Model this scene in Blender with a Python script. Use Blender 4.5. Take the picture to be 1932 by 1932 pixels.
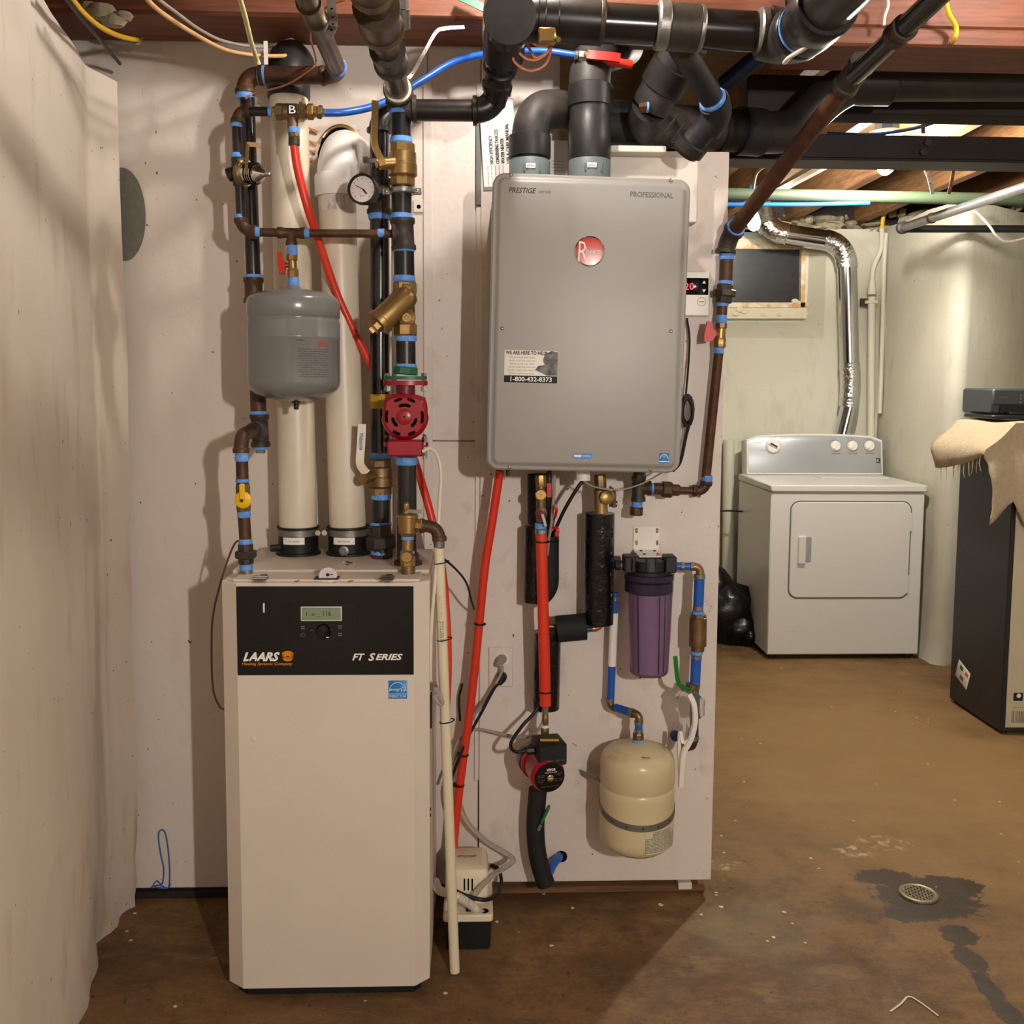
import bpy, math, random
from mathutils import Vector, Matrix
random.seed(7)
for o in list(bpy.data.objects): bpy.data.objects.remove(o)
SC = bpy.context.scene
COL = SC.collection
# ---------------------------------------------------------------- camera
FPX, CX, CY, HC = 1850.0, 966.0, 887.0, 1.42
YAW, PITCH, ROLL = math.radians(2.1), math.radians(5.0), 0.0065
D = Vector((math.sin(YAW)*math.cos(PITCH), math.cos(YAW)*math.cos(PITCH), -math.sin(PITCH)))
R0 = Vector((math.cos(YAW), -math.sin(YAW), 0)); U0 = R0.cross(D)
RT = (R0 + ROLL*U0).normalized(); UP = (U0 - ROLL*R0).normalized()
CAM = Vector((0, 0, HC))
cd = bpy.data.cameras.new('camera'); cam = bpy.data.objects.new('camera', cd); COL.objects.link(cam)
cam.matrix_world = Matrix(((RT.x, UP.x, -D.x, CAM.x), (RT.y, UP.y, -D.y, CAM.y), (RT.z, UP.z, -D.z, CAM.z), (0, 0, 0, 1)))
cd.sensor_fit = 'HORIZONTAL'; cd.sensor_width = 36; cd.lens = 36*FPX/1932
cd.shift_x = (966-CX)/1932; cd.shift_y = (CY-966)/1932; cd.clip_start = 0.02
SC.camera = cam
# ---------------------------------------------------------------- world, exposure
w = bpy.data.worlds.new('world'); SC.world = w; w.use_nodes = True
w.node_tree.nodes['Background'].inputs[0].default_value = (0.9, 0.85, 0.8, 1)
w.node_tree.nodes['Background'].inputs[1].default_value = 0.05
vs = SC.view_settings
vs.view_transform = 'Standard'; vs.look = 'None'; vs.gamma = 1.0; vs.use_curve_mapping = False
vs.exposure = 1.0
NEAR_W, REAR_W, SIDE_W, LAUN_W, WIN_W = 11.0, 70.0, 5.0, 46.0, 4.5     # bulb powers
# ---------------------------------------------------------------- geometry helpers
def ray(px, py): return D + RT*((px-CX)/FPX) - UP*((py-CY)/FPX)
def P(px, py, Y): r = ray(px, py); return CAM + r*(Y/r.y)
def F(px, py, z=0.0): r = ray(px, py); return CAM + r*((z-HC)/r.z)
def K(Y): return Y*math.cos(PITCH)/FPX
def V(a, Y=None):
    if isinstance(a, Vector): return a
    return P(a[0], a[1], a[2] if len(a) > 2 else Y)
def perp(ax):
    t = Vector((0, 0, 1)) if abs(ax.z) < 0.9 else Vector((1, 0, 0))
    x = ax.cross(t).normalized(); return x, ax.cross(x).normalized()
class Fr:
    """local frame: x right, y up, n towards the viewer"""
    def __init__(s, o, x=Vector((1, 0, 0)), y=Vector((0, 0, 1))):
        s.o = o.copy(); s.x = x.normalized(); s.n = s.x.cross(y).normalized(); s.y = s.n.cross(s.x).normalized()
    def p(s, a, b, d=0.0): return s.o + s.x*a + s.y*b + s.n*d
    def off(s, a, b, d=0.0): return Fr(s.p(a, b, d), s.x, s.y)
def fpx(px, py, Y, roll=0.0, yaw=0.0):
    x = Vector((math.cos(roll)*math.cos(yaw), math.cos(roll)*math.sin(yaw), -math.sin(roll)))
    return Fr(P(px, py, Y), x, Vector((math.sin(roll), 0, math.cos(roll))))
def rrect(w, h, r, seg=5):
    r = max(1e-5, min(r, w/2-1e-5, h/2-1e-5)); pts = []
    for cx, cy, a0 in ((w/2-r, h/2-r, 0), (-w/2+r, h/2-r, 90), (-w/2+r, -h/2+r, 180), (w/2-r, -h/2+r, 270)):
        for i in range(seg+1):
            a = math.radians(a0+90*i/seg); pts.append((cx+r*math.cos(a), cy+r*math.sin(a)))
    return pts
def cr(pts, k=6):
    """smooth curve through points"""
    pts = [Vector(p) for p in pts]; out = []
    e = [pts[0]*2-pts[1]] + pts + [pts[-1]*2-pts[-2]]
    for i in range(1, len(e)-2):
        a, b, c, d = e[i-1:i+3]
        for j in range(k):
            t = j/k
            out.append(0.5*((2*b)+(c-a)*t+(2*a-5*b+4*c-d)*t*t+(3*b-a-3*c+d)*t**3))
    out.append(pts[-1]); return out
def rpath(pts, rad, k=6):
    """polyline with rounded corners"""
    pts = [Vector(p) for p in pts]; out = [pts[0]]
    for i in range(1, len(pts)-1):
        a, c, b = pts[i-1], pts[i], pts[i+1]
        u = (a-c); v = (b-c); L = min(rad, u.length*0.499 if i > 1 else u.length*0.98, v.length*0.499 if i < len(pts)-2 else v.length*0.98)
        p0 = c+u.normalized()*L; p1 = c+v.normalized()*L
        for j in range(k+1):
            t = j/k; out.append(p0*(1-t)**2+c*2*t*(1-t)+p1*t*t)
    out.append(pts[-1]); return out
class M:
    def __init__(s): s.v = []; s.f = []
    def rings(s, rs, c0=True, c1=True, closed=False):
        n = len(rs[0]); b = len(s.v)
        for r in rs: s.v += [Vector(p) for p in r]
        m = len(rs)
        for i in range(m if closed else m-1):
            for j in range(n):
                a = b+i*n; c = b+((i+1) % m)*n
                s.f.append((a+j, a+(j+1) % n, c+(j+1) % n, c+j))
        if not closed:
            if c0: s.f.append(tuple(range(b+n-1, b-1, -1)))
            if c1: s.f.append(tuple(range(b+(m-1)*n, b+m*n)))
        return s
    def tube(s, pts, r, n=10, cap=True, flat=1.0, closed=False):
        pts = [Vector(p) for p in pts]; rs = []; m = len(pts); x = None
        for i, p in enumerate(pts):
            if closed: t = pts[(i+1) % m]-pts[i-1]
            else: t = pts[min(i+1, m-1)]-pts[max(i-1, 0)]
            t = t.normalized() if t.length > 1e-9 else Vector((0, 0, 1))
            if x is None: x, y = perp(t)
            else:
                x = (x-t*x.dot(t)).normalized(); y = t.cross(x).normalized()
            rr = r[i] if isinstance(r, (list, tuple)) else r
            rs.append([p+x*(rr*math.cos(2*math.pi*j/n))+y*(rr*flat*math.sin(2*math.pi*j/n)) for j in range(n)])
        return s.rings(rs, cap, cap, closed)
    def cyl(s, a, b, r0, r1=None, n=16): return s.lathe(a, b-a, [(r0, 0), (r0 if r1 is None else r1, (b-a).length)], n)
    def lathe(s, o, ax, prof, n=20, rot=0.0, sx=1.0):
        ax = ax.normalized(); x, y = perp(ax)
        return s.rings([[o+ax*h+x*(r*sx*math.cos(2*math.pi*j/n+rot))+y*(r*math.sin(2*math.pi*j/n+rot)) for j in range(n)] for r, h in prof])
    def lay(s, fr, outline, layers):
        """outline(inset) -> 2D points; layers [(depth, inset)]"""
        return s.rings([[fr.p(a, b, d) for a, b in outline(i)] for d, i in layers])
    def rbox(s, fr, w, h, r, layers, seg=5):
        return s.lay(fr, lambda i: rrect(w-2*i, h-2*i, max(r-i, 0.0004), seg), layers)
    def box(s, fr, w, h, d0, d1, bev=0.0015):
        bev = min(bev, w*.3, h*.3, abs(d1-d0)*.3); q = bev
        return s.rbox(fr, w, h, q, [(d0, q), (d0+q, 0), (d1-q, 0), (d1, q)], 1)
    def poly(s, fr, pts, d0, d1): return s.rings([[fr.p(a, b, d) for a, b in pts] for d in (d0, d1)])
    def bx(s, x0, x1, y0, y1, z0, z1, bev=0.003):
        return s.box(Fr(Vector(((x0+x1)/2, y1, (z0+z1)/2))), x1-x0, z1-z0, 0, y1-y0, bev)
    def ball(s, o, r, n=14, sc=(1, 1, 1)):
        rs = []
        for i in range(n//2+1):
            a = math.pi*i/(n//2); q = max(math.sin(a), 0.01)
            rs.append([o+Vector((r*sc[0]*q*math.cos(2*math.pi*j/n), r*sc[1]*q*math.sin(2*math.pi*j/n), -r*sc[2]*math.cos(a))) for j in range(n)])
        return s.rings(rs)
    def bar(s, a, b, wd, th, up=Vector((0, -1, 0)), bev=0.0008):
        """flat bar from a to b, its broad face towards up"""
        t = (b-a).normalized(); x = t.cross(up).normalized(); n_ = x.cross(t).normalized()
        rs = []
        for q in (a, b):
            rs.append([q+x*(wd/2*i)+n_*(th/2*j) for i, j in ((1, -1), (1, 1), (-1, 1), (-1, -1))])
        return s.rings(rs)
    def ribbon(s, pts, wd, th, up):
        rs = []; m = len(pts)
        for i, p in enumerate(pts):
            t = (pts[min(i+1, m-1)]-pts[max(i-1, 0)]).normalized()
            u = up[i] if isinstance(up, list) else up
            x = t.cross(u).normalized(); n_ = x.cross(t).normalized()
            rs.append([p+x*(wd/2*a)+n_*(th/2*b) for a, b in ((1, -1), (1, 1), (-1, 1), (-1, -1))])
        return s.rings(rs)
def build(m, name, mt, parent=None, smooth=38):
    me = bpy.data.meshes.new(name)
    me.from_pydata([tuple(v) for v in m.v], [], m.f)
    import bmesh
    b = bmesh.new(); b.from_mesh(me); bmesh.ops.recalc_face_normals(b, faces=b.faces); b.to_mesh(me); b.free()
    if smooth:
        me.polygons.foreach_set('use_smooth', [True]*len(me.polygons)); me.set_sharp_from_angle(angle=math.radians(smooth))
    me.materials.append(MT(mt)); me.update()
    o = bpy.data.objects.new(name, me); COL.objects.link(o)
    if parent is not None: o.parent = parent
    return o
def thing(name, label, cat, group=None):
    o = bpy.data.objects.new(name, None); COL.objects.link(o); o.empty_display_size = 0.05
    o['label'] = label; o['category'] = cat
    if group: o['group'] = group
    return o
def tag(o, label, cat, group=None, kind=None):
    o['label'] = label; o['category'] = cat
    if group: o['group'] = group
    if kind: o['kind'] = kind
    return o
def struct(o, label, cat='structure'):
    o['kind'] = 'structure'; o['label'] = label; o['category'] = cat; return o
_tx = {}
def text(par, s, fr, wd, ht=None, mt='ink', shear=0.0, bold=0.0, name='lettering', d=0.0012, spacing=1.0):
    """flat lettering centred on a frame"""
    c = bpy.data.curves.new('t', 'FONT'); c.body = s; c.shear = shear; c.offset = bold; c.align_x = 'CENTER'; c.align_y = 'CENTER'
    c.space_character = spacing; c.resolution_u = 2; c.space_line = 0.85
    o = bpy.data.objects.new('t', c); COL.objects.link(o)
    me = bpy.data.meshes.new_from_object(o); bpy.data.objects.remove(o)
    if not len(me.vertices): return None
    xs = [v.co.x for v in me.vertices]; ys = [v.co.y for v in me.vertices]
    w0 = max(xs)-min(xs); h0 = max(ys)-min(ys); cx = (max(xs)+min(xs))/2; cy = (max(ys)+min(ys))/2
    k = wd/w0; ky = ht/h0 if ht else k
    for v in me.vertices: v.co = fr.p((v.co.x-cx)*k, (v.co.y-cy)*ky, d)
    me.name = name; me.materials.clear(); me.materials.append(MT(mt))
    o = bpy.data.objects.new(name, me); COL.objects.link(o); o.parent = par
    return o
# ---------------------------------------------------------------- materials
def lin(h):
    h = h.lstrip('#'); c = [int(h[i:i+2], 16)/255 for i in (0, 2, 4)]
    return [x/12.92 if x <= .04045 else ((x+.055)/1.055)**2.4 for x in c]+[1]
MATS = {}
def MT(n): return MATS[n]
def mat(n, col, rough=.5, metal=0., col2=None, scale=8., amt=.5, bump=0., bscale=40., spec=.5, emit=None, trans=0., ior=1.45, alpha=1., stretch=None, coat=0., lo=.35, hi=.65, detail=5):
    m = bpy.data.materials.new(n); m.use_nodes = True; t = m.node_tree; b = t.nodes['Principled BSDF']; L = t.links.new
    b.inputs['Base Color'].default_value = lin(col); b.inputs['Roughness'].default_value = rough; b.inputs['Metallic'].default_value = metal
    b.inputs['Specular IOR Level'].default_value = spec; b.inputs['IOR'].default_value = ior
    b.inputs['Transmission Weight'].default_value = trans; b.inputs['Alpha'].default_value = alpha; b.inputs['Coat Weight'].default_value = coat
    if emit: b.inputs['Emission Color'].default_value = lin(emit[0]); b.inputs['Emission Strength'].default_value = emit[1]
    if col2 or bump:
        tc = t.nodes.new('ShaderNodeNewGeometry'); vec = tc.outputs['Position']
        if stretch:
            mp = t.nodes.new('ShaderNodeMapping'); mp.inputs['Scale'].default_value = stretch; L(vec, mp.inputs[0]); vec = mp.outputs[0]
    if col2:
        nz = t.nodes.new('ShaderNodeTexNoise'); nz.inputs['Scale'].default_value = scale; nz.inputs['Detail'].default_value = detail; nz.inputs['Roughness'].default_value = .65; L(vec, nz.inputs['Vector'])
        rp = t.nodes.new('ShaderNodeValToRGB'); rp.color_ramp.elements[0].position = lo; rp.color_ramp.elements[1].position = hi
        a, c = lin(col), lin(col2)
        rp.color_ramp.elements[0].color = a; rp.color_ramp.elements[1].color = [a[i]*(1-amt)+c[i]*amt for i in range(3)]+[1]
        L(nz.outputs['Fac'], rp.inputs[0]); L(rp.outputs[0], b.inputs['Base Color'])
    if bump:
        n2 = t.nodes.new('ShaderNodeTexNoise'); n2.inputs['Scale'].default_value = bscale; n2.inputs['Detail'].default_value = 4; L(vec, n2.inputs['Vector'])
        bp = t.nodes.new('ShaderNodeBump'); bp.inputs['Strength'].default_value = bump; bp.inputs['Distance'].default_value = .01
        L(n2.outputs['Fac'], bp.inputs['Height']); L(bp.outputs[0], b.inputs['Normal'])
    MATS[n] = m; return m
mat('black_iron', '#1b1a1c', .34, .25, '#37312d', 14, .7)
mat('black_gloss', '#121214', .2, .0, '#2b2726', 9, .5, coat=.3)
mat('brown_iron', '#5c3d25', .48, .25, '#35261b', 18, .9, bump=.15, bscale=220)
mat('dark_iron', '#33302c', .5, .3, '#4e4034', 16, .7, bump=.12, bscale=260)
mat('rust_pipe', '#5f3a20', .62, .2, '#2e1e15', 14, .9, bump=.2, bscale=160)
mat('dull_pipe', '#67543c', .4, .5, '#2f2a26', 10, .8)
mat('tape_blue', '#4f87d8', .55, 0, '#79aef0', 60, .8, bump=.2, bscale=300)
mat('brass', '#a98a58', .36, .8, '#7a6038', 20, .6, bump=.08, bscale=400)
mat('brass_bright', '#cfac6c', .25, .85, '#a07c44', 20, .5)
mat('bronze', '#8a7250', .42, .75, '#5c4a32', 24, .7, bump=.1, bscale=300)
mat('copper', '#b4714e', .35, .7)
mat('copper_bright', '#f0a07c', .3, .5)
mat('steel', '#a9a9a8', .3, .9, '#7d7b78', 40, .5)
mat('chrome', '#d4d4d2', .14, 1.0)
mat('foil', '#d8d9d8', .12, 1.0, bump=.55, bscale=60)
mat('duct', '#cfd1d1', .14, 1.0, bump=.06, bscale=9)
mat('zinc', '#8f8d86', .42, .7, '#6c6a66', 60, .6, bump=.1, bscale=200)
mat('pvc_white', '#e2d8c4', .35, 0, '#d3c6ae', 5, .7)
mat('pvc_bright', '#e6e3de', .28, 0, '#d8d4cd', 6, .5)
mat('cpvc', '#dcd0b4', .4, 0)
mat('abs_black', '#1c1c1e', .42, 0, '#34302d', 7, .75, bump=.05, bscale=90)
mat('abs_dusty', '#1e1e20', .55, 0, '#574f47', 5, .7, lo=.46, hi=.74)
mat('pipe_navy', '#10203a', .3, .2)
mat('rubber', '#151517', .5, 0)
mat('foam', '#121213', .75, 0, '#222122', 30, .6, bump=.1, bscale=150)
mat('wrap_black', '#101011', .22, 0, bump=.35, bscale=45)
mat('vent_grey', '#6f7b7c', .45, 0, '#5b6667', 12, .5)
mat('pex_red', '#d8331f', .34, 0, '#e04a30', 5, .5)
mat('pex_blue', '#1d55ae', .32, 0, '#2a68c4', 8, .5)
mat('pex_navy', '#163a72', .35, 0)
mat('red_paint', '#9c0f24', .32, 0, '#82101f', 30, .5, coat=.2)
mat('red_dark', '#6c1220', .42, 0)
mat('red_handle', '#c41a16', .4, 0)
mat('green_paint', '#1f5a40', .42, 0, '#2b6a4c', 30, .5)
mat('green_handle', '#1f7a2a', .45, 0)
mat('yellow_handle', '#e6b80a', .42, 0)
mat('yellow_tag', '#d0a51a', .6, 0, '#6b5416', 60, .6)
mat('tank_grey', '#7b7b79', .2, .1, '#727270', 4, .6)
mat('tank_beige', '#d2c39c', .28, 0, '#c4b48c', 5, .7)
mat('tank_top_dirty', '#d2c39c', .4, 0, '#8b7656', 12, .8, lo=.5, hi=.72)
mat('boiler_white', '#d9cdc0', .45, 0, '#d1c4b6', 3, .6)
mat('boiler_black', '#0c0c0d', .3, 0)
mat('lcd', '#7d8a72', .3, 0, '#8c997f', 30, .4)
mat('lcd_frame', '#c6cabb', .4, 0)
mat('glossy_black', '#0b0b0c', .12, 0)
mat('dark_grey', '#2b2b2d', .45, 0)
mat('heater_grey', '#a3a09b', .5, .2, '#9b9893', 3, .5, bump=.03, bscale=600)
mat('heater_rim', '#8f8b85', .36, .45)
mat('badge_red', '#c4230c', .25, 0, coat=.6)
mat('white_plastic', '#e8e2d8', .35, 0)
mat('cream_plastic', '#e6d8be', .38, 0, '#d9cab0', 10, .5)
mat('paper', '#ece9e4', .7, 0, '#e0dcd6', 14, .5)
mat('label_white', '#eeeae2', .5, 0)
mat('ink', '#1b1a1a', .6, 0)
mat('ink_grey', '#6a6866', .6, 0)
mat('ink_white', '#eeece6', .5, 0)
mat('ink_orange', '#e38a1a', .45, 0)
mat('ink_red', '#a8463a', .6, 0)
mat('sticker_blue', '#1c7cc4', .4, 0)
mat('photo_grey', '#8a8886', .6, 0, '#33322f', 60, .9)
mat('led_red', '#ff2030', .4, 0, emit=('#ff2038', 1.6))
mat('purple_clear', '#ab94ba', .12, 0, trans=.8, ior=1.15)
mat('purple_collar', '#2b2236', .25, 0)
mat('filter_core', '#d9c4d2', .7, 0, '#c8b0c2', 40, .6)
mat('clear_tube', '#d8d2c6', .12, 0, trans=.7, ior=1.2)
mat('clear_bag', '#e8e6e2', .1, 0, trans=.92, ior=1.15)
mat('corrugated', '#c9c2b2', .35, 0)
mat('cord_grey', '#9b938a', .5, 0)
mat('cord_cream', '#d9d0bc', .5, 0)
mat('cord_brown', '#6a4434', .5, 0)
mat('cable_orange', '#d8b07a', .5, 0, '#b98a5a', 20, .6)
mat('cable_yellow', '#dcae1e', .45, 0)
mat('cable_pale', '#cfc986', .5, 0, '#e2dcb0', 20, .6)
mat('cable_white', '#dcd7ca', .5, 0)
mat('dark_plate', '#77756a', .85, 0, '#66645a', 60, .7, bump=.1, bscale=200)
mat('beam_wood', '#7a4731', .6, 0, '#54301e', 6, .8, stretch=(1, 12, 14), bump=.12, bscale=30)
mat('beam_dark', '#2a211e', .6, 0, '#1c1817', 8, .7, stretch=(1, 10, 10))
mat('joist_wood', '#946a40', .75, 0, '#5f4128', 6, .8, stretch=(14, 1.2, 14), bump=.15, bscale=30)
mat('subfloor', '#7d6440', .8, 0, '#574429', 7, .7, stretch=(2, 10, 2))
mat('sill_wood', '#7d5738', .65, 0, '#4f3522', 6, .8, stretch=(1, 14, 14), bump=.1, bscale=40)
mat('raw_wood', '#a0703e', .7, 0, '#7c5126', 10, .7, stretch=(8, 8, 1))
mat('splinter', '#b87b45', .7, 0)
mat('white_wood', '#dcd4c8', .55, 0, '#c9c0b4', 9, .6)
mat('green_pipe', '#39442f', .6, 0, '#2e3828', 8, .6)
mat('steel_dark', '#241f20', .5, .2, '#33292a', 8, .6)
mat('stone', '#b9ad92', .9, 0, '#7d7058', 14, .8, bump=.4, bscale=60)
mat('hole', '#060505', .9, 0, spec=.1)
mat('window_black', '#26282a', .32, 0, '#35383a', 12, .6)
mat('window_wood', '#c9a36c', .65, 0, '#e4dcc8', 18, .9, lo=.4, hi=.6)
mat('plaster', '#dcd6bc', .8, 0, '#cfc8ac', 8, .6, bump=.25, bscale=40)
mat('dryer_white', '#dcdad2', .28, 0)
mat('dryer_panel', '#aeb2b4', .32, .35)
mat('seam', '#6d6a64', .7, 0)
mat('bag_black', '#0b0b0c', .3, 0, bump=.6, bscale=14)
mat('cabinet_black', '#2a2a2c', .42, 0)
mat('cardboard', '#cfc6ac', .75, 0, '#c2b89c', 12, .5)
mat('printer', '#3c4044', .4, 0)
mat('printer_dark', '#17181a', .35, 0)
mat('cloth', '#d8c6a8', .95, 0, '#c6b290', 60, .7, bump=.7, bscale=260)
mat('porcelain', '#efe9db', .3, 0)
mat('box_blue', '#2a4f80', .5, 0)
mat('bulb', '#fff4e0', .4, 0, emit=('#fff0d8', 25))
mat('bulb_cool', '#fff8f0', .4, 0, emit=('#fff2d6', 25))
mat('drain_metal', '#a89a80', .45, .6, '#6f6450', 30, .6)
mat('string_blue', '#3a5fa6', .7, 0)
mat('tie_black', '#111112', .45, 0)
mat('flake', '#d9cfae', .7, 0)
mat('gauge_face', '#d8cfd0', .35, 0)
mat('glass_clear', '#ffffff', .03, 0, trans=1., ior=1.1)
def surface(n, base, c2, c3, speck, bump, bscale, rough=.75, s1=2.2, s2=14, speck_scale=60, speck_lo=.74, smear=(1, 1, .35)):
    """old painted wall: two tints, dirt specks, uneven relief"""
    m = bpy.data.materials.new(n); m.use_nodes = True; t = m.node_tree; b = t.nodes['Principled BSDF']; L = t.links.new; N = t.nodes.new
    g = N('ShaderNodeNewGeometry'); mp = N('ShaderNodeMapping'); mp.inputs['Scale'].default_value = smear; L(g.outputs['Position'], mp.inputs[0])
    def nz(v, sc, det=6): k = N('ShaderNodeTexNoise'); k.inputs['Scale'].default_value = sc; k.inputs['Detail'].default_value = det; L(v, k.inputs['Vector']); return k.outputs['Fac']
    def ramp(v, lo, hi): k = N('ShaderNodeMapRange'); k.inputs[1].default_value = lo; k.inputs[2].default_value = hi; L(v, k.inputs[0]); return k.outputs[0]
    def mix(f, a, c):
        k = N('ShaderNodeMix'); k.data_type = 'RGBA'; L(f, k.inputs[0])
        if isinstance(a, str): k.inputs[6].default_value = lin(a)
        else: L(a, k.inputs[6])
        k.inputs[7].default_value = lin(c); return k.outputs[2]
    c = mix(ramp(nz(mp.outputs[0], s1), .4, .68), base, c2)
    c = mix(ramp(nz(mp.outputs[0], s2), .58, .8), c, c3)
    c = mix(ramp(nz(g.outputs['Position'], speck_scale, 2), speck_lo, speck_lo+.03), c, speck)
    L(c, b.inputs['Base Color']); b.inputs['Roughness'].default_value = rough
    bp = N('ShaderNodeBump'); bp.inputs['Strength'].default_value = bump; bp.inputs['Distance'].default_value = .02; L(nz(g.outputs['Position'], bscale, 5), bp.inputs['Height']); L(bp.outputs[0], b.inputs['Normal'])
    MATS[n] = m
surface('wall_paint', '#d8cdc3', '#d1c5ba', '#cbbdb0', '#5a4030', .12, 22)
surface('panel_paint', '#dcd1c9', '#d5c8be', '#c7b6a9', '#4e3a30', .12, 30, .55, smear=(1, 1, .8))
surface('pier_plaster', '#d6cabc', '#cfc1b0', '#c2ae98', '#5a4030', .22, 9)
surface('laundry_paint', '#ccc9b8', '#c5c1ae', '#bdb8a4', '#7d6f52', .2, 16)
mat('pvc_primer', '#e2d8c4', .35, 0, '#3b5f8c', 22, .85, lo=.5, hi=.66, stretch=(1, 1, .4))
# ================================================================ SETTING
def floor_material():
    m = bpy.data.materials.new('floor_concrete'); m.use_nodes = True; t = m.node_tree; b = t.nodes['Principled BSDF']; L = t.links.new; N = t.nodes.new
    g = N('ShaderNodeNewGeometry').outputs['Position']
    def nz(sc, det=6, v=g, rg=.6): k = N('ShaderNodeTexNoise'); k.inputs['Scale'].default_value = sc; k.inputs['Detail'].default_value = det; k.inputs['Roughness'].default_value = rg; L(v, k.inputs['Vector']); return k.outputs['Fac']
    def rmp(v, lo, hi, a=0., c=1.):
        k = N('ShaderNodeMapRange'); k.inputs[1].default_value = lo; k.inputs[2].default_value = hi; k.inputs[3].default_value = a; k.inputs[4].default_value = c; L(v, k.inputs[0]); return k.outputs[0]
    def mix(f, a, c):
        k = N('ShaderNodeMix'); k.data_type = 'RGBA'; L(f, k.inputs[0])
        if isinstance(a, str): k.inputs[6].default_value = lin(a)
        else: L(a, k.inputs[6])
        k.inputs[7].default_value = lin(c); return k.outputs[2]
    def mth(op, a, c):
        k = N('ShaderNodeMath'); k.operation = op
        for i, q in enumerate((a, c)):
            if isinstance(q, (int, float)): k.inputs[i].default_value = q
            else: L(q, k.inputs[i])
        return k.outputs[0]
    mp = N('ShaderNodeMapping'); mp.inputs['Rotation'].default_value = (0, 0, .5); mp.inputs['Scale'].default_value = (1, 2.2, 1); L(g, mp.inputs[0]); st = mp.outputs[0]
    c = mix(rmp(nz(1.6, 6, st), .35, .65), '#86623a', '#5a4026')
    c = mix(rmp(nz(4.5, 8, st, .7), .5, .7), c, '#8c6c40')
    c = mix(rmp(nz(11, 8, g, .8), .47, .72), c, '#463424')
    c = mix(rmp(nz(38, 4), .66, .7), c, '#3d2c1f')
    c = mix(mth('MULTIPLY', rmp(nz(60, 8, st, .8), .5, .68), .55), c, '#3f3022')
    c = mix(mth('MULTIPLY', rmp(nz(33, 8, st, .8), .55, .72), .4), c, '#a08a60')
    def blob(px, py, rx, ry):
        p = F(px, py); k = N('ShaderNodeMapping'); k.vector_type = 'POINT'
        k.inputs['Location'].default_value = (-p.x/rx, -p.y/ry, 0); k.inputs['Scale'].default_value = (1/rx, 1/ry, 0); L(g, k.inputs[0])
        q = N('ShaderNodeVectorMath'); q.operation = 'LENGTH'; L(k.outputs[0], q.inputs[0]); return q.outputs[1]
    c = mix(mth('MULTIPLY', rmp(mth('ADD', blob(1640, 1420, 1.15, 1.5), rmp(nz(2.5), 0, 1, -.5, .5)), 1.05, .35), .75), c, '#ac8856')  # lighter laundry side: partly the concrete's own tone, partly lamp light painted in
    # pale repaired patch beside the sill
    pale = mth('ADD', blob(1420, 1745, .24, .16), rmp(nz(5), 0, 1, -.8, .8))
    c = mix(mth('MULTIPLY', rmp(pale, .95, .5), .3), c, '#8f8468')
    wet = blob(1752, 1693, .15, .115)
    for a in ((1668, 1655, .085, .05), (1790, 1672, .10, .06), (1720, 1725, .09, .04), (1810, 1765, .05, .05), (1830, 1810, .035, .06), (1862, 1860, .026, .06), (1905, 1915, .03, .08)):
        wet = mth('MINIMUM', wet, blob(*a))
    wet = rmp(mth('ADD', wet, rmp(nz(24, 8, g, .75), 0, 1, -.85, .85)), .92, 1.0, 1., 0.)
    c = mix(mth('MULTIPLY', wet, .85), c, '#281c13')
    # spilled paint and plaster by the drain
    sp = mth('MINIMUM', blob(1612, 1605, .06, .045), mth('MINIMUM', blob(1665, 1590, .085, .05), blob(1362, 1632, .06, .03)))
    sp = mth('MULTIPLY', rmp(sp, .5, 1.3, 1., 0.), rmp(nz(26, 6, g, .7), .5, .6))
    c = mix(sp, c, '#c6b488')
    vo = N('ShaderNodeTexVoronoi'); vo.inputs['Scale'].default_value = 13; L(g, vo.inputs['Vector'])
    fl = mth('MULTIPLY', rmp(vo.outputs['Distance'], .08, .05), rmp(nz(3), .5, .52))
    c = mix(fl, c, '#d2c6a0')
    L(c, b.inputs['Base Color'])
    rg = mth('SUBTRACT', rmp(nz(6), .3, .7, .58, .78), mth('MULTIPLY', wet, .22)); L(rg, b.inputs['Roughness'])
    bp = N('ShaderNodeBump'); bp.inputs['Strength'].default_value = .25; bp.inputs['Distance'].default_value = .008; L(nz(24, 8), bp.inputs['Height']); L(bp.outputs[0], b.inputs['Normal'])
    MATS['floor_concrete'] = m
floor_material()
YW = 2.62                          # face of the partition
XR = P(1357, 950, YW).x            # its free end
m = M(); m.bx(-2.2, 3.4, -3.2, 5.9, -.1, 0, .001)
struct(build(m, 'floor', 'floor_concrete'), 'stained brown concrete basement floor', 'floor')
# partition: two tall sheets and one low sheet behind the water heater, on a timber sill
def sheet(n, a, b2, z0, z1, y0, mt='wall_paint', par=None):
    m = M(); m.bx(a, b2, y0, YW+.03, z0, z1, .002); return build(m, n, mt, par)
part = thing('wall_back', 'white painted sheet partition behind the boiler and water heater', 'wall'); part['kind'] = 'structure'
xs0 = P(905, 900, YW).x; xs1 = P(808, 900, YW).x; xt = P(1056, 150, YW).x; zt = P(1300, 288, YW).z
zb = P(600, 1672, YW).z
zj = P(850, 832, YW).z
sheet('wall_sheet', -2.2, xs1-.0015, zb, 2.57, YW, 'wall_paint', part)
sheet('wall_sheet', xs1+.0005, xs0-.001, zj+.001, 2.57, YW, 'panel_paint', part)
sheet('wall_sheet', xs1+.0005, xs0-.001, zb, zj-.001, YW, 'panel_paint', part)
sheet('wall_sheet', xs0+.001, xt, zt+.001, 2.57, YW-.004, 'wall_paint', part)
sheet('wall_sheet', xs0+.001, XR, zb+.012, zt, YW-.014, 'panel_paint', part)
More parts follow.
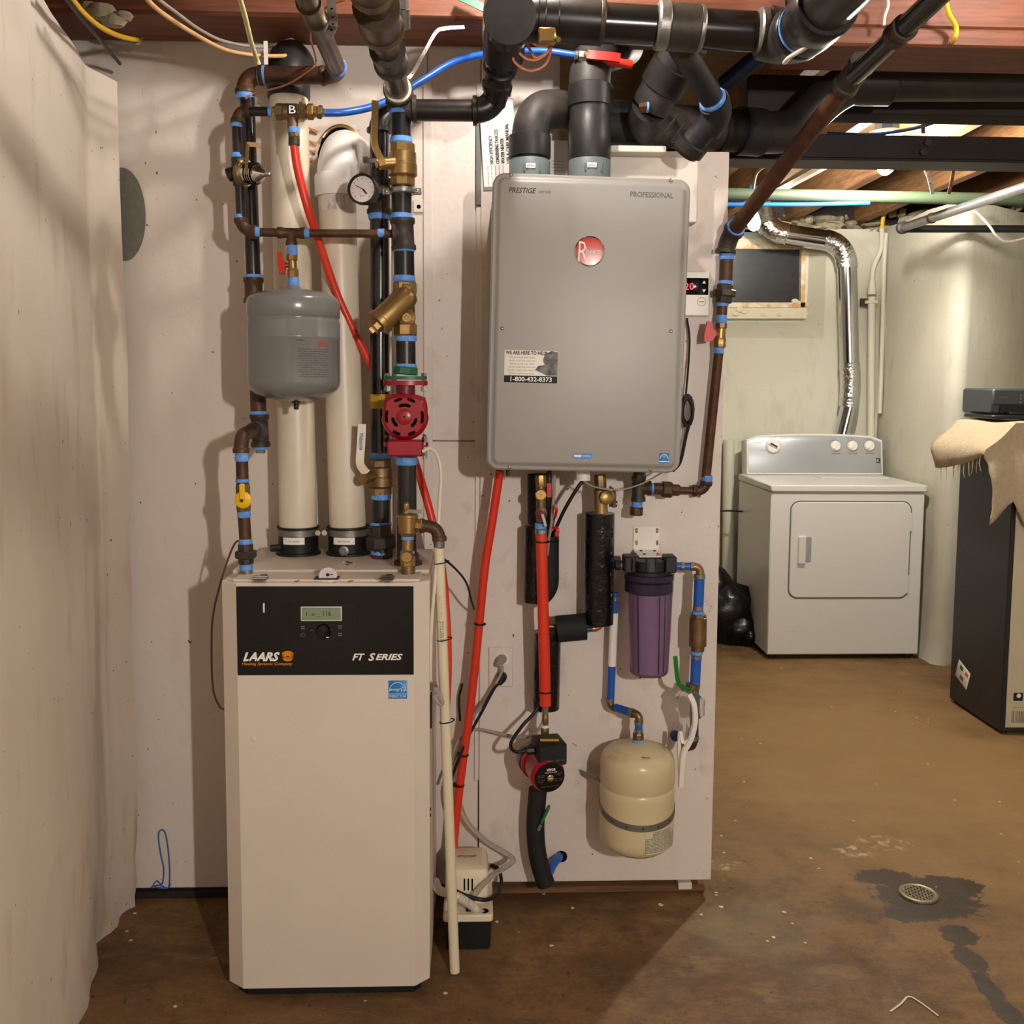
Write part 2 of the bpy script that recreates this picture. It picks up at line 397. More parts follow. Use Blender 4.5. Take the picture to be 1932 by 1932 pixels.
m = M(); m.bx(-2.2, XR-.01, YW+.03, YW+.12, .06, 2.0, .002); build(m, 'stud_core', 'hole', part)
for i, x in enumerate((xs1, xs0)):
    m = M(); m.bx(x-.012, x+.012, YW-.006, YW+.001, zb+.3, 2.2, .002); build(m, 'batten', 'panel_paint', part)
m = M(); m.bx(xs0-.05, XR-.012, YW+.004, YW+.12, 0, P(1100, 1675, YW).z, .004)
struct(build(m, 'trim_1', 'sill_wood'), 'brown timber sill plate under the white panel', 'sill plate')
m = M(); m.bx(-1.2, xs0-.052, YW+.005, YW+.12, 0, .02, .002)
struct(build(m, 'trim_2', 'beam_dark'), 'dark sill strip under the wall left of the boiler', 'sill plate')
b = M(); fr = fpx(1291, 1668, YW+.004); b.box(fr.off(0, 0), .038, .02, -.02, .012)
build(b, 'shim', 'white_wood', part)
# left pier: uneven old plaster, chipped at its foot
def pier():
    E = P(243, 900, 2.57); B = P(204, 1500, 2.45)
    plan = [(-1.75, 2.585), (E.x-.02, 2.585), (E.x, 2.57), (B.x+.004, 2.47), (B.x, 2.44)]
    x, y = B.x, 2.44
    for i in range(16): y -= .16; x += .16*.19; plan.append((x, y))
    plan += [(-1.75, y)]
    random.seed(3); m = M(); zs = [0, .03, .08, .14, .22, .35, .5, .7, .9, 1.1, 1.3, 1.5, 1.7, 1.9, 2.05, 2.15, 2.17]; rs = []
    # subdivide the faces seen by the camera
    fine = []
    for i in range(len(plan)):
        a = plan[i]; c = plan[(i+1) % len(plan)]; k = 5 if 1 < i < len(plan)-2 else 1
        for j in range(k): fine.append((a[0]+(c[0]-a[0])*j/k, a[1]+(c[1]-a[1])*j/k, k > 1))
    for z in zs:
        r = []
        for i, (a, c, q) in enumerate(fine):
            n = (math.sin(a*9+c*7+z*3.1)+math.sin(c*13-z*5.3+1)+math.sin(z*11+c*4))*.0018 if q else 0
            n += random.uniform(-.0012, .0012) if q else 0
            if q and z < .25: n -= (0.25-z)*.09*(1+.6*math.sin(c*40+z*30))*(1 if c > 2.3 else .35)
            r.append(Vector((a+n, c, z)))
        rs.append(r)
    m.rings(rs)
    return build(m, 'wall_left', 'pier_plaster', None, 60)
struct(pier(), 'rough white plastered masonry wall at the left edge', 'wall')
# rest of the basement shell
m = M(); m.bx(-2.2, 3.4, -3.3, -3.2, 0, 2.57); struct(build(m, 'wall_rear', 'wall_paint'), 'white basement wall behind the viewer', 'wall')
m = M(); m.bx(3.4, 3.5, -3.2, 5.9, 0, 2.57); struct(build(m, 'wall_right', 'laundry_paint'), 'cream wall at the far right of the basement', 'wall')
m = M(); m.bx(-2.3, -2.2, -3.2, 5.9, 0, 2.57); struct(build(m, 'wall_outer', 'wall_paint'), 'white outer wall beyond the plastered pier', 'wall')
m = M(); m.bx(-2.3, 3.5, -3.3, 6.0, 2.57, 2.6); struct(build(m, 'ceiling', 'subfloor'), 'brown boards of the floor above', 'ceiling')
YF = 5.75
XS = P(1655, 700, YF).x            # side wall of the laundry corner
YC = 4.82; XC = P(1806, 600, YC).x
# far wall with window opening (sloped reveal)
wx0, wx1, wz0, wz1 = P(1350, 600, YF).x, P(1518, 470, YF).x, P(1440, 572, YF).z, P(1440, 468, YF).z
ztop = P(1600, 432, YF).z
def far_wall():
    m = M(); o = (P(1300, 640, YF).x, P(1558, 520, YF).x, P(1440, 638, YF).z, ztop+.0)   # splayed opening on the face
    Yi = YF+.16
    X0, X1 = -2.2, XS+.1
    q = lambda *p: (m.v.extend(Vector(a) for a in p), m.f.append(tuple(range(len(m.v)-4, len(m.v)))))
    q((X0, YF, 0), (o[0], YF, 0), (o[0], YF, ztop), (X0, YF, ztop)); q((o[1], YF, 0), (X1, YF, 0), (X1, YF, ztop), (o[1], YF, ztop))
    q((o[0], YF, 0), (o[1], YF, 0), (o[1], YF, o[2]), (o[0], YF, o[2]))
    I = (wx0-.12, wx1+.05, wz0-.10, ztop)
    q((o[0], YF, o[2]), (o[1], YF, o[2]), (I[1], Yi, I[2]), (I[0], Yi, I[2]))
    q((o[1], YF, o[2]), (o[1], YF, ztop), (I[1], Yi, ztop), (I[1], Yi, I[2]))
    q((o[0], YF, ztop), (o[0], YF, o[2]), (I[0], Yi, I[2]), (I[0], Yi, ztop))
    q((I[0], Yi, I[2]), (I[1], Yi, I[2]), (I[1], Yi, ztop), (I[0], Yi, ztop))
    q((X0, 5.95, ztop), (X0, YF, ztop), (X1, YF, ztop), (X1, 5.95, ztop))
    q((X0, 5.95, 0), (X1, 5.95, 0), (X1, 5.95, ztop), (X0, 5.95, ztop))
    return build(m, 'wall_far', 'laundry_paint', None, 20)
struct(far_wall(), 'cream painted laundry wall with a deep window recess', 'wall')
def corner():
    m = M(); rs = []
    plan = [(XS+.06, 5.9), (XS, YF-.02), (XS-.005, 5.4), (XC-.03, 5.1), (XC-.012, YC+.10), (XC-.002, YC+.04), (XC+.03, YC), (XC+.08, YC+.012), (3.4, YC+.75), (3.4, 5.9)]
    random.seed(5)
    for z in (0, .04, .12, .3, .6, 1., 1.4, 1.8, 2.1, ztop):
        rs.append([Vector((x+(random.uniform(-.008, .008) if 0 < i < 8 else 0)-(max(0, .06-z)*.5 if 0 < i < 8 else 0), y+(random.uniform(-.006, .006) if 2 < i < 8 else 0), z)) for i, (x, y) in enumerate(plan)])
    m.rings(rs); return build(m, 'wall_corner', 'laundry_paint', None, 70)
struct(corner(), 'cream plastered wall corner right of the dryer', 'wall')
# loose rubble on top of the far wall
st = thing('wall_top', 'crumbling stone rubble along the top of the laundry wall', 'masonry'); st['kind'] = 'structure'
random.seed(11); x = P(1490, 420, YF).x
for row in range(3):
    xx = x-.1*row
    while xx < XS+.75:
        wd = random.uniform(.03, .15); hh = random.uniform(.02, .055); m = M()
        yy = YF-.02+.02*row if xx < XS-.06 else YF-.10-.5*max(0, xx-XS)
        o = Vector((xx+wd/2, yy+.06+random.uniform(-.03, .03), ztop+.008+row*.032+random.uniform(-.012, .012))); rs = []; tl = random.uniform(-.5, .5)
        for h_, s_ in ((-.5, .7), (-.2, 1), (.25, .95), (.5, .45)):
            rs.append([o+Vector((c_*wd*.56*s_*random.uniform(.6, 1.2), math.sin(2*math.pi*j/8)*.06*s_*random.uniform(.6, 1.2), h_*hh+c_*wd*.3*tl*s_)) for j in range(8) for c_ in [math.cos(2*math.pi*j/8)]])
        m.rings(rs); build(m, 'stone', 'stone', st, 20); xx += wd*random.uniform(.6, 1.2)
m = M(); m.bx(-2.2, 3.4, YF+.06, 5.95, ztop, 2.57, .002); struct(build(m, 'trim_3', 'beam_dark'), 'dark rim board above the laundry wall', 'rim board')
# small basement window
wn = thing('window_1', 'small blacked-out basement window with peeling wooden frame', 'window'); wn['kind'] = 'structure'
Yg = YF+.14; g = lambda x, y: P(x, y, Yg)
def strip(n, a, b2, wd, dp, mt, par, Y):
    m = M(); A = P(a[0], a[1], Y); B = P(b2[0], b2[1], Y); m.bar(A, B, wd, dp); return build(m, n, mt, par)
fr = Fr((g(1345, 570)+g(1515, 470))/2); ww = (g(1515, 520)-g(1345, 520)).x; hh = (g(1400, 470)-g(1400, 572)).z
m = M(); m.box(fr, ww, hh, -.02, -.01); build(m, 'pane', 'window_black', wn)
kY = K(Yg)
for n, a, b2, wd in (('frame_rail', (1340, 466), (1520, 466), 9), ('frame_rail', (1340, 576), (1520, 576), 9), ('frame_stile', (1514, 462), (1512, 580), 8)):
    strip(n, a, b2, wd*kY, .05, 'window_wood', wn, Yg)
for n, a, b2, wd in (('casing', (1340, 590), (1540, 590), 22), ('casing', (1527, 456), (1527, 600), 20), ('casing', (1340, 456), (1540, 456), 10)):
    strip(n, a, b2, wd*kY, .02, 'plaster', wn, Yg-.005)
random.seed(2)
for (x, y, r_) in ((1396, 584, 7), (1405, 588, 6), (1388, 592, 6), (1500, 568, 6), (1508, 572, 5), (1528, 575, 6), (1530, 592, 7), (1440, 594, 4), (1470, 594, 4)):
    m = M(); m.ball(P(x, y, Yg-.02), r_*kY, 8, (1.2, .4, .8)); build(m, 'plaster_lump', 'plaster', wn)
# ---------------------------------------------------------------- timber and steel overhead
zbm = P(600, 82, 2.6).z
bm = tag(build(M().bx(-1.9, 3.4, 2.415, 2.61, zbm, 2.57, .008), 'ceiling_beam', 'beam_wood'), 'long reddish brown timber beam across the ceiling above the boiler', 'beam')
m = M(); m.bx(P(1490, 60, 2.4).x, 3.4, 2.405, 2.60, zbm-.045, zbm-.0005, .006); tag(build(m, 'ledger_board', 'beam_wood'), 'brown timber ledger fixed under the right end of the ceiling beam', 'ledger')
m = M(); o = P(190, 22, 2.40)
for q in ((0, 0, .03), (.03, -.02, .025), (.05, -.01, .02), (-.03, .01, .02)): m.ball(o+Vector((q[0], 0, q[1])), q[2], 8, (1.3, .8, .7))
tag(build(m, 'mortar_lump', 'stone'), 'pale mortar lump stuck on the left end of the ceiling beam', 'mortar')
for x in (-1.5, -.9, -.3, .75, 1.5, 2.1, 2.7, 3.2):          # joists above the viewer
    tag(build(M().bx(x-.025, x+.025, -3.2, 2.415, 2.40, 2.57, .004), 'floor_joist', 'joist_wood'), 'brown floor joist over the viewer running to the ceiling beam', 'joist', 'joists over the boiler room')
jx = [-1.8, -1.2, -.5, .15, .62, 1.02, 1.42, 1.83, 2.25, 2.7, 3.1]
for i, x in enumerate(jx):
    o = build(M().bx(x-.028, x+.028, 2.62, 5.92, 2.38, 2.57, .004), 'floor_joist', 'joist_wood')
    tag(o, 'brown floor joist over the laundry behind the steel channel', 'joist', 'joists over the laundry')
def beamx(n, x0, x1, y0, y1, z0, z1, mt, label, cat='beam'):
    return tag(build(M().bx(x0, x1, y0, y1, z0, z1, .004), n, mt), label, cat)
z0 = P(1600, 298, 3.1).z
ch = thing('steel_channel', 'dark brown steel channel crossing below the laundry joists', 'steel beam')
xa = P(1380, 280, 3.15).x
m = M(); m.bx(xa-.5, 3.3, 3.1, 3.11, z0, z0+.072, .002); build(m, 'web', 'steel_dark', ch)
m = M(); m.bx(xa-.5, 3.3, 3.095, 3.225, z0-.008, z0, .002); build(m, 'flange', 'steel_dark', ch)
for x, y in ((1748, 270), (1740, 288)):
    m = M(); m.cyl(P(x, y, 3.1), P(x, y, 3.1)+Vector((0, -.012, 0)), .012, n=6); build(m, 'bolt', 'dark_iron', ch)
zk = P(1700, 217, 2.95).z
beamx('timber_girder', P(1400, 200, 3).x, 3.3, 2.95, 3.05, zk, zk+.11, 'beam_dark', 'blackened timber girder below the large black drain pipe')
# floor drain
o = F(1733, 1688); dr = thing('floor_drain', 'round metal floor drain grate in the wet patch', 'drain')
m = M(); m.lathe(o, Vector((0, 0, 1)), [(.02, .0005), (.052, .0005), (.052, .006), (.047, .008), (.041, .006), (.041, .002), (.02, .002)], 28); build(m, 'rim', 'drain_metal', dr)
m = M(); m.lathe(o, Vector((0, 0, 1)), [(.041, .0022), (.041, .003)], 24); build(m, 'drain_hole', 'hole', dr)
for ang in (.5, .5+math.pi/2):
    for i in range(-3, 4):
        dv = Vector((math.cos(ang), math.sin(ang), 0)); nv = Vector((-dv.y, dv.x, 0)); h = math.sqrt(.042**2-(i*.0118)**2)
        m = M(); m.bar(o+nv*i*.0118-dv*h+Vector((0, 0, .005)), o+nv*i*.0118+dv*h+Vector((0, 0, .005)), .004, .003, Vector((0, 0, 1))); build(m, 'grate_bar', 'drain_metal', dr)
# loose flakes of paint on the floor
random.seed(21)
for i, (x, y) in enumerate(((1351, 1685), (1352, 1690), (1361, 1712), (1323, 1727), (1246, 1708), (1080, 1714), (938, 1740), (1040, 1785), (331, 1900), (1460, 1770), (1480, 1722), (1520, 1780), (1545, 1640), (1530, 1620))):
    p = F(x, y); m = M(); rr = random.uniform(.004, .008)
    m.poly(Fr(p+Vector((0, 0, .001)), Vector((1, 0, 0)), Vector((0, 1, 0))), [(rr*random.uniform(.5, 1.2)*math.cos(a), rr*random.uniform(.5, 1.2)*math.sin(a)) for a in [k*math.pi/3 for k in range(6)]], 0, .0012)
    tag(build(m, 'paint_flake', 'flake', None, 0), 'small pale flake of paint lying on the concrete floor', 'paint flake', 'paint flakes on the floor')
m = M(); m.tube(cr([F(1680, 1908, .002), F(1700, 1893, .002), F(1714, 1880, .002), F(1735, 1890, .002), F(1770, 1916, .002)]), .0025, 6, True, .5)
tag(build(m, 'paint_streak', 'flake'), 'bent cream paint drip on the floor near the bottom edge', 'paint drip')
# ================================================================ BOILER
def screw(par, p, r, n=Vector((0, -1, 0)), mt='steel'):
    m = M(); m.lathe(p, n, [(r, 0), (r, .0015), (r*.6, .003)], 10); return build(m, 'screw', mt, par)
def clamp_ring(par, o, ax, r, hgt, mt='steel'):
    m = M(); m.lathe(o, ax, [(r, -hgt/2), (r+.0012, -hgt/2), (r+.0012, hgt/2), (r, hgt/2)], 28)
    return build(m, 'hose_clamp', mt, par)
def boiler():
    t = thing('boiler', 'tall white floor-standing boiler with black control panel', 'boiler')
    A = F(620, 1884); Yf = A.y; kk = K(Yf)
    xl, xr = P(424, 1480, Yf+.02).x, P(810, 1480, Yf+.02).x
    fl, fr_ = P(452, 1480, Yf).x, P(782, 1480, Yf).x
    zt = P(610, 1100, Yf).z; zb = P(620, 1864, Yf).z
    Yb = 2.585; ch = .03
    def plan(i=0): return [(fl+i*.3, Yf+i), (fr_-i*.3, Yf+i), (xr-i, Yf+ch+i*.5), (xr-i, Yb-i), (xl+i, Yb-i), (xl+i, Yf+ch+i*.5)]
    def pl(m, lay): m.rings([[Vector((x, y, z)) for x, y in plan(i)] for z, i in lay])
    m = M(); pl(m, [(zb, .002), (zb+.002, 0), (zt-.002, 0), (zt, .002)]); body = build(m, 'cabinet', 'boiler_white', t, 20)
    m = M(); pl(m, [(0, .02), (zb, .02)]); build(m, 'plinth', 'rubber', t, 20)
    # door lid along the front and rear top plate
    m = M(); m.bx(fl-.01, fr_+.012, Yf+.012, Yf+.10, zt, zt+.006, .002); lid = build(m, 'top_lip', 'boiler_white', t)
    m = M(); m.bx(xl+.004, xr-.004, Yf+.108, Yb-.01, zt, zt+.009, .003); build(m, 'top_plate', 'boiler_white', t)
    # control panel
    f = Fr(Vector(((fl+fr_)/2, Yf, 0))); W = fr_-fl
    def loc(px, py): p = P(px, py, Yf); return f.off(p.x-f.o.x, p.z)
    def sc(px): return px*kk
    zc = (P(610, 1106, Yf).z+P(610, 1273, Yf).z)/2; hz = P(610, 1106, Yf).z-P(610, 1273, Yf).z
    pan = M(); pan.box(f.off(0, zc), W-.002, hz, -.001, .004, .002); pan = build(pan, 'control_panel', 'boiler_black', t)
    m = M(); m.rbox(loc(609, 1172), sc(132), sc(70), .004, [(.004, 0), (.0048, 0)]); build(m, 'keypad', 'glossy_black', pan)
    m = M(); m.rbox(loc(607, 1157), sc(78), sc(28), .0015, [(.0048, 0), (.0058, 0), (.006, .0003)]); sf = build(m, 'display_frame', 'lcd_frame', pan)
    m = M(); m.rbox(loc(607, 1157), sc(74), sc(24), .001, [(.006, 0), (.0064, 0)]); build(m, 'display', 'lcd', pan)
    text(pan, '_ 116', loc(612, 1157), sc(26), sc(11), 'ink', d=.0067, name='display_digits')
    text(pan, '1 .o', loc(587, 1157), sc(16), sc(7), 'ink', d=.0067, name='display_digits')
    m = M(); m.lathe(loc(611, 1190).p(0, 0, .0048), Vector((0, -1, 0)), [(.017, 0), (.017, .004), (.014, .011), (.004, .012)], 28); build(m, 'knob', 'glossy_black', pan)
    m = M(); m.box(loc(620, 1199), sc(5), sc(2), .0165, .0168); build(m, 'knob_mark', 'ink_white', pan)
    for (x, y) in ((572, 1183), (642, 1182), (642, 1196)):
        m = M(); q = loc(x, y)
        for a, b in ((-.5, .5), (.5, .5), (-.5, -.5), (.5, -.5)): m.box(q.off(a*sc(4), b*sc(4)), sc(3), sc(2.6), .0048, .0052, .0002)
        build(m, 'icon', 'ink_grey', pan)
    m = M(); q = loc(572, 1197); m.tube([q.p(sc(3.6)*math.sin(a), sc(3.6)*math.cos(a), .005) for a in [.6+i*.36 for i in range(15)]], .0006, 5); m.box(q.off(0, sc(3)), .001, .005, .0048, .0052, .0002); build(m, 'icon', 'ink_grey', pan)
    text(pan, '-', loc(589, 1188), sc(4), sc(1.2), 'ink_grey', d=.0052, name='icon'); text(pan, '+', loc(625, 1188), sc(4.4), None, 'ink_grey', d=.0052, name='icon')
    text(pan, '-RESET', loc(659, 1156.5), sc(15), sc(3), 'ink_grey', d=.0045)
    m = M(); q = loc(498.5, 1146); m.box(Fr(q.o, Vector((1, 0, .0)), Vector((-.1, 0, 1))), sc(3), sc(18), .004, .0045, .0003); build(m, 'scratch', 'ink_white', pan)
    text(pan, 'LAARS', loc(494, 1238), sc(70), sc(18), 'ink_white', .35, .045, d=.0045, spacing=1.0)
    text(pan, 'Heating Systems Company', loc(505, 1252), sc(97), sc(7), 'ink_orange', .25, .012, d=.0045)
    text(pan, 'FT', loc(677, 1238.5), sc(24), sc(13.5), 'ink_white', .3, .03, d=.0045)
    text(pan, 'S', loc(702, 1238.5), sc(13.5), sc(15.5), 'ink_white', .3, .03, d=.0045)
    text(pan, 'ERIES', loc(734.5, 1238.5), sc(52), sc(12.5), 'ink_white', .3, .03, d=.0045)
    q = loc(543.5, 1236)
    for i, (ry, y0) in enumerate(((4.6, 3.5), (5, .5), (5, -2.5), (4.4, -5.5))):
        m = M(); m.tube([q.p(sc(10-i*.6)*math.cos(a), sc(y0)+sc(ry)*math.sin(a), .0048) for a in [2*math.pi*k/20 for k in range(20)]], sc(1.2), 5, True, 1, True); build(m, 'logo_ring', 'ink_orange', pan)
    m = M(); m.lathe(q.p(0, sc(2.5), .0042), Vector((0, -1, 0)), [(sc(5), 0), (sc(5), .0008)], 16); build(m, 'logo_disc', 'ink_orange', pan)
    # energy sticker
    q = loc(750.5, 1301); m = M(); m.box(q, sc(36), sc(36), 0, .0006, .0002); sk = build(m, 'energy_sticker', 'sticker_blue', t)
    m = M(); m.box(q.off(0, sc(-8.5)), sc(36), sc(1), .0006, .0009, .0001); build(m, 'sticker_line', 'ink_white', sk)
    m = M(); m.tube([q.p(sc(16)*math.cos(a), sc(-3)+sc(17)*math.sin(a), .0008) for a in [math.pi*k/16 for k in range(17)]], sc(.6), 4); build(m, 'sticker_arc', 'ink_white', sk)
    text(sk, 'ENERGY STAR', q.off(0, sc(-13)), sc(32), sc(5), 'ink_white', d=.0009)
    text(sk, 'energy', q.off(sc(-5), sc(-1)), sc(19), sc(5.5), 'ink_white', .4, d=.0009)
    star = [((6 if i % 2 == 0 else 2.6)*sc(1)*math.cos(math.pi/2+i*math.pi/5), (6 if i % 2 == 0 else 2.6)*sc(1)*math.sin(math.pi/2+i*math.pi/5)) for i in range(10)]
    m = M(); qq = q.off(sc(10), sc(1)); m.tube([qq.p(a, b, .0009) for a, b in star], sc(.6), 4, True, 1, True); build(m, 'sticker_star', 'ink_white', sk)
    # latches, gauge, screws on the lip
    def top(px, py, dz=0.): return F(px, py, zt+.006+dz)
    for px in (492, 731):
        p = top(px, 1095); m = M(); m.bx(p.x-.013, p.x+.013, p.y-.012, p.y+.02, p.z, p.z+.003, .001); lt = build(m, 'latch', 'steel', t)
        m = M(); m.tube([p+Vector((a*.015, b*.012-.004, .007)) for a, b in ((-1, -1), (1, -1), (1, 1), (-1, 1))], .0022, 6, True, 1, True); build(m, 'latch_loop', 'chrome', lt)
        m = M(); m.tube([p+Vector((-.016, .004, .007)), p+Vector((.016, .004, .007))], .003, 8); build(m, 'latch_pin', 'chrome', lt)
        m = M(); m.bx(p.x-.006, p.x+.009, p.y+.010, p.y+.03, p.z+.003, p.z+.009, .001); build(m, 'latch_tab', 'zinc', lt)
    p = top(617, 1093); m = M(); m.bx(p.x-.029, p.x+.025, p.y-.004, p.y+.03, p.z, p.z+.002, .0005); gp = build(m, 'gauge_plate', 'rubber', t)
    ax = Vector((0, -.75, .66)).normalized(); o = p+Vector((0, .012, .006))
    m = M(); m.lathe(o, ax, [(.0205, -.008), (.0205, .002), (.018, .004), (.017, .002)], 28); build(m, 'gauge_bezel', 'white_plastic', gp)
    m = M(); m.lathe(o, ax, [(.0165, .001), (.0165, .0025)], 24); build(m, 'gauge_face', 'gauge_face', gp)
    gf = Fr(o, Vector((1, 0, 0)), Vector((0, .66, .75)))
    m = M(); m.bar(gf.p(-.001, -.001, .004), gf.p(.012, .001, .004), .0016, .0006, gf.n); m.lathe(gf.p(0, 0, .002), gf.n, [(.0035, 0), (.0035, .003)], 12); build(m, 'gauge_needle', 'ink', gp)
    for px in (563, 664): screw(t, top(px, 1097), .0035, Vector((0, 0, 1)))
    screw(t, top(656, 1066, .003), .006, Vector((0, 0, 1)))
    m = M(); p = top(655, 1063, .004); m.tube([p+Vector((-.012, 0, 0)), p+Vector((-.004, 0, .006)), p+Vector((.003, 0, .002)), p+Vector((.018, -.004, .0))], .0025, 6); build(m, 'clip', 'chrome', t)
    # dent on the door
    m = M(); m.lathe(loc(478, 1394).p(0, 0, 0), Vector((0, -1, 0)), [(.007, 0), (.0045, .0012)], 14); build(m, 'dent', 'boiler_white', t)
    # vent collars
    for px, lab, w_, lx in ((563, '- Air Intake', 38, 560), (657, 'Exhaust Gas, Vent', 38, 653)):
        Yc = 2.50; kc = K(Yc); cx = P(px, 1020, Yc).x; z0 = zt+.009; r = 38*kc
        zz = lambda y: P(px, y, Yc-r).z-.004
        o = Vector((cx, Yc, z0)); H = P(px, 992, Yc).z-z0
        m = M(); m.lathe(o, Vector((0, 0, 1)), [(r*1.1, 0), (r*1.1, .006), (r*.98, .008), (r*.98, H*.62), (r*1.0, H*.66), (r*1.0, H*.96), (r*1.05, H*.965), (r*1.05, H), (r*.96, H)], 36)
        c = build(m, 'vent_collar', 'rubber', t)
        clamp_ring(c, o+Vector((0, 0, H*.80)), Vector((0, 0, 1)), r*1.0, H*.22, 'zinc')
        q = o+Vector(((r+.004)*(1 if px < 600 else -1), -.012, H*.82)); m = M(); m.cyl(q+Vector((0, 0, 0)), q+Vector((0, -.02, 0)), .006, n=10); m.cyl(q+Vector((0, -.02, 0)), q+Vector((0, -.024, 0)), .0075, n=6); build(m, 'clamp_screw', 'chrome', c)
        a0 = math.asin((lx-px)/38*.9); zl = z0+H*.55; m = M(); rs = []
        for a in [a0-.55+1.1*k/8 for k in range(9)]:
            for_ = [(r*.99, -.0088), (r*.99+.001, -.0088), (r*.99+.001, .0088), (r*.99, .0088)]
            rs.append([Vector((cx+q_*math.sin(a), Yc-q_*math.cos(a), zl+h)) for q_, h in for_])
        m.rings(rs); l_ = build(m, 'collar_label', 'label_white', c)
        o_ = text(l_, lab, Fr(Vector((cx, 0, zl))), .030, .0042, 'ink', d=0)
        for v in o_.data.vertices:
            a = a0+(v.co.x-cx)/r; v.co = Vector((cx+(r*.99+.0018)*math.sin(a), Yc-(r*.99+.0018)*math.cos(a), v.co.z))
        if px > 600:
            q = Vector((cx-.004, Yc-r*.97, z0+H*.22)); m = M(); m.lathe(q, Vector((0, -1, 0)), [(.012, 0), (.012, .006), (.007, .007), (.006, .002)], 20); build(m, 'test_port', 'zinc', c)
        else:
            q = Vector((cx-r*.98, Yc-.03, z0+H*.28)); m = M(); m.cyl(q+Vector((.01, 0, 0)), q+Vector((-.012, -.01, 0)), .009, n=8); build(m, 'clip', 'rubber', c)
    # side fittings: knockout, hose bracket
    m = M(); p = P(815, 1330, Yf+.08); m.bx(xr, xr+.004, Yf+.06, Yf+.085, p.z-.05, p.z+.03, .001); build(m, 'side_slot', 'rubber', t)
    for y in (1527, 1538): m = M(); p = P(813, y, Yf+.05); m.cyl(Vector((xr, Yf+.05, p.z)), Vector((xr+.002, Yf+.05, p.z)), .004); build(m, 'side_hole', 'hole', t)
    return t, zt, Yf, xr
BOILER, ZT, YBF, XBR = boiler()
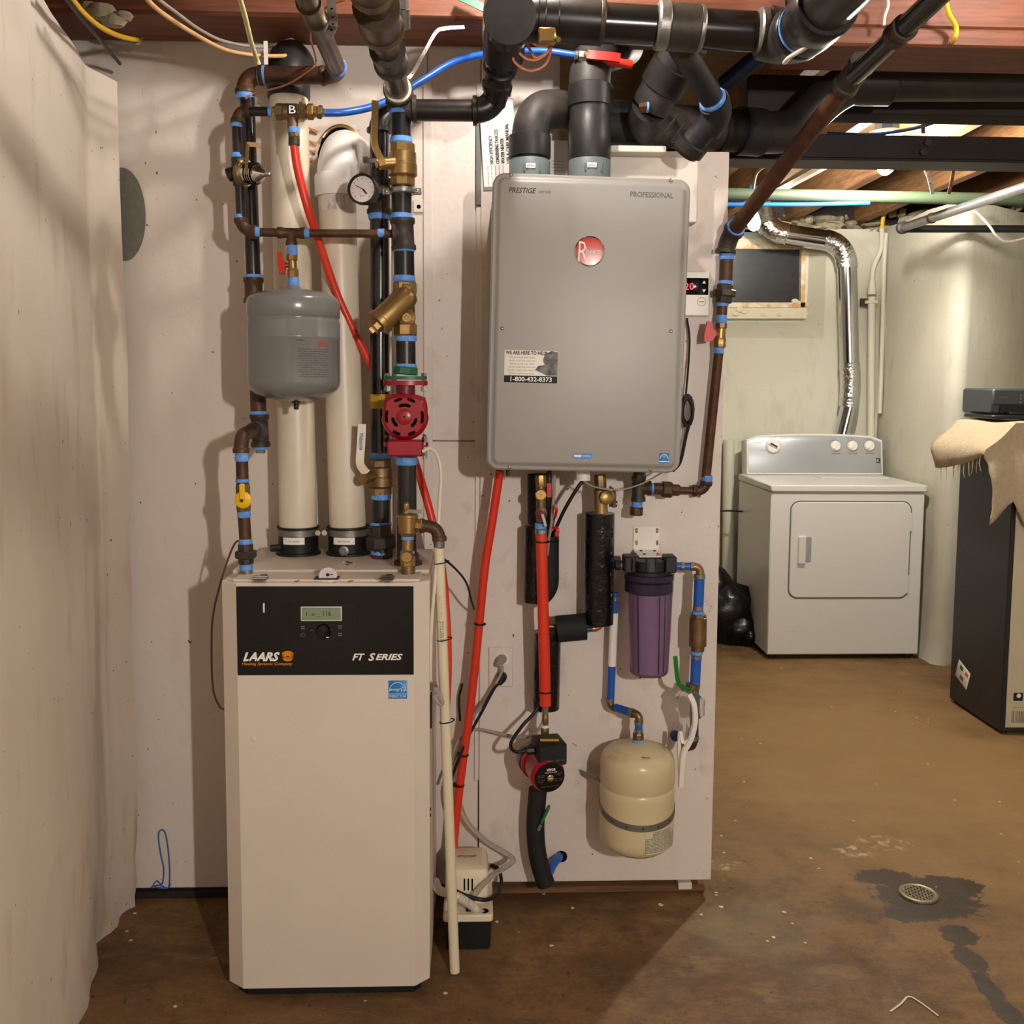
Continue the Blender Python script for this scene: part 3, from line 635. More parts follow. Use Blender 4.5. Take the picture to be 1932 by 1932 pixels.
# ================================================================ TANKLESS WATER HEATER
def heater():
    t = thing('water_heater', 'grey wall-hung tankless water heater with red round badge', 'water heater')
    Yh = 2.345; k = K(Yh)
    c = (P(929, 332, Yh)+P(1302, 340, Yh)+P(919, 882, Yh)+P(1286, 888, Yh))/4
    roll = .018; f = Fr(c, Vector((math.cos(roll), .02, -math.sin(roll))), Vector((math.sin(roll), 0, math.cos(roll))))
    W, H = 371*k, 552*k
    m = M(); m.rbox(f, W-.012, H-.012, .02, [(-.255, .01), (-.25, 0), (-.03, 0)], 6); build(m, 'case', 'heater_rim', t)
    m = M(); m.rbox(f, W, H, .03, [(-.035, .003), (-.03, 0), (-.006, 0), (-.002, .004), (-.0015, .010), (.0015, .0135), (.006, .0165), (.0085, .022)], 8); cov = build(m, 'front_cover', 'heater_grey', t)
    def L(px, py): p = P(px, py, Yh); v = p-f.o; return f.off(v.dot(f.x), v.dot(f.y))
    for px, py in ((964, 330), (1266, 339), (947, 620), (1265, 625), (961, 881), (1228, 886)):
        dd = .0085 if 600 < py < 640 else -.002
        q = L(px, py); m = M(); m.lathe(q.p(0, 0, dd), f.n, [(.0045, 0), (.0045, .002), (.002, .0035)], 12); build(m, 'screw', 'steel', cov)
    d = .0088
    text(cov, 'PRESTIGE', L(985, 361), 51*k, 9.5*k, 'ink', .3, .01, d=d); text(cov, 'series', L(1027, 363), 23*k, 7*k, 'ink_grey', 0, 0, d=d)
    text(cov, 'PROFESSIONAL', L(1229, 368.5), 81*k, 10*k, 'ink_grey', 0, .02, d=d)
    q = L(1111.5, 475); m = M(); m.lathe(q.p(0, 0, .0085), f.n, [(28*k, 0), (28*k, .002), (26.5*k, .003), (25.5*k, .002)], 36); bd = build(m, 'badge', 'chrome', cov)
    m = M(); m.lathe(q.p(0, 0, .0085), f.n, [(25.8*k, .001), (25.8*k, .0024), (20*k, .0029), (2*k, .003)], 36); build(m, 'badge_disc', 'badge_red', bd)
    text(bd, 'R', q.off(-13*k, -1*k), 17*k, 37*k, 'ink_white', .05, -.01, d=.0122); text(bd, 'heem', q.off(7.5*k, 0), 28*k, 15*k, 'ink_white', 0, -.01, d=.0122)
    # help sticker
    q = L(1001, 692); m = M(); m.box(q, 100*k, 60*k, .0085, .0089, .0001); s = build(m, 'help_sticker', 'label_white', cov)
    m = M(); m.box(q.off(0, -23.5*k), 100*k, 13*k, .0089, .0091, .0001); build(m, 'sticker_band', 'ink', s)
    text(s, 'WE ARE HERE TO HELP!', q.off(-9*k, 25.5*k), 78*k, 7*k, 'ink', 0, .03, d=.0093); text(s, '1-800-432-8373', q.off(1*k, -23.5*k), 78*k, 9*k, 'ink_white', 0, .02, d=.0094)
    ph = [(30, -16), (50, -16), (50, 28), (38, 30), (26, 24), (22, 12), (26, 4), (14, 2), (8, -6), (22, -12)]
    m = M(); m.poly(q, [(a*k, b*k) for a, b in ph], .0089, .0092); build(m, 'sticker_photo', 'photo_grey', s)
    random.seed(4)
    for r_ in range(6):
        text(s, 'iiinnin nniin inni nnini nnin'[:random.randint(22, 29)], q.off(-17*k, (17-r_*6)*k), random.uniform(44, 56)*k, 2.6*k, 'ink_grey', d=.0092, name='small_print')
    q = L(1098, 860); m = M(); m.rbox(q, 38*k, 11*k, 4*k, [(.0085, 0), (.0089, 0)]); s = build(m, 'blue_sticker', 'sticker_blue', cov)
    m = M(); m.box(q.off(-9*k, 0), 14*k, 4.5*k, .0089, .0091, .0001); build(m, 'sticker_band', 'ink_white', s); text(s, 'COMMERCIAL', q.off(8*k, 0), 17*k, 3.4*k, 'ink_white', d=.0092)
    q = L(1252, 864); m = M(); m.box(q, 19*k, 19*k, .0085, .0089, .0001); s = build(m, 'energy_sticker', 'sticker_blue', cov)
    m = M(); m.box(q.off(0, -6.5*k), 19*k, 2*k, .0089, .0091, .0001); build(m, 'sticker_line', 'ink_white', s)
    m = M(); m.tube([q.p(8*k*math.cos(a), -2*k+9*k*math.sin(a), .0091) for a in [math.pi*i/10 for i in range(11)]], .6*k, 4); build(m, 'sticker_arc', 'ink_white', s)
    # grey vent sockets on the top
    for px, py, dp in ((999, 308, 76), (1112, 307, 78)):
        Yc = 2.47; r = dp/2*K(Yc); o = P(px, py+24, Yc); ax = Vector((0, 0, 1)); Hh = P(px, py-2, Yc).z-o.z
        m = M(); m.lathe(o-ax*.03, ax, [(r, 0), (r, Hh+.03), (r*.95, Hh+.034)], 32); c_ = build(m, 'vent_socket', 'vent_grey', t)
        m = M(); m.box(Fr(o+Vector((0, -r-.0005, Hh*.42))), 18*k, 9*k, -.001, .0012, .0002); l_ = build(m, 'socket_label', 'label_white', c_)
        text(l_, 'INTAKE' if px < 1050 else 'EXHAUST', Fr(o+Vector((0, -r-.0005, Hh*.42))), 13*k, 3.4*k, 'ink', d=.0016)
        for s_ in (-.3, .45): m = M(); m.box(Fr(o+Vector((r*s_, -r*math.sqrt(1-s_*s_), Hh*.3))), .004, .02, -.003, .003); build(m, 'socket_rib', 'vent_grey', c_)
    # underside plate and stubs
    o = f.p(0, -H/2+.008, -.12); m = M(); m.box(Fr(o, f.x, f.y), W-.04, .01, -.1, .1); build(m, 'bottom_plate', 'dark_grey', t)
    for px, dp, h_ in ((1100, 30, 14), (1205, 22, 6)):
        p = P(px, 893, 2.46); m = M(); m.cyl(p+Vector((0, 0, .02)), p-Vector((0, 0, h_*k)), dp/2*k); build(m, 'stub', 'white_plastic' if px == 1100 else 'dark_iron', t)
    m = M(); p = P(958, 893, 2.40); m.cyl(p+Vector((0, 0, .02)), p-Vector((0, 0, .006)), .004); build(m, 'drain_pin', 'rubber', t)
    return t
HEATER = heater()
# ================================================================ PIPE FITTINGS
def pipe(th, a, b, d, Y, mt='black_iron', name='pipe', n=18):
    A, B = V(a, Y), V(b, Y); m = M(); m.cyl(A, B, d/2*K((A.y+B.y)/2), n=n); return build(m, name, mt, th)
def rimmed(m, A, B, r, rim=.0, n=18):
    """fitting barrel with thickened ends"""
    L = (B-A).length; q = min(.3, .010/L) if L else .2
    m.lathe(A, B-A, [(r*1.0, 0), (r*1.16, 0), (r*1.16, L*q), (r*1.02, L*q*1.4), (r*1.02, L*(1-q*1.4)), (r*1.16, L*(1-q)), (r*1.16, L), (r, L)], n)
def elbow(th, a, c, b, d, Y, mt='brown_iron', name='elbow', rad=None, rims=True):
    A, C, B = V(a, Y), V(c, Y), V(b, Y); k = K(C.y); r = d/2*k; m = M()
    R = rad*k if rad else max((A-C).length, (B-C).length)*.98
    m.tube(rpath([A, C, B], R, 9), r, 18)
    if rims:
        for p, q in ((A, C), (B, C)):
            ax = (q-p).normalized(); m.lathe(p, ax, [(r, 0), (r*1.17, 0), (r*1.17, .009), (r, .012)], 18)
    return build(m, name, mt, th, 50)
def tee(th, a, b, c, d, Y, mt='brown_iron', name='tee'):
    A, B, C = V(a, Y), V(b, Y), V(c, Y); k = K(A.y); r = d/2*k; m = M(); rimmed(m, A, B, r)
    mid = A+(B-A)*max(0, min(1, (C-A).dot(B-A)/(B-A).length_squared))
    L = (C-mid).length; m.lathe(mid, C-mid, [(r*.98, 0), (r*.98, L-.012), (r*1.16, L-.009), (r*1.16, L), (r, L)], 18)
    return build(m, name, mt, th, 50)
def sleeve(th, a, b, d, Y, mt='brown_iron', name='coupling'):
    A, B = V(a, Y), V(b, Y); m = M(); rimmed(m, A, B, d/2*K(A.y)); return build(m, name, mt, th)
def tape(th, a, d, Y, h=7, ax=None, mt='tape_blue'):
    """thread tape: a = centre px, h = length px along axis (default vertical)"""
    A = V(a, Y); k = K(A.y); ax = (ax or Vector((0, 0, 1))).normalized(); r = d/2*k; m = M(); h *= 1.35
    m.lathe(A-ax*(h/2*k), ax, [(r*.97, 0), (r*1.06, h*k*.25), (r*1.03, h*k*.6), (r*1.0, h*k)], 18); return build(m, 'thread_tape', mt, th)
def nut(th, a, b, d, Y, mt='dark_iron', n=8, name='nut'):
    A, B = V(a, Y), V(b, Y); m = M(); r = d/2*K(A.y); L = (B-A).length
    m.lathe(A, B-A, [(r*.93, 0), (r, L*.12), (r, L*.88), (r*.93, L)], n, math.pi/n); return build(m, name, mt, th, 20)
def union(th, a, b, d, Y, mt='dark_iron'):
    A, B = V(a, Y), V(b, Y); ax = B-A; nut(th, A+ax*.30, A+ax*.66, d*1.35, None, mt, 8, 'union_nut')
    m = M(); r = d/2*K(A.y); L = ax.length; m.lathe(A, ax, [(r*.85, 0), (r*.95, L*.04), (r*.95, L*.96), (r*.85, L)], 10); return build(m, 'union_body', mt, th, 25)
def hose(name, pts, d, Y, mt, label, cat, par=None, k=7, n=10):
    pts = [V(p, Y) for p in pts]; m = M(); m.tube(cr(pts, k), d/2*K(pts[0].y), n); o = build(m, name, mt, par)
    return tag(o, label, cat) if par is None else o
def tie(th, c, ax, r, name='cable_tie', tail=None):
    m = M(); ax = ax.normalized(); m.lathe(c-ax*.0022, ax, [(r*.98, 0), (r+.0018, 0), (r+.0018, .0044), (r*.98, .0044)], 20)
    x, y = perp(ax); m.ball(c+Vector((r+.002, -.002, 0)), .004, 8)
    if tail: m.tube([c+Vector((r, -.003, 0)), c+Vector((r, -.003, 0))+tail], .0016, 5)
    return build(m, name, 'tie_black', th)
Z = Vector((0, 0, 1)); X = Vector((1, 0, 0)); Yv = Vector((0, 1, 0))
# ---------------------------------------------------------------- gas line on the left
g = thing('gas_pipe', 'dark iron gas pipe run rising left of the grey tank to the ceiling', 'pipe')
Yg, Yb_ = 2.43, 2.25
pipe(g, (466, 1084, Yb_), (465, 1062, Yb_), 22, Yb_, 'zinc'); tape(g, (464.5, 1069), 24, Yb_, 9)
union(g, (464.5, 1064), (463, 1026), 30, Yb_); tape(g, (463, 1022), 24, Yb_, 8)
pipe(g, (464, 1030), (459, 958), 23, Yb_, 'brown_iron', 'nipple'); tape(g, (460.5, 970), 24, Yb_, 9)
pipe(g, (458, 920), (456, 855), 23, Yb_, 'brown_iron', 'nipple'); tape(g, (457.5, 907), 25, Yb_, 5); tape(g, (456, 862), 25, Yb_, 12)
elbow(g, (455, 854), (454, 822), (478, 812, 2.36), 27, Yb_, 'brown_iron')
m = M(); m.cyl(P(474, 813, 2.33), P(490, 812, Yg), 9*K(2.36)); build(m, 'nipple', 'dark_iron', g)
tee(g, (492, 843), (489, 782), (486, 813, 2.38), 31, Yg, 'dark_iron'); m = M(); m.lathe(P(486, 813, 2.375), -Yv, [(.018, 0), (.022, .002), (.022, .008), (.016, .009)], 20); build(m, 'tee_face', 'dark_iron', g)
tape(g, (491, 845), 27, Yg, 5); nut(g, (491.5, 847), (491.5, 855), 21, Yg, 'zinc', 4, 'plug')
pipe(g, (488, 785), (480, 570), 29, Yg, 'brown_iron'); tape(g, (488, 779), 31, Yg, 5)
sleeve(g, (479, 572), (478, 524), 32, Yg, 'brown_iron'); tape(g, (478, 522), 30, Yg, 5)
pipe(g, (478, 525), (466, 180), 27, Yg, 'black_gloss'); tape(g, (463, 181), 31, Yg, 9)
elbow(g, (463, 176), (461, 143), (497, 142), 32, Yg, 'brown_iron'); tape(g, (494, 142), 34, Yg, 10, X)
pipe(g, (490, 142), (618, 142), 32, Yg, 'brown_iron')
elbow(g, (606, 143), (640, 141, Yg), P(640, 141, Yg)+Vector((0, -.06, 0)), 31, Yg, 'brown_iron')
A = P(641, 141, Yg)+Vector((0, -.05, 0)); B = A+Vector((0, -2.6, .02)); m = M(); m.cyl(A, B, 16*K(2.4)); build(m, 'pipe', 'dull_pipe', g)
tape(g, A+Vector((0, -.006, 0)), 36, None, 6, Yv); C = A+Vector((0, -.30, .003)); m = M(); rimmed(m, C, C+Vector((0, -.09, 0)), 17*K(2.4)); build(m, 'coupling', 'dull_pipe', g)
v = thing('gas_valve', 'yellow-handled gas valve on the pipe above the boiler', 'valve')
nut(v, (460, 965), (458, 913), 27, Yb_, 'bronze', 8, 'valve_body'); Yq = Yb_-.02
o = P(459, 943, Yq); m = M(); m.lathe(o, -Yv, [(16*K(Yq), 0), (16*K(Yq), .004), (14*K(Yq), .006), (4*K(Yq), .007)], 28); build(m, 'dial', 'yellow_handle', v)
m = M(); m.box(Fr(P(458.5, 929, Yq)), 9*K(Yq), 34*K(Yq), .002, .014, .002); build(m, 'handle', 'yellow_handle', v)
m = M(); m.lathe(o, -Yv, [(.004, .006), (.004, .016)], 6); build(m, 'nut', 'dark_grey', v)
# ---------------------------------------------------------------- fill line
f = thing('fill_pipe', 'thin brown iron fill pipe with two elbows beside the gas pipe', 'pipe'); Yl = 2.35
elbow(f, (449, 233), (448, 210), (472, 209), 23, Yl); pipe(f, (468, 210), (516, 211), 17, Yl, 'black_iron', 'nipple'); tape(f, (446, 235), 20, Yl, 7); tape(f, (510, 211), 18, Yl, 5, X)
pipe(f, (446, 232), (449, 300), 18, Yl, 'black_iron', 'nipple'); tape(f, (447, 294), 20, Yl, 7)
pipe(f, (452, 345), (455, 412), 18, Yl, 'black_iron', 'nipple'); tape(f, (453, 409), 19, Yl, 6)
elbow(f, (454, 412), (457, 437), (483, 438), 22, Yl); tape(f, (483, 438), 18, Yl, 12, X)
pipe(f, (486, 438), (530, 439), 16, Yl, 'brown_iron', 'nipple'); tee(f, (524, 439), (575, 440), (550, 463), 18, Yl); tape(f, (579, 440), 17, Yl, 8, X)
pipe(f, (576, 440), (740, 441), 15, Yl, 'brown_iron'); tape(f, (719, 440), 16, Yl, 9, X)
pipe(f, (551, 462), (552, 482), 19, Yl, 'tape_blue', 'thread_tape'); pipe(f, (553, 522), (554, 548), 18, Yl, 'zinc', 'nipple'); tape(f, (554, 531), 20, Yl, 11)
v = thing('tank_valve', 'small brass valve with red lever above the grey tank', 'valve')
nut(v, (551, 480), (551, 492), 20, Yl, 'brass', 8, 'valve_end'); m = M(); m.cyl(P(551, 490, Yl), P(553, 512, Yl), 8*K(Yl)); build(m, 'valve_body', 'brass', v); nut(v, (552.5, 507), (553, 524), 21, Yl, 'brass', 8, 'valve_end')
m = M(); m.cyl(P(550, 500, Yl), P(536, 501, Yl), 4.5*K(Yl)); build(m, 'stem', 'brass', v)
k = K(Yl); fr = fpx(531, 498, Yl); m = M(); m.poly(fr, [(a*k, b*k) for a, b in ((-6, 21), (1, 21), (2, 9), (8, 4), (8, -5), (5, -19), (-4, -19), (-4, -8), (-7, -2))], -.006, .008); build(m, 'lever', 'red_handle', v, 20)
# pressure reducing valve
r_ = thing('pressure_reducer', 'bell-shaped pressure reducing valve with adjusting lever on the fill pipe', 'valve')
m = M(); m.cyl(P(448, 298, Yl), P(452, 350, Yl), 12*K(Yl)); build(m, 'valve_body', 'black_iron', r_)
m = M(); m.lathe(P(442, 326, Yl), P(428, 331, Yl)-P(442, 326, Yl), [(12*k, 0), (13*k, 6*k), (13*k, 12*k), (10*k, 14*k)], 8); build(m, 'strainer_cap', 'black_iron', r_)
ax = (P(512, 328, Yl-.045)-P(452, 325, Yl)).normalized()
m = M(); m.lathe(P(455, 326, Yl), ax, [(14*k, -4*k), (27*k, 4*k), (27*k, 8*k), (22*k, 9*k), (22*k, 12*k), (13*k, 22*k)], 26); build(m, 'bell_base', 'bronze', r_)
m = M(); m.lathe(P(455, 326, Yl), ax, [(24*k, 8.5*k), (24*k, 11*k), (19*k, 14*k), (19*k, 34*k), (16*k, 46*k), (7*k, 54*k), (5*k, 58*k)], 26); build(m, 'bonnet', 'chrome', r_)
m = M(); m.lathe(P(455, 326, Yl), ax, [(4*k, 54*k), (4*k, 68*k), (2*k, 70*k)], 8); build(m, 'adjusting_screw', 'steel', r_)
for i in range(4): m = M(); q = P(455, 326, Yl)+ax*((20+i*5)*k); m.lathe(q, ax, [(19.4*k, 0), (19.6*k, 1*k), (19.6*k, 2.4*k), (19.4*k, 3*k)], 26); build(m, 'bonnet_slot', 'hole', r_)
m = M(); m.bar(P(464, 330, Yl-.06), P(467, 272, Yl-.05), 5*k, .003); build(m, 'fast_fill_lever', 'brass_bright', r_); m = M(); m.bar(P(466, 272, Yl-.05), P(492, 274, Yl-.04), 8*k, .003); build(m, 'lever_top', 'bronze', r_)
# backflow preventer with the feed hoses
bk = thing('backflow_preventer', 'brass backflow preventer between blue and red hoses', 'valve')
nut(bk, (514, 211), (523, 211), 19, Yl, 'brass_bright', 8, 'union_end'); nut(bk, (521, 211), (534, 211), 31, Yl, 'bronze', 6, 'union_nut')
m = M(); k = K(Yl); m.lathe(P(530, 211, Yl), X, [(10*k, 0), (15*k, 6*k), (15*k, 30*k), (11*k, 40*k), (11*k, 50*k)], 18); build(m, 'valve_body', 'bronze', bk)
m = M(); m.lathe(P(566, 211, Yl), X, [(18*k, 0), (18*k, 6*k), (15*k, 7*k), (15*k, 11*k)], 6); build(m, 'body_nut', 'bronze', bk)
nut(bk, (580, 211), (592, 211), 30, Yl, 'brass', 6, 'union_nut'); nut(bk, (592, 211), (600, 211), 20, Yl, 'brass_bright', 8, 'union_end'); nut(bk, (600, 211), (608, 212), 25, Yl, 'bronze', 6, 'union_nut'); nut(bk, (607, 212), (614, 213), 15, Yl, 'steel', 10, 'crimp_ring')
m = M(); m.box(fpx(552, 207, Yl-.022), 18*k, 18*k, 0, .002); tg = build(m, 'tag_plate', 'rubber', bk); text(tg, 'B', fpx(552, 207, Yl-.022), 12*k, 14*k, 'ink_white', d=.0024)
m = M(); m.cyl(P(552, 220, Yl), P(553, 242, Yl), 10*k); build(m, 'vent_outlet', 'bronze', bk); tape(bk, (554, 246), 21, Yl, 8)
nut(bk, (554, 250), (555, 260), 21, Yl, 'bronze', 8, 'reducer'); nut(bk, (555, 260), (555, 275), 21, Yl, 'dark_iron', 14, 'coupling')
hose('pex_tube', [(612, 213, Yl), (650, 212, 2.36), (700, 202, 2.40), (745, 183, 2.44), (800, 150, 2.47), (850, 120, 2.49), (900, 105, 2.49), (960, 98, 2.48), (1030, 97, 2.46), (1085, 104, 2.45)], 14, Yl, 'pex_blue', 'blue plastic tube arching from the brass backflow preventer behind the ceiling pipes', 'tube')
hose('pex_tube', [(555, 272, Yl), (562, 320, 2.36), (580, 390, 2.37), (600, 450, 2.41), (630, 540, 2.45), (665, 620, 2.47), (700, 690, 2.49), (740, 780, 2.52), (775, 850, 2.50), (800, 925, 2.46), (822, 1010, 2.44), (836, 1090, 2.42), (843, 1180, 2.40), (845, 1260, 2.39), (841, 1352, 2.38)], 16, Yl, 'pex_red', 'red plastic tube running diagonally behind the gauge and down beside the boiler', 'tube')
# grey expansion tank
def tank(name, label, x0, x1, ytop, ybot, Yc, mt, prof):
    t = thing(name, label, 'tank'); cx = (x0+x1)/2; k = K(Yc); r = (x1-x0)/2*k
    b_ = P(cx, ybot, Yc); H = P(cx, ytop, Yc).z-b_.z
    m = M(); m.lathe(b_, Z, [(r*a, H*h) for a, h in prof], 44); o = build(m, 'shell', mt, t, 50); return t, o, b_, H, r, k
PR = [(.08, 0), (.35, .006), (.62, .03), (.80, .06), (.93, .10), (.985, .14), (1, .18), (1, .555), (1.006, .56), (1.006, .57), (1, .575), (1, .70), (.985, .715), (.975, .725), (.975, .735), (.985, .745), (1, .755), (1, .87), (.975, .905), (.90, .935), (.6, .975), (.3, .995), (.1, 1.0)]
t, sh, tb, H, r, k = tank('expansion_tank', 'grey steel expansion tank hanging above the boiler', 470, 641, 545, 757, Yl-.005, 'tank_grey', PR)
m = M(); m.lathe(tb+Vector((.004, 0, 0)), -Z, [(.010, -.002), (.010, .004), (.006, .005), (.006, .018), (.003, .02)], 12); build(m, 'valve_cap', 'rubber', t)
m = M(); m.lathe(tb+Vector((0, 0, H*.985)), Z, [(.03, 0), (.016, .008), (.013, .012)], 20); build(m, 'neck', 'tank_grey', t)
def wrapped(par, s, ang, z, wd, ht, c, rr, mt='ink', bold=0., name='small_print'):
    o = text(par, s, Fr(Vector((0, 0, z))), wd, ht, mt, 0, bold, name, d=0)
    for v in o.data.vertices:
        a = ang+v.co.x/rr; v.co = Vector((c.x+(rr+.0006)*math.sin(a), c.y-(rr+.0006)*math.cos(a), v.co.z))
random.seed(9)
wrapped(sh, 'EXPANSION', .32, tb.z+H*.53, .018, .003, tb, r); wrapped(sh, 'EXTROL', .85, tb.z+H*.50, .03, .012, tb, r, 'ink_red', .02)
for i in range(13): wrapped(sh, random.choice(('nin inni nin nnini innin nn', 'MAXIMUM nin nini nn inni', 'inni nnin WARNING nin inn')), .62, tb.z+H*(.455-i*.0195), .075-.012*(i % 3 == 2), .0023, tb, r)
# ---------------------------------------------------------------- supply riser
s = thing('supply_pipe', 'thick black iron supply pipe rising through the red pump to the ceiling', 'pipe'); Ys = 2.35
pipe(s, (768, 1052), (767, 862), 38, Ys, 'black_gloss'); tape(s, (767, 869), 40, Ys, 12)
m = M(); o = F(770, 1062, ZT+.009); m.lathe(Vector((P(770, 1060, Ys).x, Ys, ZT+.006)), Z, [(.034, 0), (.034, .012), (.026, .014), (.026, .03)], 20); build(m, 'floor_flange', 'dark_iron', s)
pipe(s, (766, 700), (765, 632), 37, Ys); tape(s, (766, 638), 39, Ys, 9); tape(s, (766, 692), 39, Ys, 8)
pipe(s, (763, 533), (762, 468), 38, Ys); tape(s, (762.5, 526), 40, Ys, 8); tape(s, (762, 473), 39, Ys, 4)
tee(s, (762, 472), (759, 413), (742, 441), 40, Ys, 'dark_iron'); tape(s, (758, 409), 39, Ys, 8)
pipe(s, (758, 415), (758, 350), 37, Ys); pipe(s, (757, 275), (756, 200), 37, Ys); tape(s, (757, 266), 40, Ys, 9); tape(s, (756, 212), 41, Ys, 6)
# tee towards the ceiling main and elbow that runs over the viewer
tee(s, (756, 207), (755, 176), (786, 206), 43, Ys, 'dark_iron', 'tee')
pipe(s, (776, 208), (905, 209), 39, Ys, 'black_iron', 'pipe')
A = P(755, 184, Ys); elbow(s, (755, 196), A, A+Vector((0, -.065, .0)), 46, Ys, 'dark_iron')
B = A+Vector((0, -2.6, 0)); m = M(); m.cyl(A, B, 20*K(Ys)); build(m, 'pipe', 'dull_pipe', s); m = M(); m.lathe(A+Vector((0, -.066, 0)), -Yv, [(.031, 0), (.031, .006)], 24); build(m, 'thread_tape', 'cable_white', s)
for i, (d0, L_, r2) in enumerate(((.24, .09, 25), (.44, .11, 29), (.62, .10, 27))):
    C = A+Vector((0, -d0, 0)); m = M(); rimmed(m, C, C+Vector((0, -L_, 0)), r2*K(Ys)); build(m, 'coupling', 'dull_pipe' if i else 'dark_iron', s)
C = A+Vector((.035, -.36, .03)); m = M(); m.cyl(C, C+Vector((.0, -.02, .03)), .013); m.cyl(C+Vector((0, -.02, .03)), C+Vector((0, -.03, .05)), .011, n=6); build(m, 'bleed_plug', 'zinc', s)
elbow(s, (892, 209), (930, 209), P(930, 209, Ys)+Vector((.01, -.0, .05)), 46, Ys, 'black_iron')
A = P(932, 196, Ys); B = P(944, 128, 2.29); m = M(); m.cyl(A, B, 22*K(Ys)); build(m, 'pipe', 'black_iron', s); m = M(); rimmed(m, A+(B-A)*.45, B, 24*K(Ys)); build(m, 'coupling', 'black_iron', s)
elbow(s, B, P(948, 100, 2.24), P(955, 45, 2.14), 56, 2.25, 'black_iron'); m = M(); m.cyl(P(944, 128, 2.29), P(950, 90, 2.22), 22*K(2.3)); build(m, 'nipple', 'black_iron', s)
# unions at the boiler
union(s, (722, 1052, 2.44), (717, 990, 2.44), 44, 2.44, 'dark_iron')
# pump
pm = thing('pump', 'red circulator pump with slotted round motor cover under green flange', 'pump'); Yp = Ys; k = K(Yp)
def oval(m, fr, w_, h_, d0, d1, n=28): m.rings([[fr.p(w_/2*math.cos(2*math.pi*i/n), h_/2*math.sin(2*math.pi*i/n), d) for i in range(n)] for d in (d0, d1)])
zf = Fr(P(765, 713, Yp), X, Yv)
m = M(); oval(m, zf, 80*k, 52*k, -.004, .004); nut(pm, (765, 707), (766, 692), 48, Yp, 'green_paint', 8, 'flange_hub'); build(m, 'companion_flange', 'green_paint', pm)
zf = Fr(P(765, 722, Yp), X, Yv); m = M(); oval(m, zf, 83*k, 54*k, -.006, .005); build(m, 'pump_flange', 'red_paint', pm)
for dx in (-34, 35):
    q = P(765+dx, 715, Yp); m = M(); m.cyl(q+Z*.006, q+Z*.014, 6*k, n=6); m.cyl(q-Z*.030, q+Z*.01, 3.5*k, n=8); build(m, 'bolt', 'steel', pm); m = M(); m.cyl(q-Z*.028, q-Z*.018, 6.5*k, n=6); build(m, 'nut', 'chrome', pm)
m = M(); m.cyl(P(765, 724, Yp), P(765, 745, Yp), 18*k); m.cyl(P(766, 830, Yp), P(767, 864, Yp), 20*k); build(m, 'volute_neck', 'red_dark', pm)
fr = fpx(764, 786, Yp-.05, .02)
m = M(); m.lathe(fr.p(0, 0, -.05), fr.n, [(38*k, 0), (41*k, .01), (41*k, .05)], 36); build(m, 'volute', 'red_dark', pm)
def cover(i):
    pts = []
    for j in range(48):
        a = 2*math.pi*j/48; c_, s_ = math.cos(a), math.sin(a); rr = 41.5/max(abs(c_)**4+abs(s_)**4, .0001)**.25 if s_ > 0 else 43.5
        rr = min(rr, 49); pts.append(((rr*k-i)*c_, (rr*k-i)*s_))
    return pts
m = M(); m.lay(fr, cover, [(-.012, .002), (-.008, 0), (.004, 0), (.010, .004), (.016, .010)]); cv = build(m, 'motor_cover', 'red_paint', pm, 45)
m = M(); m.lathe(fr.p(0, 0, .016), fr.n, [(14.5*k, 0), (14.5*k, .005), (12*k, .007), (2*k, .007)], 30); build(m, 'motor_hub', 'red_paint', cv)
m = M(); m.lathe(fr.p(0, 0, .0228), fr.n, [(1.6*k, 0), (1.6*k, .0006)], 10); build(m, 'hub_hole', 'hole', cv)
def slot(a0, a1, rr, w_):
    m = M(); rs = []
    for i in range(9):
        a = math.radians(a0+(a1-a0)*i/8); ww = w_*(1 if 0 < i < 8 else .5)
        rs.append([fr.p((rr+q)*k*math.cos(a), (rr+q)*k*math.sin(a), d) for q, d in ((-ww, .0145), (ww, .0145), (ww, .0168), (-ww, .0168))])
    m.rings(rs); build(m, 'vent_slot', 'hole', cv)
for a0, a1, rr, w_ in ((55, 82, 33, 2.6), (98, 125, 33, 2.6), (160, 200, 33, 2.6), (-20, 20, 33, 2.6), (232, 258, 33, 2.6), (282, 308, 33, 2.6), (60, 120, 21.5, 3), (185, 235, 21.5, 3), (305, 355, 21.5, 3)): slot(a0, a1, rr, w_)
for a, b in ((-33, 36), (35, 34), (36, -34), (-34, -37)): screw(cv, fr.p(a*k, b*k, .006), 3*k, fr.n, 'red_dark')
m = M(); m.box(fpx(764, 846, Yp-.075), 66*k, 30*k, -.05, 0, .004); build(m, 'junction_box', 'red_paint', pm)
m = M(); m.box(fpx(764, 833, Yp-.074), 66*k, 3*k, -.05, -.002, .0005); build(m, 'box_gap', 'hole', pm)
zf = Fr(P(766, 838, Yp-.01), X, Yv); m = M(); oval(m, zf, 84*k, 50*k, -.005, .005); build(m, 'pump_flange', 'red_paint', pm)
for y in (830, 856): q = P(801, y, Yp-.03); m = M(); m.cyl(q-Z*.006, q+Z*.006, 6*k, n=6); m.cyl(q-Z*.012, q+Z*.012, 3.5*k); build(m, 'bolt', 'steel', pm)
hose('power_lead', [(797, 852, Yp-.08), (812, 846, Yp-.08), (825, 860, Yp-.07), (832, 890, Yp-.07), (830, 940, 2.28), (826, 1010, 2.262), (822, 1080, 2.25), (814, 1180, 2.24), (812, 1280, 2.24), (816, 1290, 2.24)], 7, Yp, 'cord_cream', '', 'cord', pm)
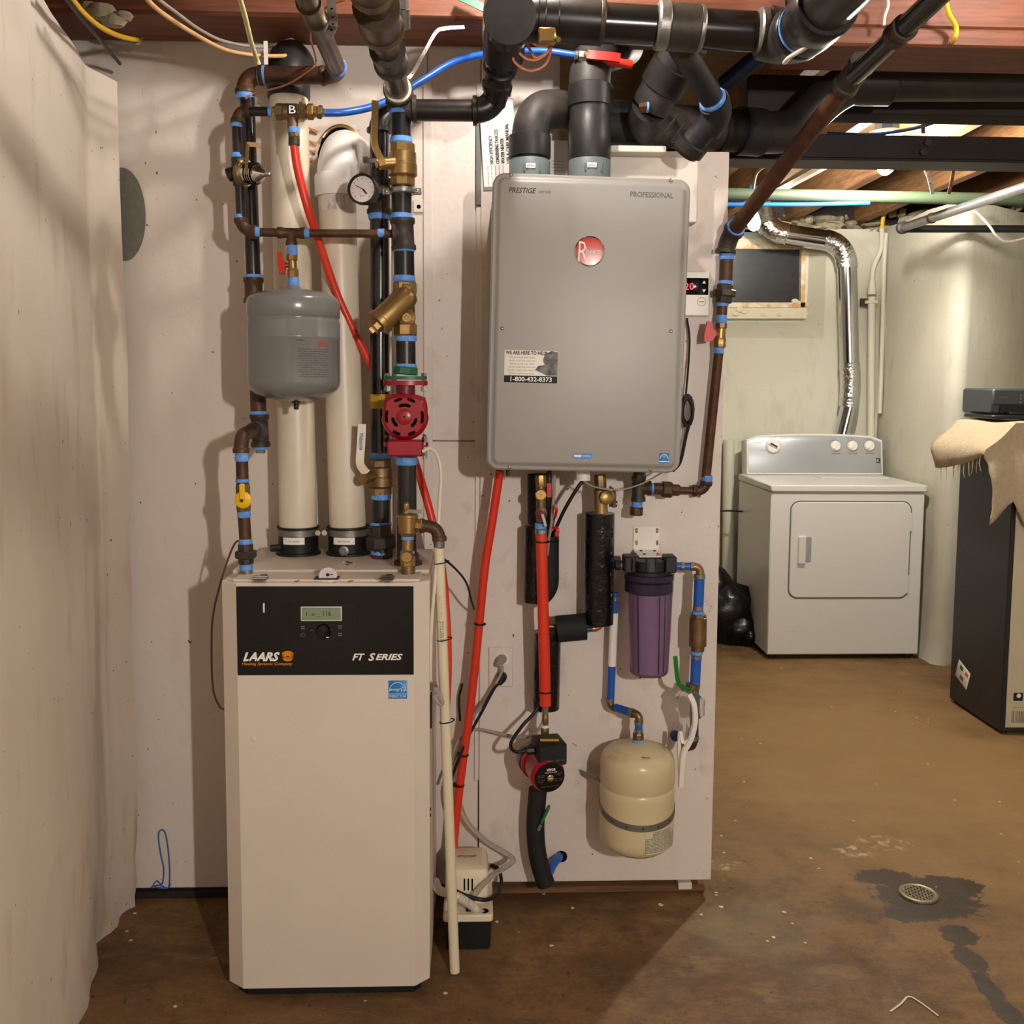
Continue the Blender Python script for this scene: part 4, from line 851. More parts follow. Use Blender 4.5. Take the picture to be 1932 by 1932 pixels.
# Y strainer
ys = thing('y_strainer', 'brass Y strainer angled to the left above the red pump', 'strainer'); k = K(Ys)
nut(ys, (764, 532), (764, 555), 47, Ys, 'brass', 8, 'hex_end'); nut(ys, (765, 611), (765, 634), 46, Ys, 'brass', 8, 'hex_end')
a, b = P(770, 556, Ys-.01), P(712, 612, Ys-.035); ax = (b-a).normalized()
m = M(); LL = (b-a).length; m.lathe(a-ax*.012, ax, [(12*k, 0), (20*k, 6*k), (23*k, 16*k), (23*k, LL-4*k), (26*k, LL-2*k), (26*k, LL+.010), (22*k, LL+.012)], 24); build(m, 'strainer_barrel', 'brass', ys)
m = M(); m.cyl(P(764, 552, Ys), P(765, 614, Ys), 18*k); build(m, 'body', 'brass', ys)
nut(ys, b-ax*.002, b+ax*.014, 30, None, 'brass', 8, 'strainer_cap'); nut(ys, b+ax*.012, b+ax*.024, 16, None, 'brass', 4, 'square_head')
m = M(); m.lathe(P(768, 600, Ys-.018), -Yv, [(16*k, 0), (15*k, .006), (8*k, .010), (8*k, .014), (4*k, .014), (3.5*k, .010)], 20); build(m, 'drain_boss', 'brass', ys)
m = M(); m.box(fpx(767, 543, Ys-.0285), 15*k, 14*k, 0, .0008, .0003); mk = build(m, 'cast_mark', 'bronze', ys); text(mk, 'YST\nDN40', fpx(767, 543, Ys-.0285), 12*k, 11*k, 'brass_bright', d=.0011)
# upper ball valve
def ball_valve(name, label, cx, y0, y1, Y, d, mt='brass'):
    v = thing(name, label, 'valve'); H_ = y1-y0; k = K(Y)
    nut(v, (cx, y0), (cx, y0+H_*.22), d*.95, Y, mt, 8, 'hex_end'); nut(v, (cx, y0+H_*.78), (cx, y1), d*.95, Y, mt, 8, 'hex_end')
    m = M(); m.lathe(P(cx, y1-H_*.2, Y), Z, [(d*.42*k, 0), (d*.53*k, H_*.06*k), (d*.53*k, H_*.3*k), (d*.5*k, H_*.32*k), (d*.5*k, H_*.56*k), (d*.4*k, H_*.62*k)], 24); build(m, 'valve_body', mt, v); return v, k
v, k = ball_valve('ball_valve', 'brass ball valve with upright lever on the supply pipe', 760, 272, 352, Ys, 50)
m = M(); m.cyl(P(745, 307, Ys-.02), P(716, 309, Ys-.03), 11*k); m.cyl(P(728, 308, Ys-.02), P(710, 309, Ys-.03), 8*k, n=6); build(m, 'stem', 'brass', v)
m = M(); m.ribbon(cr([P(722, 312, Ys-.04), P(718, 298, Ys-.045), P(709, 280, Ys-.05), P(706, 260, Ys-.052), P(707, 225, Ys-.052), P(708, 190, Ys-.05)]), 12*k, .004, Vector((.45, -1, 0))); build(m, 'lever', 'brass_bright', v)
text(v, 'WOG 600', fpx(761, 305, Ys-.034), 30*k, 7*k, 'bronze', d=.001, name='cast_mark')
pc = thing('pipe_clamp', 'zinc split ring clamp around the supply pipe below the ball valve', 'clamp')
o = P(759, 361, Ys); m = M(); m.lathe(o-Z*.007, Z, [(20*k, 0), (23*k, 0), (25*k, .003), (25*k, .011), (23*k, .014), (20*k, .014)], 26); build(m, 'ring', 'steel', pc)
for dx in (-30, 28): q = P(759+dx, 361, Ys-.004); m = M(); m.box(Fr(q), 16*k, 12*k, -.006, .003); e_ = build(m, 'ear', 'steel', pc); screw(e_, q+Vector((0, -.003, 0)), 4*k)
pl = thing('pipe_hanger_plate', 'small painted hanger plate with a dark hole beside the supply pipe', 'bracket')
m = M(); m.box(fpx(789, 389, YW-.002), 20*k, 26*k, 0, .004); build(m, 'plate', 'wall_paint', pl); m = M(); m.lathe(P(790, 390, YW-.006), -Yv, [(.0055, -.004), (.0055, .0005)], 14); build(m, 'hole', 'hole', pl)
# pressure gauge
gg = thing('pressure_gauge', 'round pressure gauge with black rim beside the white elbow', 'gauge'); Yq = 2.33; k = K(Yq); o = P(684, 357, Yq); ax = Vector((-.25, -1, .02)).normalized(); gx = Vector((1, -.25, 0)).normalized(); gf = Fr(o, gx, Z)
m = M(); m.lathe(gf.p(0, 0, -.035), gf.n, [(20*k, 0), (25*k, .004), (25*k, .024), (28*k, .026), (28*k, .040), (25*k, .041), (23.5*k, .036)], 36); build(m, 'case', 'rubber', gg)
m = M(); m.lathe(gf.p(0, 0, 0), gf.n, [(23.5*k, -.006), (23.5*k, .0015)], 32); build(m, 'dial', 'gauge_face', gg)
m = M(); m.bar(gf.p(1*k, 0, .002), gf.p(-13*k, 7*k, .002), 1.4*k, .0006, gf.n); m.bar(gf.p(1*k, 0, .002), gf.p(9*k, -9*k, .002), 3*k, .0006, gf.n); build(m, 'needle', 'ink', gg)
for i in range(11):
    a = math.radians(225-27*i); m = M(); m.bar(gf.p(18*k*math.cos(a), 18*k*math.sin(a), .0018), gf.p(21*k*math.cos(a), 21*k*math.sin(a), .0018), 1*k, .0004, gf.n); build(m, 'tick', 'ink_grey', gg)
text(gg, 'psi', gf.off(0, -12*k), 8*k, 4*k, 'ink_grey', d=.002)
m = M(); m.cyl(gf.p(0, 0, -.03), P(722, 356, 2.46), 10*k); build(m, 'gauge_stem', 'brown_iron', gg)
# ---------------------------------------------------------------- return riser (behind)
rt = thing('return_pipe', 'black iron return pipe standing behind the supply pipe', 'pipe'); Yr = 2.47
pipe(rt, (717, 868), (716, 230), 36, Yr, 'black_gloss'); pipe(rt, (719, 1000), (719, 930), 35, Yr-.02, 'black_iron', 'nipple')
tape(rt, (718, 861), 40, Yr, 11); tape(rt, (719, 937), 37, Yr-.02, 8); tape(rt, (719, 989), 39, Yr-.02, 6); tape(rt, (720, 1042), 40, Yr-.03, 6)
tee(rt, (716, 404), (716, 338), (700, 357), 40, Yr, 'dark_iron'); tape(rt, (716, 408), 40, Yr, 10); elbow(rt, (716, 250), (716, 222), (752, 214, 2.5), 40, Yr, 'black_iron')
m = M(); o = P(716, 757, Yr); r = 18.6*K(Yr); m.lathe(o-Z*.018, Z, [(r, 0), (r+.001, 0), (r+.001, .036), (r, .036)], 24); build(m, 'warning_tag', 'yellow_tag', rt)
m = M(); m.box(fpx(703, 303, Yr-.04), 36*k, 10*k, -.004, .002); m.box(fpx(690, 302, Yr-.045), 11*k, 13*k, -.002, .003); st_ = build(m, 'strut_clip', 'steel', rt); screw(st_, P(689, 302, Yr-.049), 3.5*k)
m = M(); m.box(fpx(745, 700, Yr+.06), 8*K(Yr), 720*K(Yr), 0, .03); build(m, 'back_strut', 'white_wood', rt)
for y0, y1, d_ in ((1004, 1012, 42), (1012, 1034, 56), (1034, 1044, 40)): nut(rt, (719, y0), (719, y1), d_, Yr-.02, 'black_iron', 8, 'union_nut')
m = M(); o = Vector((P(720, 1055, Yr-.03).x, Yr-.03, ZT+.009)); m.lathe(o, Z, [(.026, 0), (.026, .004), (.025, .005), (.025, .012)], 20); build(m, 'base_ring', 'red_dark', rt)
v, k = ball_valve('ball_valve', 'bronze ball valve with long white lever above the boiler collars', 718, 866, 934, Yr-.015, 48, 'bronze')
m = M(); m.cyl(P(705, 897, Yr-.04), P(686, 903, Yr-.06), 10*k); m.cyl(P(690, 902, Yr-.05), P(684, 904, Yr-.065), 11*k, n=6); build(m, 'stem', 'brass', v)
m = M(); m.ribbon(cr([P(692, 893, Yr-.06), P(684, 884, Yr-.065), P(679, 872, Yr-.07), P(681, 840, Yr-.07), P(683, 800, Yr-.07)]), 15*k, .004, Vector((.2, -1, 0))); lv = build(m, 'lever', 'cream_plastic', v)
o_ = text(lv, 'Webstone', Fr(P(682, 833, Yr-.0735), Z*-1, X), 32*k, 8*k, 'sticker_blue', 0, .02, d=.0005)
# relief valve
rv = thing('relief_valve', 'brass pressure relief valve standing on the boiler top corner', 'valve'); Yv2 = 2.25; k = K(Yv2)
pipe(rv, (770, 1082), (770, 1066), 27, Yv2, 'bronze', 'nipple', 20); nut(rv, (770, 1068), (769, 1050), 30, Yv2, 'brass', 8, 'inlet_elbow'); nut(rv, (769, 1052), (769, 1042), 24, Yv2, 'brass', 8, 'nipple'); m = M(); m.lathe(P(768, 1050, Yv2-.01), -Yv, [(14*k, 0), (12*k, .008), (10*k, .012)], 8); build(m, 'front_boss', 'brass', rv)
pipe(rv, (769, 1044), (769, 1012), 22, Yv2, 'brass', 'nipple'); tape(rv, (769, 1015), 24, Yv2, 5); tape(rv, (769, 1042), 27, Yv2, 4)
m = M(); m.lathe(P(769, 1014, Yv2), Z, [(10*k, 0), (14*k, 6*k), (18*k, 10*k), (18*k, 38*k), (20*k, 39*k), (20*k, 44*k), (8*k, 47*k)], 26); build(m, 'valve_body', 'brass', rv)
m = M(); m.lathe(P(767, 968, Yv2), Z, [(6*k, 0), (6*k, 4*k), (4*k, 6*k), (5.5*k, 9*k), (5*k, 18*k), (3*k, 20*k)], 12); build(m, 'stem', 'brass_bright', rv)
m = M(); m.bar(P(768, 964, Yv2-.005), P(795, 966, Yv2-.01), 7*k, .004); build(m, 'test_lever', 'steel', rv)
nut(rv, (783, 990), (796, 991), 24, Yv2, 'brass', 8, 'outlet'); elbow(rv, (792, 992), (829, 993), (829, 1020), 24, Yv2+.005, 'brown_iron')
nut(rv, (829, 1020), (829, 1034), 20, Yv2+.005, 'zinc', 10, 'adapter')
d_ = thing('discharge_pipe', 'leaning cream plastic discharge pipe beside the boiler', 'pipe')
top, bot = P(828, 1032, Yv2+.006), F(858, 1833, .002); ax = bot-top
m = M(); r = 10*K(Yv2); m.lathe(top, ax, [(r, 0), (r, ax.length), (r*.8, ax.length), (r*.8, ax.length-.02)], 20); dp = build(m, 'pipe', 'cpvc', d_)
q = Fr(top+ax*.19+Vector((0, -r-.0005, 0)), ax*-1, X); text(d_, 'CHARLOTTE', q, 42*k, 7*k, 'ink', 0, .01, d=.0006, name='pipe_print'); text(d_, 'PIPE  CPVC 4120', q.off(50*k, 0), 40*k, 4*k, 'ink_grey', 0, 0, d=.0006, name='pipe_print')
for f_, dx in ((.035, .02), (.21, .02), (.40, .016)):
    c_ = top+ax*f_+Vector((dx*.25, .001, 0)); m = M(); m.tube([c_+Vector((.017*math.cos(a), .0145*math.sin(a), .003*math.cos(a))) for a in [2*math.pi*i/24 for i in range(24)]], .0016, 6, True, 1, True)
    build(m, 'cable_tie', 'tie_black', d_)
# flexible loop and lever on the boiler side
hk = thing('cable_connector', 'grey cable loop and metal connector on the right side of the boiler', 'connector'); q = P(814, 1295, YBF+.05); q.x = XBR
m = M(); m.cyl(q, q+Vector((.014, -.01, 0)), .008, n=8); m.cyl(q+Vector((.010, -.008, -.004)), q+Vector((.012, -.008, .014)), .004); build(m, 'connector', 'steel', hk)
m = M(); m.tube(cr([q+Vector((.010, -.01, 0)), q+Vector((.022, -.02, -.012)), q+Vector((.030, -.022, -.032)), q+Vector((.022, -.02, -.034)), q+Vector((.010, -.012, -.018))]), .005, 8); build(m, 'loop', 'cord_grey', hk)
# brown thermostat wire on the left
hose('wire', [(458, 1024, 2.26), (446, 1022, 2.26), (432, 1050, 2.30), (416, 1100, 2.33), (402, 1160, 2.36), (399, 1220, 2.37), (402, 1300, 2.36), (415, 1334, 2.34), (424, 1338, 2.30)], 4, 2.3, 'cord_brown', 'thin brown wire looping down the left side of the boiler', 'wire', k=6, n=6)
# ---------------------------------------------------------------- white vent pipes
vp = thing('intake_pipe', 'cream plastic air intake pipe behind the grey tank', 'pipe'); Yc = 2.50
m = M(); A, B = P(563, 995, Yc), P(545, 180, Yc+.02); m.cyl(A, B, 35*K(Yc), n=36); build(m, 'pipe', 'pvc_white', vp)
m = M(); m.lathe(P(545, 186, Yc+.02), B-A, [(38*K(Yc), 0), (39*K(Yc), .004), (39*K(Yc), .06), (36*K(Yc), .064)], 36); build(m, 'coupling', 'abs_black', vp)
C = P(542, 140, Yc+.02); m = M(); m.tube(rpath([P(543, 160, Yc+.02), P(542, 105, Yc+.02), P(542, 105, Yc+.02)+Vector((0, .14, .01))], .08), 38*K(Yc), 28); build(m, 'elbow', 'abs_black', vp)
ve = thing('exhaust_pipe', 'cream plastic exhaust pipe with white elbow entering the wall', 'pipe')
m = M(); A, B = P(656, 992, Yc), P(636, 368, Yc); m.cyl(A, B, 34*K(Yc), n=36); build(m, 'pipe', 'pvc_white', ve)
m = M(); m.tube(rpath([P(636, 345, Yc), P(640, 272, Yc), P(652, 262, Yc)+Vector((.01, .2, -.01))], .11, 12), 38*K(Yc), 36); build(m, 'elbow', 'pvc_bright', ve)
m = M(); m.lathe(P(635.5, 372, Yc), (B-A), [(35*K(Yc), 0), (40*K(Yc), .0), (40*K(Yc), .05), (38*K(Yc), .054)], 36); build(m, 'elbow_socket', 'pvc_bright', ve)
m = M(); m.lathe(P(636, 374, Yc), A-B, [(34.6*K(Yc), 0), (34.6*K(Yc), .035)], 36); build(m, 'primer_stain', 'pvc_primer' if 'pvc_primer' in MATS else 'pvc_white', ve)
hl = thing('wall_opening', 'torn dark hole in the wall around the white exhaust elbow', 'hole')
pts = []; random.seed(6)
for i in range(26):
    a = 2*math.pi*i/26; rr = .052*random.uniform(.92, 1.12)*(1.15 if math.sin(a) < 0 else 1); pts.append((rr*math.cos(a), rr*1.25*math.sin(a)))
m = M(); m.poly(fpx(644, 288, YW-.001), pts, 0, .001); build(m, 'gap', 'hole', hl, 0)
for i, (x, y, a, L_) in enumerate(((600, 250, 2.7, 34), (598, 272, 2.75, 26), (596, 287, 2.9, 20), (590, 300, 3.3, 24), (584, 318, 3.6, 20), (678, 312, .9, 26))):
    q = fpx(x, y, YW-.004); m = M(); m.poly(Fr(q.o, Vector((math.cos(a), -.25, math.sin(a))), Z), [(0, .004), (L_*.0011, 0), (0, -.005)], 0, .004); build(m, 'splinter', 'splinter', hl, 0)
m = M(); m.tube([P(644, 290, YW-.012)+Vector((.058*math.cos(a), 0, .070*math.sin(a))) for a in [math.radians(35+110*i/20) for i in range(21)]], .005, 8); build(m, 'foil_rim', 'brass_bright', hl)
# ================================================================ UNDER THE WATER HEATER
YP = 2.54
def insul(th, pts, d, Y, mt='foam', name='insulation', rad=.05, n=22):
    pts = [V(p, Y) for p in pts]; m = M(); q = rpath(pts, rad, 8) if len(pts) > 2 else pts; m.tube(q, d/2*K(Y), n); return build(m, name, mt, th, 50)
ci = thing('insulated_pipe', 'black foam covered hot water pipe behind the short red tube', 'pipe')
insul(ci, [(1018, 895), (1018, 988)], 46, YP+.005); insul(ci, [(1012, 993, YP), (1010, 1135, YP)], 46, YP, 'wrap_black'); insul(ci, [(1034, 1010, YP), (1034, 1118, YP), (1010, 1128, YP)], 42, YP, 'foam', rad=.06)
pipe(ci, (1036, 888), (1037, 1010), 10, YP-.02, 'dark_iron'); pipe(ci, (1017, 985), (1017, 996), 30, YP, 'dark_iron')
v = thing('service_valve', 'brass service valve with knurled cap and red levers under the heater', 'valve'); k = K(YP)
nut(v, (1020, 896, 2.47), (1021, 918, 2.47), 22, 2.47, 'brass', 8, 'hex_end'); m = M(); m.lathe(P(1020, 933, 2.45), -Yv, [(9*k, -.02), (10.5*k, 0), (10.5*k, .008), (9*k, .010), (2*k, .010), (1.5*k, .008)], 24); build(m, 'cap', 'brass_bright', v)
m = M(); m.cyl(P(1020, 918, 2.47), P(1021, 985, 2.47), 9*k); build(m, 'valve_body', 'bronze', v); m = M(); m.lathe(P(1021, 968, 2.455), -Yv, [(11*k, 0), (11*k, .006), (5*k, .008), (4*k, .010)], 18); build(m, 'red_cap', 'red_dark', v)
m = M(); m.bar(P(1023, 970, 2.44), P(1030, 993, 2.44), 5*k, .003); build(m, 'drain_lever', 'steel', v); tape(v, (1020, 992, 2.47), 22, 2.47, 8)
m = M(); m.bar(P(1036, 912, 2.47), P(1036, 938, 2.47), 8*k, .004); build(m, 'lever', 'red_handle', v); m = M(); m.ribbon(cr([P(1047, 976, 2.48), P(1050, 962, 2.46), P(1049, 952, 2.46)]), 5*k, .004, -Yv); build(m, 'lever', 'red_handle', v)
m = M(); m.cyl(P(1044, 978, 2.49), P(1041, 992, 2.5), 4*k); build(m, 'drain_spout', 'brass_bright', v); m = M(); m.ribbon(cr([P(1043, 995, 2.48), P(1052, 998, 2.47), P(1051, 1012, 2.47)]), 6*k, .004, -Yv); build(m, 'lever', 'red_handle', v)
r1 = thing('red_tube', 'short thick red plastic tube hanging from the service valve', 'tube'); Yq = 2.465
pipe(r1, (1021, 998), (1029, 1331), 22, Yq, 'pex_red', 'tube', 22); nut(r1, (1021, 998), (1021, 1008), 24, Yq, 'steel', 18, 'crimp_ring')
for y in (1022, 1305): tie(r1, P(1021.6+(y-1022)*.024, y, Yq), Z, 11*K(Yq), tail=Vector((.03, -.004, .004)) if y < 1100 else None)
hose('red_drain_tube', [(943, 888, 2.50), (930, 975, 2.51), (915, 1070, 2.52), (903, 1190, 2.53), (888, 1330, 2.53), (868, 1480, 2.53), (856, 1600, 2.53), (856, 1680, 2.50)], 17, 2.52, 'pex_red', 'long slanting red plastic tube from the heater to the condensate pump', 'tube')
rt_ = COL.objects[-1]
for i, (x, y) in enumerate(((904, 1177), (872, 1424), (864, 1481))): tie(rt_, P(x, y, 2.527), Vector((.1, 0, 1)), 9*K(2.53))
# wrapped cold pipe
cw = thing('wrapped_pipe', 'thick black tape-wrapped vertical pipe beside the purple filter', 'pipe')
insul(cw, [(1131, 968), (1129, 1176)], 58, YP, 'wrap_black', n=28)
random.seed(14)
for i in range(9): m = M(); y = 985+i*20; m.ball(P(1152+random.uniform(-3, 2), y, YP-.024), random.uniform(.007, .011), 8, (.8, .6, 1.5)); build(m, 'wrap_fold', 'wrap_black', cw)
insul(cw, [(1050, 1187), (1105, 1182)], 52, YP-.01, 'foam', 'insulation'); pipe(cw, (1034, 1182), (1050, 1182), 12, YP, 'bronze'); pipe(cw, (1105, 1187), (1122, 1187), 10, YP, 'pex_navy'); elbow(cw, (1118, 1186), (1133, 1186), (1133, 1174), 11, YP, 'copper')
v = thing('isolation_valve', 'brass isolation valve with cap above the wrapped pipe', 'valve'); Yq = 2.50
nut(v, (1132, 896, Yq), (1133, 925, Yq), 24, Yq, 'bronze', 8, 'hex_end'); m = M(); m.cyl(P(1132, 924, Yq), P(1134, 968, Yq), 13*k); build(m, 'valve_body', 'brass', v)
m = M(); m.lathe(P(1141, 938, Yq-.012), Vector((.2, -1, .1)), [(12*k, 0), (14*k, .006), (14*k, .02), (8*k, .024)], 8); build(m, 'cap', 'brass', v); m = M(); m.cyl(P(1150, 950, Yq), P(1164, 951, Yq), 6*k); build(m, 'drain_port', 'bronze', v); m = M(); m.ribbon(cr([P(1150, 918, Yq-.02), P(1160, 930, Yq-.025), P(1158, 958, Yq-.025)]), 5*k, .003, -Yv); build(m, 'lever', 'dark_iron', v)
# lower recirculation branch
lo = thing('insulated_pipe', 'black foam covered lower pipe above the recirculation pump', 'pipe')
insul(lo, [(1033, 1192), (1030, 1336)], 52, YP+.005, 'wrap_black'); pipe(lo, (1029, 1334, 2.5), (1029, 1352, 2.5), 12, 2.5, 'steel'); nut(lo, (1029, 1350, 2.49), (1029, 1366, 2.49), 13, 2.49, 'brass', 8, 'adapter'); nut(lo, (1028, 1372, 2.49), (1028, 1388, 2.49), 17, 2.49, 'bronze', 8, 'union_nut'); pipe(lo, (1028, 1368, 2.49), (1028, 1374, 2.49), 15, 2.49, 'white_plastic', 'gasket')
lf = thing('insulated_pipe', 'curved black foam pipe below the recirculation pump with green lever', 'pipe')
insul(lf, [(1015, 1488), (1009, 1560), (1014, 1620), (1030, 1668)], 36, YP-.01, 'foam', rad=.1)
fr = fpx(1016, 1562, YP-.036); m = M(); m.cyl(fr.p(0, 0, -.01), fr.p(0, 0, .010), .005, n=6); build(m, 'handle_nut', 'steel', lf); m = M(); m.bar(fr.p(.000, .004, .010), fr.p(.006, .012, .010), .008, .003); build(m, 'lever_shank', 'steel', lf)
m = M(); k = K(YP); m.tube([fr.p(5*k, 14*k, .011), fr.p(8*k, 22*k, .012), fr.p(18*k, 44*k, .013), fr.p(20*k, 49*k, .013)], [5*k, 6*k, 7*k, 4*k], 12, True, .45); build(m, 'green_lever', 'green_handle', lf)
hose('blue_stub', [(1035, 1650, YP-.01), (1044, 1630, YP+.02), (1054, 1618, YP+.05), (1061, 1608, YW+.04)], 17, YP, 'pex_blue', 'short blue plastic tube going into a hole low on the white panel', 'tube')
hp = fpx(1059, 1616, YW-.0145); m = M(); m.lathe(hp.o, -Yv, [(12*k, 0), (12*k, .001)], 24); tag(build(m, 'panel_hole', 'hole'), 'dark round hole low in the white panel around the blue stub', 'hole')
# recirculation pump
cp = thing('recirculation_pump', 'small red recirculation pump with black terminal box and round label', 'pump'); Yq = 2.45; k = K(Yq)
fr = Fr(P(1039, 1467, Yq-.06), Vector((1, .25, 0)), Vector((0, -.10, 1)))
m = M(); m.lathe(fr.p(-.006, .004, -.095), fr.n, [(30*k, 0), (36*k, .006), (37*k, .02), (33*k, .022), (33*k, .085), (34*k, .088), (32*k, .094)], 36); build(m, 'motor', 'red_paint', cp)
m = M(); m.lathe(fr.p(-.012, .005, -.115), fr.n, [(28*k, 0), (35*k, .004), (35*k, .02)], 30); build(m, 'volute', 'zinc', cp)
m = M(); m.lathe(fr.p(-.003, .001, 0), fr.n, [(30*k, -.004), (30*k, .0012), (28*k, .0016)], 36); fc = build(m, 'name_plate', 'boiler_black', cp)
f2 = fr.off(-.003, .001, .0005); text(fc, 'VEVOR', f2.off(2*k, 16*k), 18*k, 5.5*k, 'ink_white', 0, .03, d=.0015); text(fc, 'CIRCULATION PUMP', f2.off(2*k, 10.5*k), 24*k, 2.2*k, 'ink_white', d=.0015)
for j, (a, b, s_) in enumerate(((-17, 4, 'nin inn\nin inn'), (18, 6, 'HI LOW\nMED'), (-17, -6, 'AC 115V\nin nin'), (18, -6, 'IP 42\nin ni'), (2, -18, 'MADE FOR HOT WATER'))): text(fc, s_, f2.off(a*k, b*k), (15 if abs(a) > 5 else 34)*k, (6 if abs(a) > 5 else 2.4)*k, 'ink_grey', d=.0015, name='small_print')
m = M(); m.lathe(f2.p(1*k, -1*k, .001), f2.n, [(7*k, 0), (7*k, .003), (6*k, .004), (1*k, .0042)], 20); sc_ = build(m, 'vent_screw', 'brass_bright', cp); m = M(); m.box(f2.off(1*k, -1*k), 9*k, 1.2*k, .0050, .0056, .0001); build(m, 'screw_slot', 'ink_white', sc_)
bx_ = Fr(P(1037, 1417, Yq-.03), Vector((1, .2, 0)), Vector((0, -.0, 1))); m = M(); m.rbox(bx_, 56*k, 42*k, .005, [(-.05, .003), (-.045, 0), (.028, 0), (.033, .004)], 3); tb_ = build(m, 'terminal_box', 'rubber', cp)
text(tb_, 'MAX. 40T 3M', bx_.off(6*k, -10*k), 32*k, 3.4*k, 'ink_grey', d=.0338)
m = M(); m.box(Fr(bx_.p(0, 21.2*k, -.002), X, Yv), 36*k, .016, 0, .0006, .0002); build(m, 'warning_label', 'yellow_handle', tb_)
m = M(); q = P(1007, 1416, Yq-.03); m.cyl(q, q+Vector((-.018, -.002, 0)), 8*k, n=8); build(m, 'cord_gland', 'rubber', cp)
hose('power_lead', [(998, 1416, Yq-.03), (972, 1418, Yq-.03), (964, 1402, Yq), (985, 1370, 2.49), (1008, 1345, 2.5), (1018, 1325, 2.51)], 7, Yq, 'rubber', '', 'cord', cp)
hose('grey_cord', [(1046, 893, 2.5), (1044, 940, 2.49), (1040, 990, 2.49), (1034, 1030, 2.5), (1030, 1120, 2.56), (1026, 1330, 2.51), (1022, 1366, 2.49), (1005, 1386, 2.5), (980, 1391, 2.52), (935, 1382, 2.55), (905, 1376, 2.56), (885, 1381, 2.56), (862, 1402, 2.56), (847, 1450, 2.56)], 6, 2.5, 'cord_grey', 'grey cord dropping behind the red tube and curling left below', 'cord', k=6, n=8)
hose('black_heater_cord', [(1112, 893, 2.48), (1090, 920, 2.47), (1066, 960, 2.48), (1048, 998, 2.50), (1040, 1012, 2.52)], 7, 2.5, 'rubber', 'black cord slanting from under the heater to the insulated pipe', 'cord')
hose('sensor_cable', [(1240, 880, 2.47), (1262, 882, 2.46), (1277, 866, 2.5), (1285, 840, 2.56), (1290, 800, 2.58), (1293, 760, 2.585)], 4, 2.5, 'cord_grey', 'thin grey cable running along the lower right corner of the heater', 'cable')
hose('wire_loop', [(1098, 905, 2.46), (1120, 918, 2.45), (1165, 924, 2.44), (1205, 915, 2.45), (1235, 900, 2.46), (1262, 884, 2.47)], 3.4, 2.5, 'cord_grey', 'thin grey wire sagging under the heater between valve and gas tee', 'wire')
m = M(); pts = []
for i in range(40): a = 2*math.pi*i/13; pts.append(P(1297+11*math.cos(a)*(1-.004*i), 770+27*math.sin(a)+i*.25, 2.575-.0006*i))
m.tube(pts, 3.4*K(2.58), 7); co = tag(build(m, 'cable_coil', 'rubber'), 'coil of black cable hanging at the right side of the heater', 'cable')
m = M(); m.tube(cr([P(1296, 600, 2.59), P(1301, 640, 2.59), P(1298, 700, 2.585), P(1294, 745, 2.58)]), 2*K(2.58), 6); m.tube(cr([P(1304, 790, 2.58), P(1295, 820, 2.58), P(1284, 870, 2.57), P(1270, 888, 2.54)]), 3.4*K(2.58), 7); build(m, 'cable_run', 'rubber', co)
# ---------------------------------------------------------------- purple water filter
ft = thing('water_filter', 'purple see-through water filter housing with black head', 'water filter'); Yq = 2.49; k = K(Yq)
c = lambda y, dx=0: P(1224+dx, y, Yq)
b_ = c(1272); Hh = c(1115).z-b_.z
m = M(); m.lathe(b_, Z, [(.004, 0), (30*k, .001), (35*k, .004), (37.5*k, .010), (38*k, .02), (41*k, Hh*.55), (43*k, Hh)], 40); build(m, 'bowl', 'purple_clear', ft, 50)
m = M(); m.lathe(b_+Z*.008, Z, [(26*k, 0), (27*k, .004), (29*k, Hh-.01), (24*k, Hh-.008)], 32); build(m, 'cartridge', 'filter_core', ft)
for dx in (-24, 12, 22): 
    m = M(); z0 = .02; m.tube([P(1224+dx, 1262, Yq)+Vector((0, -math.sqrt(max(0, (38*k)**2-(dx*k)**2))-.000, 0)), P(1224+dx*1.1, 1118, Yq)+Vector((0, -math.sqrt(max(0, (43*k)**2-(dx*1.1*k)**2)), 0))], .0016, 6); build(m, 'bowl_rib', 'purple_collar', ft)
for dx in (-18, -6, 6, 18): m = M(); m.ball(c(1273, dx)-Yv*.02, .004, 8); build(m, 'bowl_foot', 'purple_collar', ft)
o = c(1116); m = M(); m.lathe(o, Z, [(44*k, 0), (47*k, .003), (47*k, .028), (45*k, .030), (48*k, .034), (48*k, .048), (44*k, .05)], 40); build(m, 'collar', 'purple_collar', ft)
m = M(); m.lathe(c(1080), Z, [(44*k, 0), (44*k, .008), (38*k, .010), (36*k, .034), (20*k, .036)], 12); build(m, 'head', 'rubber', ft)
for s_ in (-1, 1):
    m = M(); m.box(fpx(1224+s_*38, 1062, Yq-.01), 22*k, 32*k, -.02, .03, .003); build(m, 'port_boss', 'rubber', ft)
for dx in (-30, -4, 14): m = M(); m.box(fpx(1224+dx, 1066, Yq-.044), 4*k, 24*k, -.006, .006); build(m, 'head_rib', 'rubber', ft)
br = thing('filter_bracket', 'white steel bracket holding the purple filter to the panel', 'bracket'); Yb = YW-.016
q0 = P(1219, 1015, Yb); m = M(); m.box(Fr(q0), 50*k*1.05, 45*k*1.05, 0, .003); pl = build(m, 'back_plate', 'white_plastic', br)
for dx in (-18, 21):
    for y in (1001, 1024):
        m = M(); q = fpx(1219+dx, y, Yb-.003); m.rbox(q, 5*k, 10*k, 2.4*k, [(0, 0), (.0004, 0)]); s_ = build(m, 'slot', 'bronze', pl); screw(pl, q.p(0, .001, .0004), .003, -Yv, 'steel')
